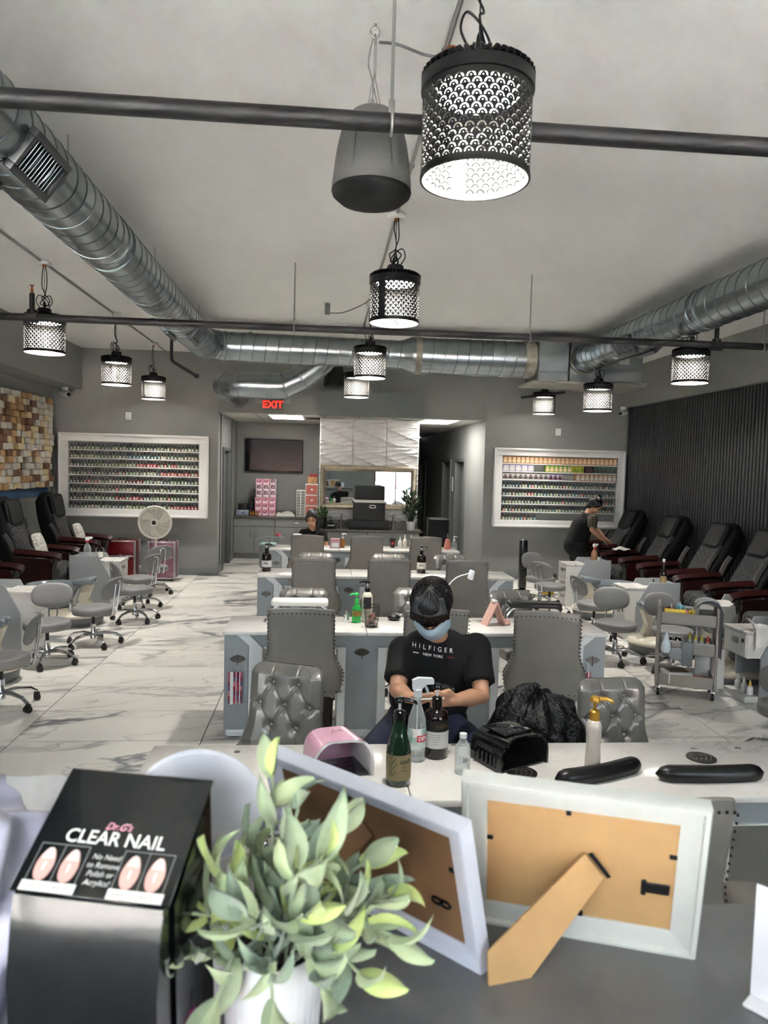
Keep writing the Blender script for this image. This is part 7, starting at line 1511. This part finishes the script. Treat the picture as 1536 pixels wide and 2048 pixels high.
def arm(b, s, e, w, r=(0.05,0.044,0.04,0.027)): capsule(b, [s, s.lerp(e, 0.55), e, e.lerp(w, 0.4), w], [r[0], r[1], r[2]*0.95, r[2], r[3]])
arm(b, shL, elL, wrL); arm(b, shR, elR, wrR)
kL, kR = L((0.24,3.06,0.645)), L((0.74,3.04,0.64))
for k, s in ((kL, -0.09), (kR, 0.09)):
    h0 = hipc+V((s,-0.02,-0.01)); capsule(b, [h0, k], [0.085,0.06]); capsule(b, [k, k+V((0.02,0.05,-0.36)), k+V((0.02,0.10,-0.56))], [0.058,0.05,0.036]); capsule(b, [k+V((0.02,0.12,-0.585)), k+V((0.02,-0.06,-0.60))], [0.036,0.03])
ph = L(W(852, 1397, 3.0)); hand(b, wrL, (ph-wrL)+V((0.01,0,-0.012)), V((0.5,0.1,0.85)), V((0.25,-0.85,0.45)), 0.42, 0.8); hand(b, wrR, (ph-wrR)+V((0.02,-0.01,0.005)), V((-0.35,0.2,-0.75)), V((0.1,-0.3,0.9)), 0.62, 0.9)
body = blob(b, 'body', m_skin, 0.0050, 5, None, man)
# t-shirt
c = MB(); capsule(c, [hipc+V((0,-0.01,-0.02)), hipc+V((0,-0.01,0.13)), chest+V((0,0,0.0)), nk-V((0,0,0.075))], [0.145,0.148,0.148,0.095], 24)
ell(c, hipc+V((0.02,-0.02,0.02)), (0.205,0.15,0.13)); ell(c, hipc+V((0.03,-0.035,0.15)), (0.205,0.145,0.17)); ell(c, chest+V((0.03,-0.015,0.0)), (0.205,0.132,0.17)); capsule(c, [shL+V((0.01,0,0.0)), shR-V((0.01,0,0))], 0.068, 16); capsule(c, [nk-V((0,0.0,0.05)), nk+V((0,0,-0.015))], [0.09,0.068], 16)
for s_, e_ in ((shL, elL), (shR, elR)): c.tube([s_+V((0,0,0.0)), s_.lerp(e_, 0.4), s_.lerp(e_, 0.74)], [0.074,0.070,0.072], 18); c.sph(s_, 0.074, 18, 12)
shirt = blob(c, 'tshirt', m_tee, 0.007, 5, None, man)
# trousers
d = MB(); ell(d, hipc+V((0,0,-0.03)), (0.19,0.155,0.12))
for k, s in ((kL, -0.09), (kR, 0.09)): capsule(d, [hipc+V((s,-0.02,-0.01)), k], [0.105,0.078], 18); d.tube([k, k+V((0.02,0.05,-0.36)), k+V((0.02,0.10,-0.53))], [0.078,0.07,0.062], 16)
blob(d, 'trousers', m_navy, 0.009, 4, None, man)
for k in (kL, kR): q = MB(); q.rb(k.x-0.03, k.x+0.07, k.y-0.12, k.y+0.17, -0.0-O.z, 0.075, 0.03, 3); q.build('shoe', m_black, man)
# hair and mask
hr = MB(); hr.M = HM
ell(hr, (0,0.004,0.048), (0.093,0.116,0.101)); ell(hr, (0,0.055,-0.005), (0.076,0.072,0.085))
rh = random.Random(31)
for k in range(26):
    x = -0.078+0.0062*k; dr = -0.014*math.cos((x+0.01)/0.03)+rh.uniform(-0.008,0.008); fr = -0.101+0.35*abs(x)**1.3*2.0
    capsule(hr, [(x*0.75,-0.040,0.122), (x*0.97,fr-0.004,0.085), (x*1.05+0.006*rh.uniform(-1,1),fr-0.004,0.026+dr)], [0.014,0.010,0.0045], 8)
for k in range(30):
    a_ = rh.uniform(-1.4,1.4); c_ = rh.uniform(0,1); z0 = 0.145-0.02*abs(a_); capsule(hr, [(0.02*math.sin(a_),0.02-0.05*c_,z0), (0.070*math.sin(a_),0.02-0.085*math.cos(a_)*c_*1.05,0.118), (0.094*math.sin(a_),0.02-0.115*math.cos(a_)*c_,0.06)], [0.006,0.009,0.006], 6)
for q in (-1, 1):
    capsule(hr, [(q*0.076,-0.040,0.055),(q*0.080,-0.045,0.012)], [0.014,0.006], 8)
ho = blob(hr, 'hair', m_hair, 0.004, 2, None, man)
sb = MB(); sb.M = HM
for k in range(150):
    a_ = -PI+2*PI*(k+rh.random())/150; fmx = (1.62+0.22*rh.random()) if abs(a_) < 1.0 else (1.45+0.15*rh.random() if abs(a_) < 1.9 else 1.9); f0 = 0.10+0.5*rh.random(); tw_a = 0.25*math.sin(a_*1.0+0.6); pts = []
    for j in range(8):
        f = f0+(fmx-f0)*j/7; aa = a_+tw_a*(1-j/7)+0.05*math.sin(3*j+k); lift = 1.012+0.02*rh.random()*(j > 5); pts.append((0.093*lift*math.sin(aa)*math.sin(f), 0.004-0.116*lift*math.cos(aa)*math.sin(f), 0.048+0.101*lift*math.cos(f)))
    sb.tube(pts, [0.0035,0.0048,0.005,0.005,0.0048,0.0042,0.003,0.0008], 5)
tag(sb.build('hair_strands', m_hair, ho), kind='stuff')
face(man, HM, 0.98, mouth=False)
mk = MB(); mk.M = HM
def maskf(u, v, o=0.0):
    a = (2*u-1)*1.18; z = 0.016-0.138*v; r = 0.098+0.032*math.exp(-(a/0.45)**2)*math.exp(-((v-0.15)/0.35)**2)+0.008*math.sin(PI*v)-0.020*max(0, v-0.6)*1.2+o; y0 = 0.004
    return (r*math.sin(a)*0.86, y0-r*math.cos(a)*(1.08-0.10*v)+0.004*math.sin(22*v)*0.3, z-0.016*(1-abs(2*u-1))*v)
mk.grid(maskf, 24, 14).grid(lambda u, v: maskf(u, v, -0.003), 24, 14); mo = mk.build('face_mask', m_mask, man, angle=70, fix=False)
for q in (-1, 1): lo = MB(); lo.M = HM; lo.tube(bez([maskf(0.5+0.5*q, 0.05), (q*0.083,0.0,0.006), (q*0.084,0.012,-0.02), (q*0.082,0.0,-0.045), maskf(0.5+0.5*q, 0.9)],5), 0.0016, 5).build('ear_loop', m_white, mo)
# lettering printed on the shirt, laid on the cloth
sme = shirt.data; bv = BVHTree.FromPolygons([v.co for v in sme.vertices], [tuple(p.vertices) for p in sme.polygons])
def shirt_text(me, ctr, tilt, mtl):
    c0 = L(ctr)
    for v in me.vertices:
        x = c0.x+v.co.x*math.cos(tilt)-v.co.y*math.sin(tilt); z = c0.z+v.co.y*math.cos(tilt)+v.co.x*math.sin(tilt); h = bv.ray_cast(V((x, -1.0, z)), V((0,1,0)))
        v.co = V((x, (h[0].y if h[0] else c0.y)-0.004, z))
    me.materials.clear(); me.materials.append(mtl); ob('shirt_print', me, shirt)
ct = W(868, 1301, 3.26); shirt_text(text_mesh('HILFIGER', 0.0285, spacing=1.75), ct, TH(-6.5), m_wprint); shirt_text(text_mesh('NEW YORK', 0.0165, spacing=1.1, offset=0.0002), ct+V((0.0,0,-0.030)), TH(-6.5), m_wprint)
def bar(w, h): me = bpy.data.meshes.new('bar'); me.from_pydata([(-w/2+w*i/4, -h/2+h*j, 0) for j in (0,1) for i in range(5)], [], [(i, i+1, 6+i, 5+i) for i in range(4)]); return me
shirt_text(bar(0.026, 0.004), ct+V((-0.078,0,-0.021)), TH(-6.5), m_wprint); shirt_text(bar(0.032, 0.0025), ct+V((0.083,0,-0.038)), TH(-6.5), mat('print red line', (170,50,46), 0.5))
t = thing('smartphone', 'pale edged smartphone held in the hands of the seated man', 'phone', ph+O+V((0.0,-0.005,0.004)), TH(8)); q = MB(); q.M = Matrix.Rotation(TH(-10), 4, 'X'); q.rb(-0.07,0.07,-0.036,0.036,-0.004,0.004,0.0035,3).build('phone_case', mat('pale phone case', (206,200,192), 0.35), t)
q = MB(); q.M = Matrix.Rotation(TH(-10), 4, 'X'); q.bb(-0.066,0.066,-0.033,0.033,0.0041,0.0046).build('screen', m_blk, t)
t = thing('work_stool', 'dark stool under the seated man', 'stool', (0.52, 3.50, 0)); MB().lathe([(0.0,0.44),(0.17,0.44),(0.18,0.46),(0.18,0.51),(0.16,0.525),(0.0,0.525)], 28).build('seat', m_black, t); star_base(t, 0.45, 0.25)

# --- the woman at the farthest table
w2 = thing('person', 'seated person with dark hair in black top at the farthest table', 'person', (-0.16, 10.72, 0)); O2 = V((-0.16, 10.72, 0)); L2 = lambda p: V(p)-O2
h2 = W(624, 1038, 10.62); HM = T(L2(h2)) @ RZ(TH(-6)) @ Matrix.Rotation(TH(20), 4, 'X'); hip = V((0,0.08,0.55)); ch = V((0,0.03,0.84)); s1, s2 = L2(W(606,1066,10.72)), L2(W(646,1066,10.72))
b = MB(); head_prims(b, HM, 1.0); capsule(b, [(s1+s2)/2+V((0,0.01,-0.02)), HM @ V((0,0.02,-0.06))], [0.052,0.046]); capsule(b, [hip, ch, (s1+s2)/2-V((0,0,0.05))], [0.13,0.115,0.075], 18); capsule(b, [s1, s2], 0.055)
e1, e2 = s1+V((-0.06,-0.06,-0.24)), s2+V((0.06,-0.06,-0.24)); wa, wb = V((-0.10,-0.26,0.80)), V((0.10,-0.26,0.80)); arm(b, s1, e1, wa, (0.045,0.04,0.036,0.024)); arm(b, s2, e2, wb, (0.045,0.04,0.036,0.024)); hand(b, wa, (0.5,-0.8,-0.1), (0,0,-1), (1,0.3,0), 0.35, 0.5, 0.9); hand(b, wb, (-0.5,-0.8,-0.1), (0,0,-1), (-1,0.3,0), 0.35, 0.5, 0.9)
for s in (-0.09, 0.09): capsule(b, [hip+V((s,0,-0.03)), V((s*1.2,-0.32,0.53))], [0.085,0.06]); capsule(b, [V((s*1.2,-0.32,0.53)), V((s*1.2,-0.26,0.05))], [0.055,0.036]); capsule(b, [V((s*1.2,-0.25,0.035)), V((s*1.2,-0.40,0.03))], [0.034,0.028])
blob(b, 'body', m_skin, 0.007, 4, None, w2)
c = MB(); capsule(c, [hip, ch, (s1+s2)/2-V((0,-0.01,0.055))], [0.15,0.135,0.085], 20); capsule(c, [s1+V((0.01,0,0)), s2-V((0.01,0,0))], 0.066); 
for s_, e_ in ((s1, e1), (s2, e2)): c.sph(s_, 0.062, 14, 10); c.tube([s_, s_.lerp(e_, 0.5)], [0.062,0.058], 14)
blob(c, 'blouse', m_tee, 0.008, 3, None, w2)
d = MB(); ell(d, hip+V((0,0,-0.03)), (0.18,0.15,0.11))
for s in (-0.09, 0.09): capsule(d, [hip+V((s,0,-0.03)), V((s*1.2,-0.32,0.53))], [0.10,0.075]); d.tube([V((s*1.2,-0.32,0.53)), V((s*1.2,-0.26,0.09))], [0.074,0.05], 14)
blob(d, 'trousers', mat('dark trousers', (18,18,20), 0.9), 0.01, 3, None, w2)
hr = MB(); hr.M = HM; ell(hr, (0,0.022,0.046), (0.087,0.104,0.098)); 
for q in (-1, 1): capsule(hr, [(q*0.015,-0.06,0.118),(q*0.055,-0.066,0.085),(q*0.079,-0.03,0.02),(q*0.078,0.02,-0.05)], [0.016,0.020,0.020,0.016], 10)
capsule(hr, [(0.05,0.07,-0.02),(0.085,0.01,-0.10),(0.075,-0.045,-0.20),(0.06,-0.07,-0.30)], [0.035,0.030,0.026,0.012], 10); blob(hr, 'hair', m_hair, 0.006, 2, None, w2); face(w2, HM, 1.0)

# --- the woman bending over the farthest right chair
w3 = thing('person', 'standing person in black bending over the farthest right massage chair', 'person', (3.88, 10.98, 0)); O3 = V((3.88, 10.98, 0)); YY = 10.98
P3 = lambda px, py, dy=0.0: W(px, py, YY+dy)-O3
h3 = P3(1190, 1013); HM = T(h3) @ RZ(TH(62)) @ Matrix.Rotation(TH(48), 4, 'X'); hip = P3(1152, 1086); hip.y = 0; ch = P3(1164, 1052); sh = P3(1174, 1034); sn, sf = sh+V((0.03,-0.17,-0.02)), sh+V((0.02,0.17,0.0))
b = MB(); head_prims(b, HM, 0.98); capsule(b, [sh+V((0,0,0.02)), HM @ V((0,0.03,-0.06))], [0.055,0.048]); capsule(b, [hip, ch, sh-V((0.02,0,0.03))], [0.14,0.13,0.085], 18); capsule(b, [sn, sf], 0.055)
hn, hf = P3(1206, 1080, -0.12), P3(1212, 1079, 0.14); en, ef = P3(1184, 1060, -0.2), P3(1192, 1058, 0.2); arm(b, sn, en, hn-V((0.03,0,-0.02)), (0.05,0.046,0.042,0.028)); arm(b, sf, ef, hf-V((0.03,0,-0.02)), (0.05,0.046,0.042,0.028)); hand(b, hn-V((0.03,0,-0.02)), (0.8,0.1,-0.5), (-0.2,0,-1), (0.3,0.9,0), 0.25, 0.4); hand(b, hf-V((0.03,0,-0.02)), (0.8,-0.1,-0.5), (-0.2,0,-1), (0.3,-0.9,0), 0.25, 0.4)
for s in (-0.09, 0.09): capsule(b, [hip+V((0,s,-0.04)), V((hip.x+0.05,s,0.45)), V((hip.x+0.0,s,0.07))], [0.095,0.06,0.038]); capsule(b, [V((hip.x-0.02,s,0.04)), V((hip.x+0.16,s,0.035))], [0.036,0.03])
blob(b, 'body', m_skin, 0.007, 4, None, w3)
c = MB(); capsule(c, [hip+V((-0.01,0,-0.03)), hip.lerp(ch,0.5), ch, sh-V((0.03,0,0.035))], [0.185,0.175,0.165,0.105], 22); capsule(c, [sn+V((0,0.02,0)), sf-V((0,0.02,0))], 0.075)
blob(c, 'blouse', m_tee, 0.009, 3, None, w3)
m_patt2 = bpy.data.materials.new('patterned sleeve'); m_patt2.use_nodes = True; nt = m_patt2.node_tree; ckn = nt.nodes.new('ShaderNodeTexChecker'); ckn.inputs['Scale'].default_value = 38; ckn.inputs['Color1'].default_value = lin((112,104,84))+(1,); ckn.inputs['Color2'].default_value = lin((26,25,24))+(1,); tcn = nt.nodes.new('ShaderNodeTexCoord'); mpn = nt.nodes.new('ShaderNodeMapping'); mpn.inputs['Rotation'].default_value = (0.3,0.78,0.2); nt.links.new(tcn.outputs['Object'], mpn.inputs[0]); nt.links.new(mpn.outputs[0], ckn.inputs['Vector']); nt.links.new(ckn.outputs[0], nt.nodes['Principled BSDF'].inputs['Base Color']); nt.nodes['Principled BSDF'].inputs['Roughness'].default_value = 0.9
for s_, e_ in ((sn, en), (sf, ef)): q = MB(); q.sph(s_, 0.078, 16, 12); q.tube([s_, s_.lerp(e_, 0.78)], [0.078,0.07], 16); blob(q, 'sleeve', m_patt2, 0.008, 2, None, w3)
d = MB(); ell(d, hip+V((0,0,-0.06)), (0.165,0.185,0.15))
for s in (-0.09, 0.09): capsule(d, [hip+V((0,s,-0.04)), V((hip.x+0.05,s,0.45))], [0.12,0.08]); d.tube([V((hip.x+0.05,s,0.45)), V((hip.x+0.0,s,0.09))], [0.08,0.06], 14); 
blob(d, 'trousers', mat('dark trousers', (18,18,20), 0.9), 0.01, 3, None, w3)
for s in (-0.09, 0.09): q = MB(); q.rb(hip.x-0.07, hip.x+0.21, s-0.05, s+0.05, 0.0, 0.085, 0.03, 3); q.build('shoe', m_black, w3)
hr = MB(); hr.M = HM; ell(hr, (0,0.030,0.044), (0.092,0.104,0.098)); ell(hr, (0,0.075,0.02), (0.085,0.07,0.08)); ell(hr, (0,0.06,-0.045), (0.078,0.06,0.07)); ell(hr, (0,0.075,0.135), (0.048,0.05,0.045)); 
for q in (-1, 1): capsule(hr, [(q*0.06,-0.04,0.09),(q*0.082,-0.01,0.03),(q*0.08,0.03,-0.03)], [0.02,0.02,0.014], 10)
blob(hr, 'hair', m_hair, 0.007, 2, None, w3); face(w3, HM, 0.98); q = MB(); q.M = HM; ell(q, (-0.05,0.06,0.13), (0.018,0.03,0.022)); q.build('hair_clip', mat('pale clip', (170,160,150), 0.4), w3)
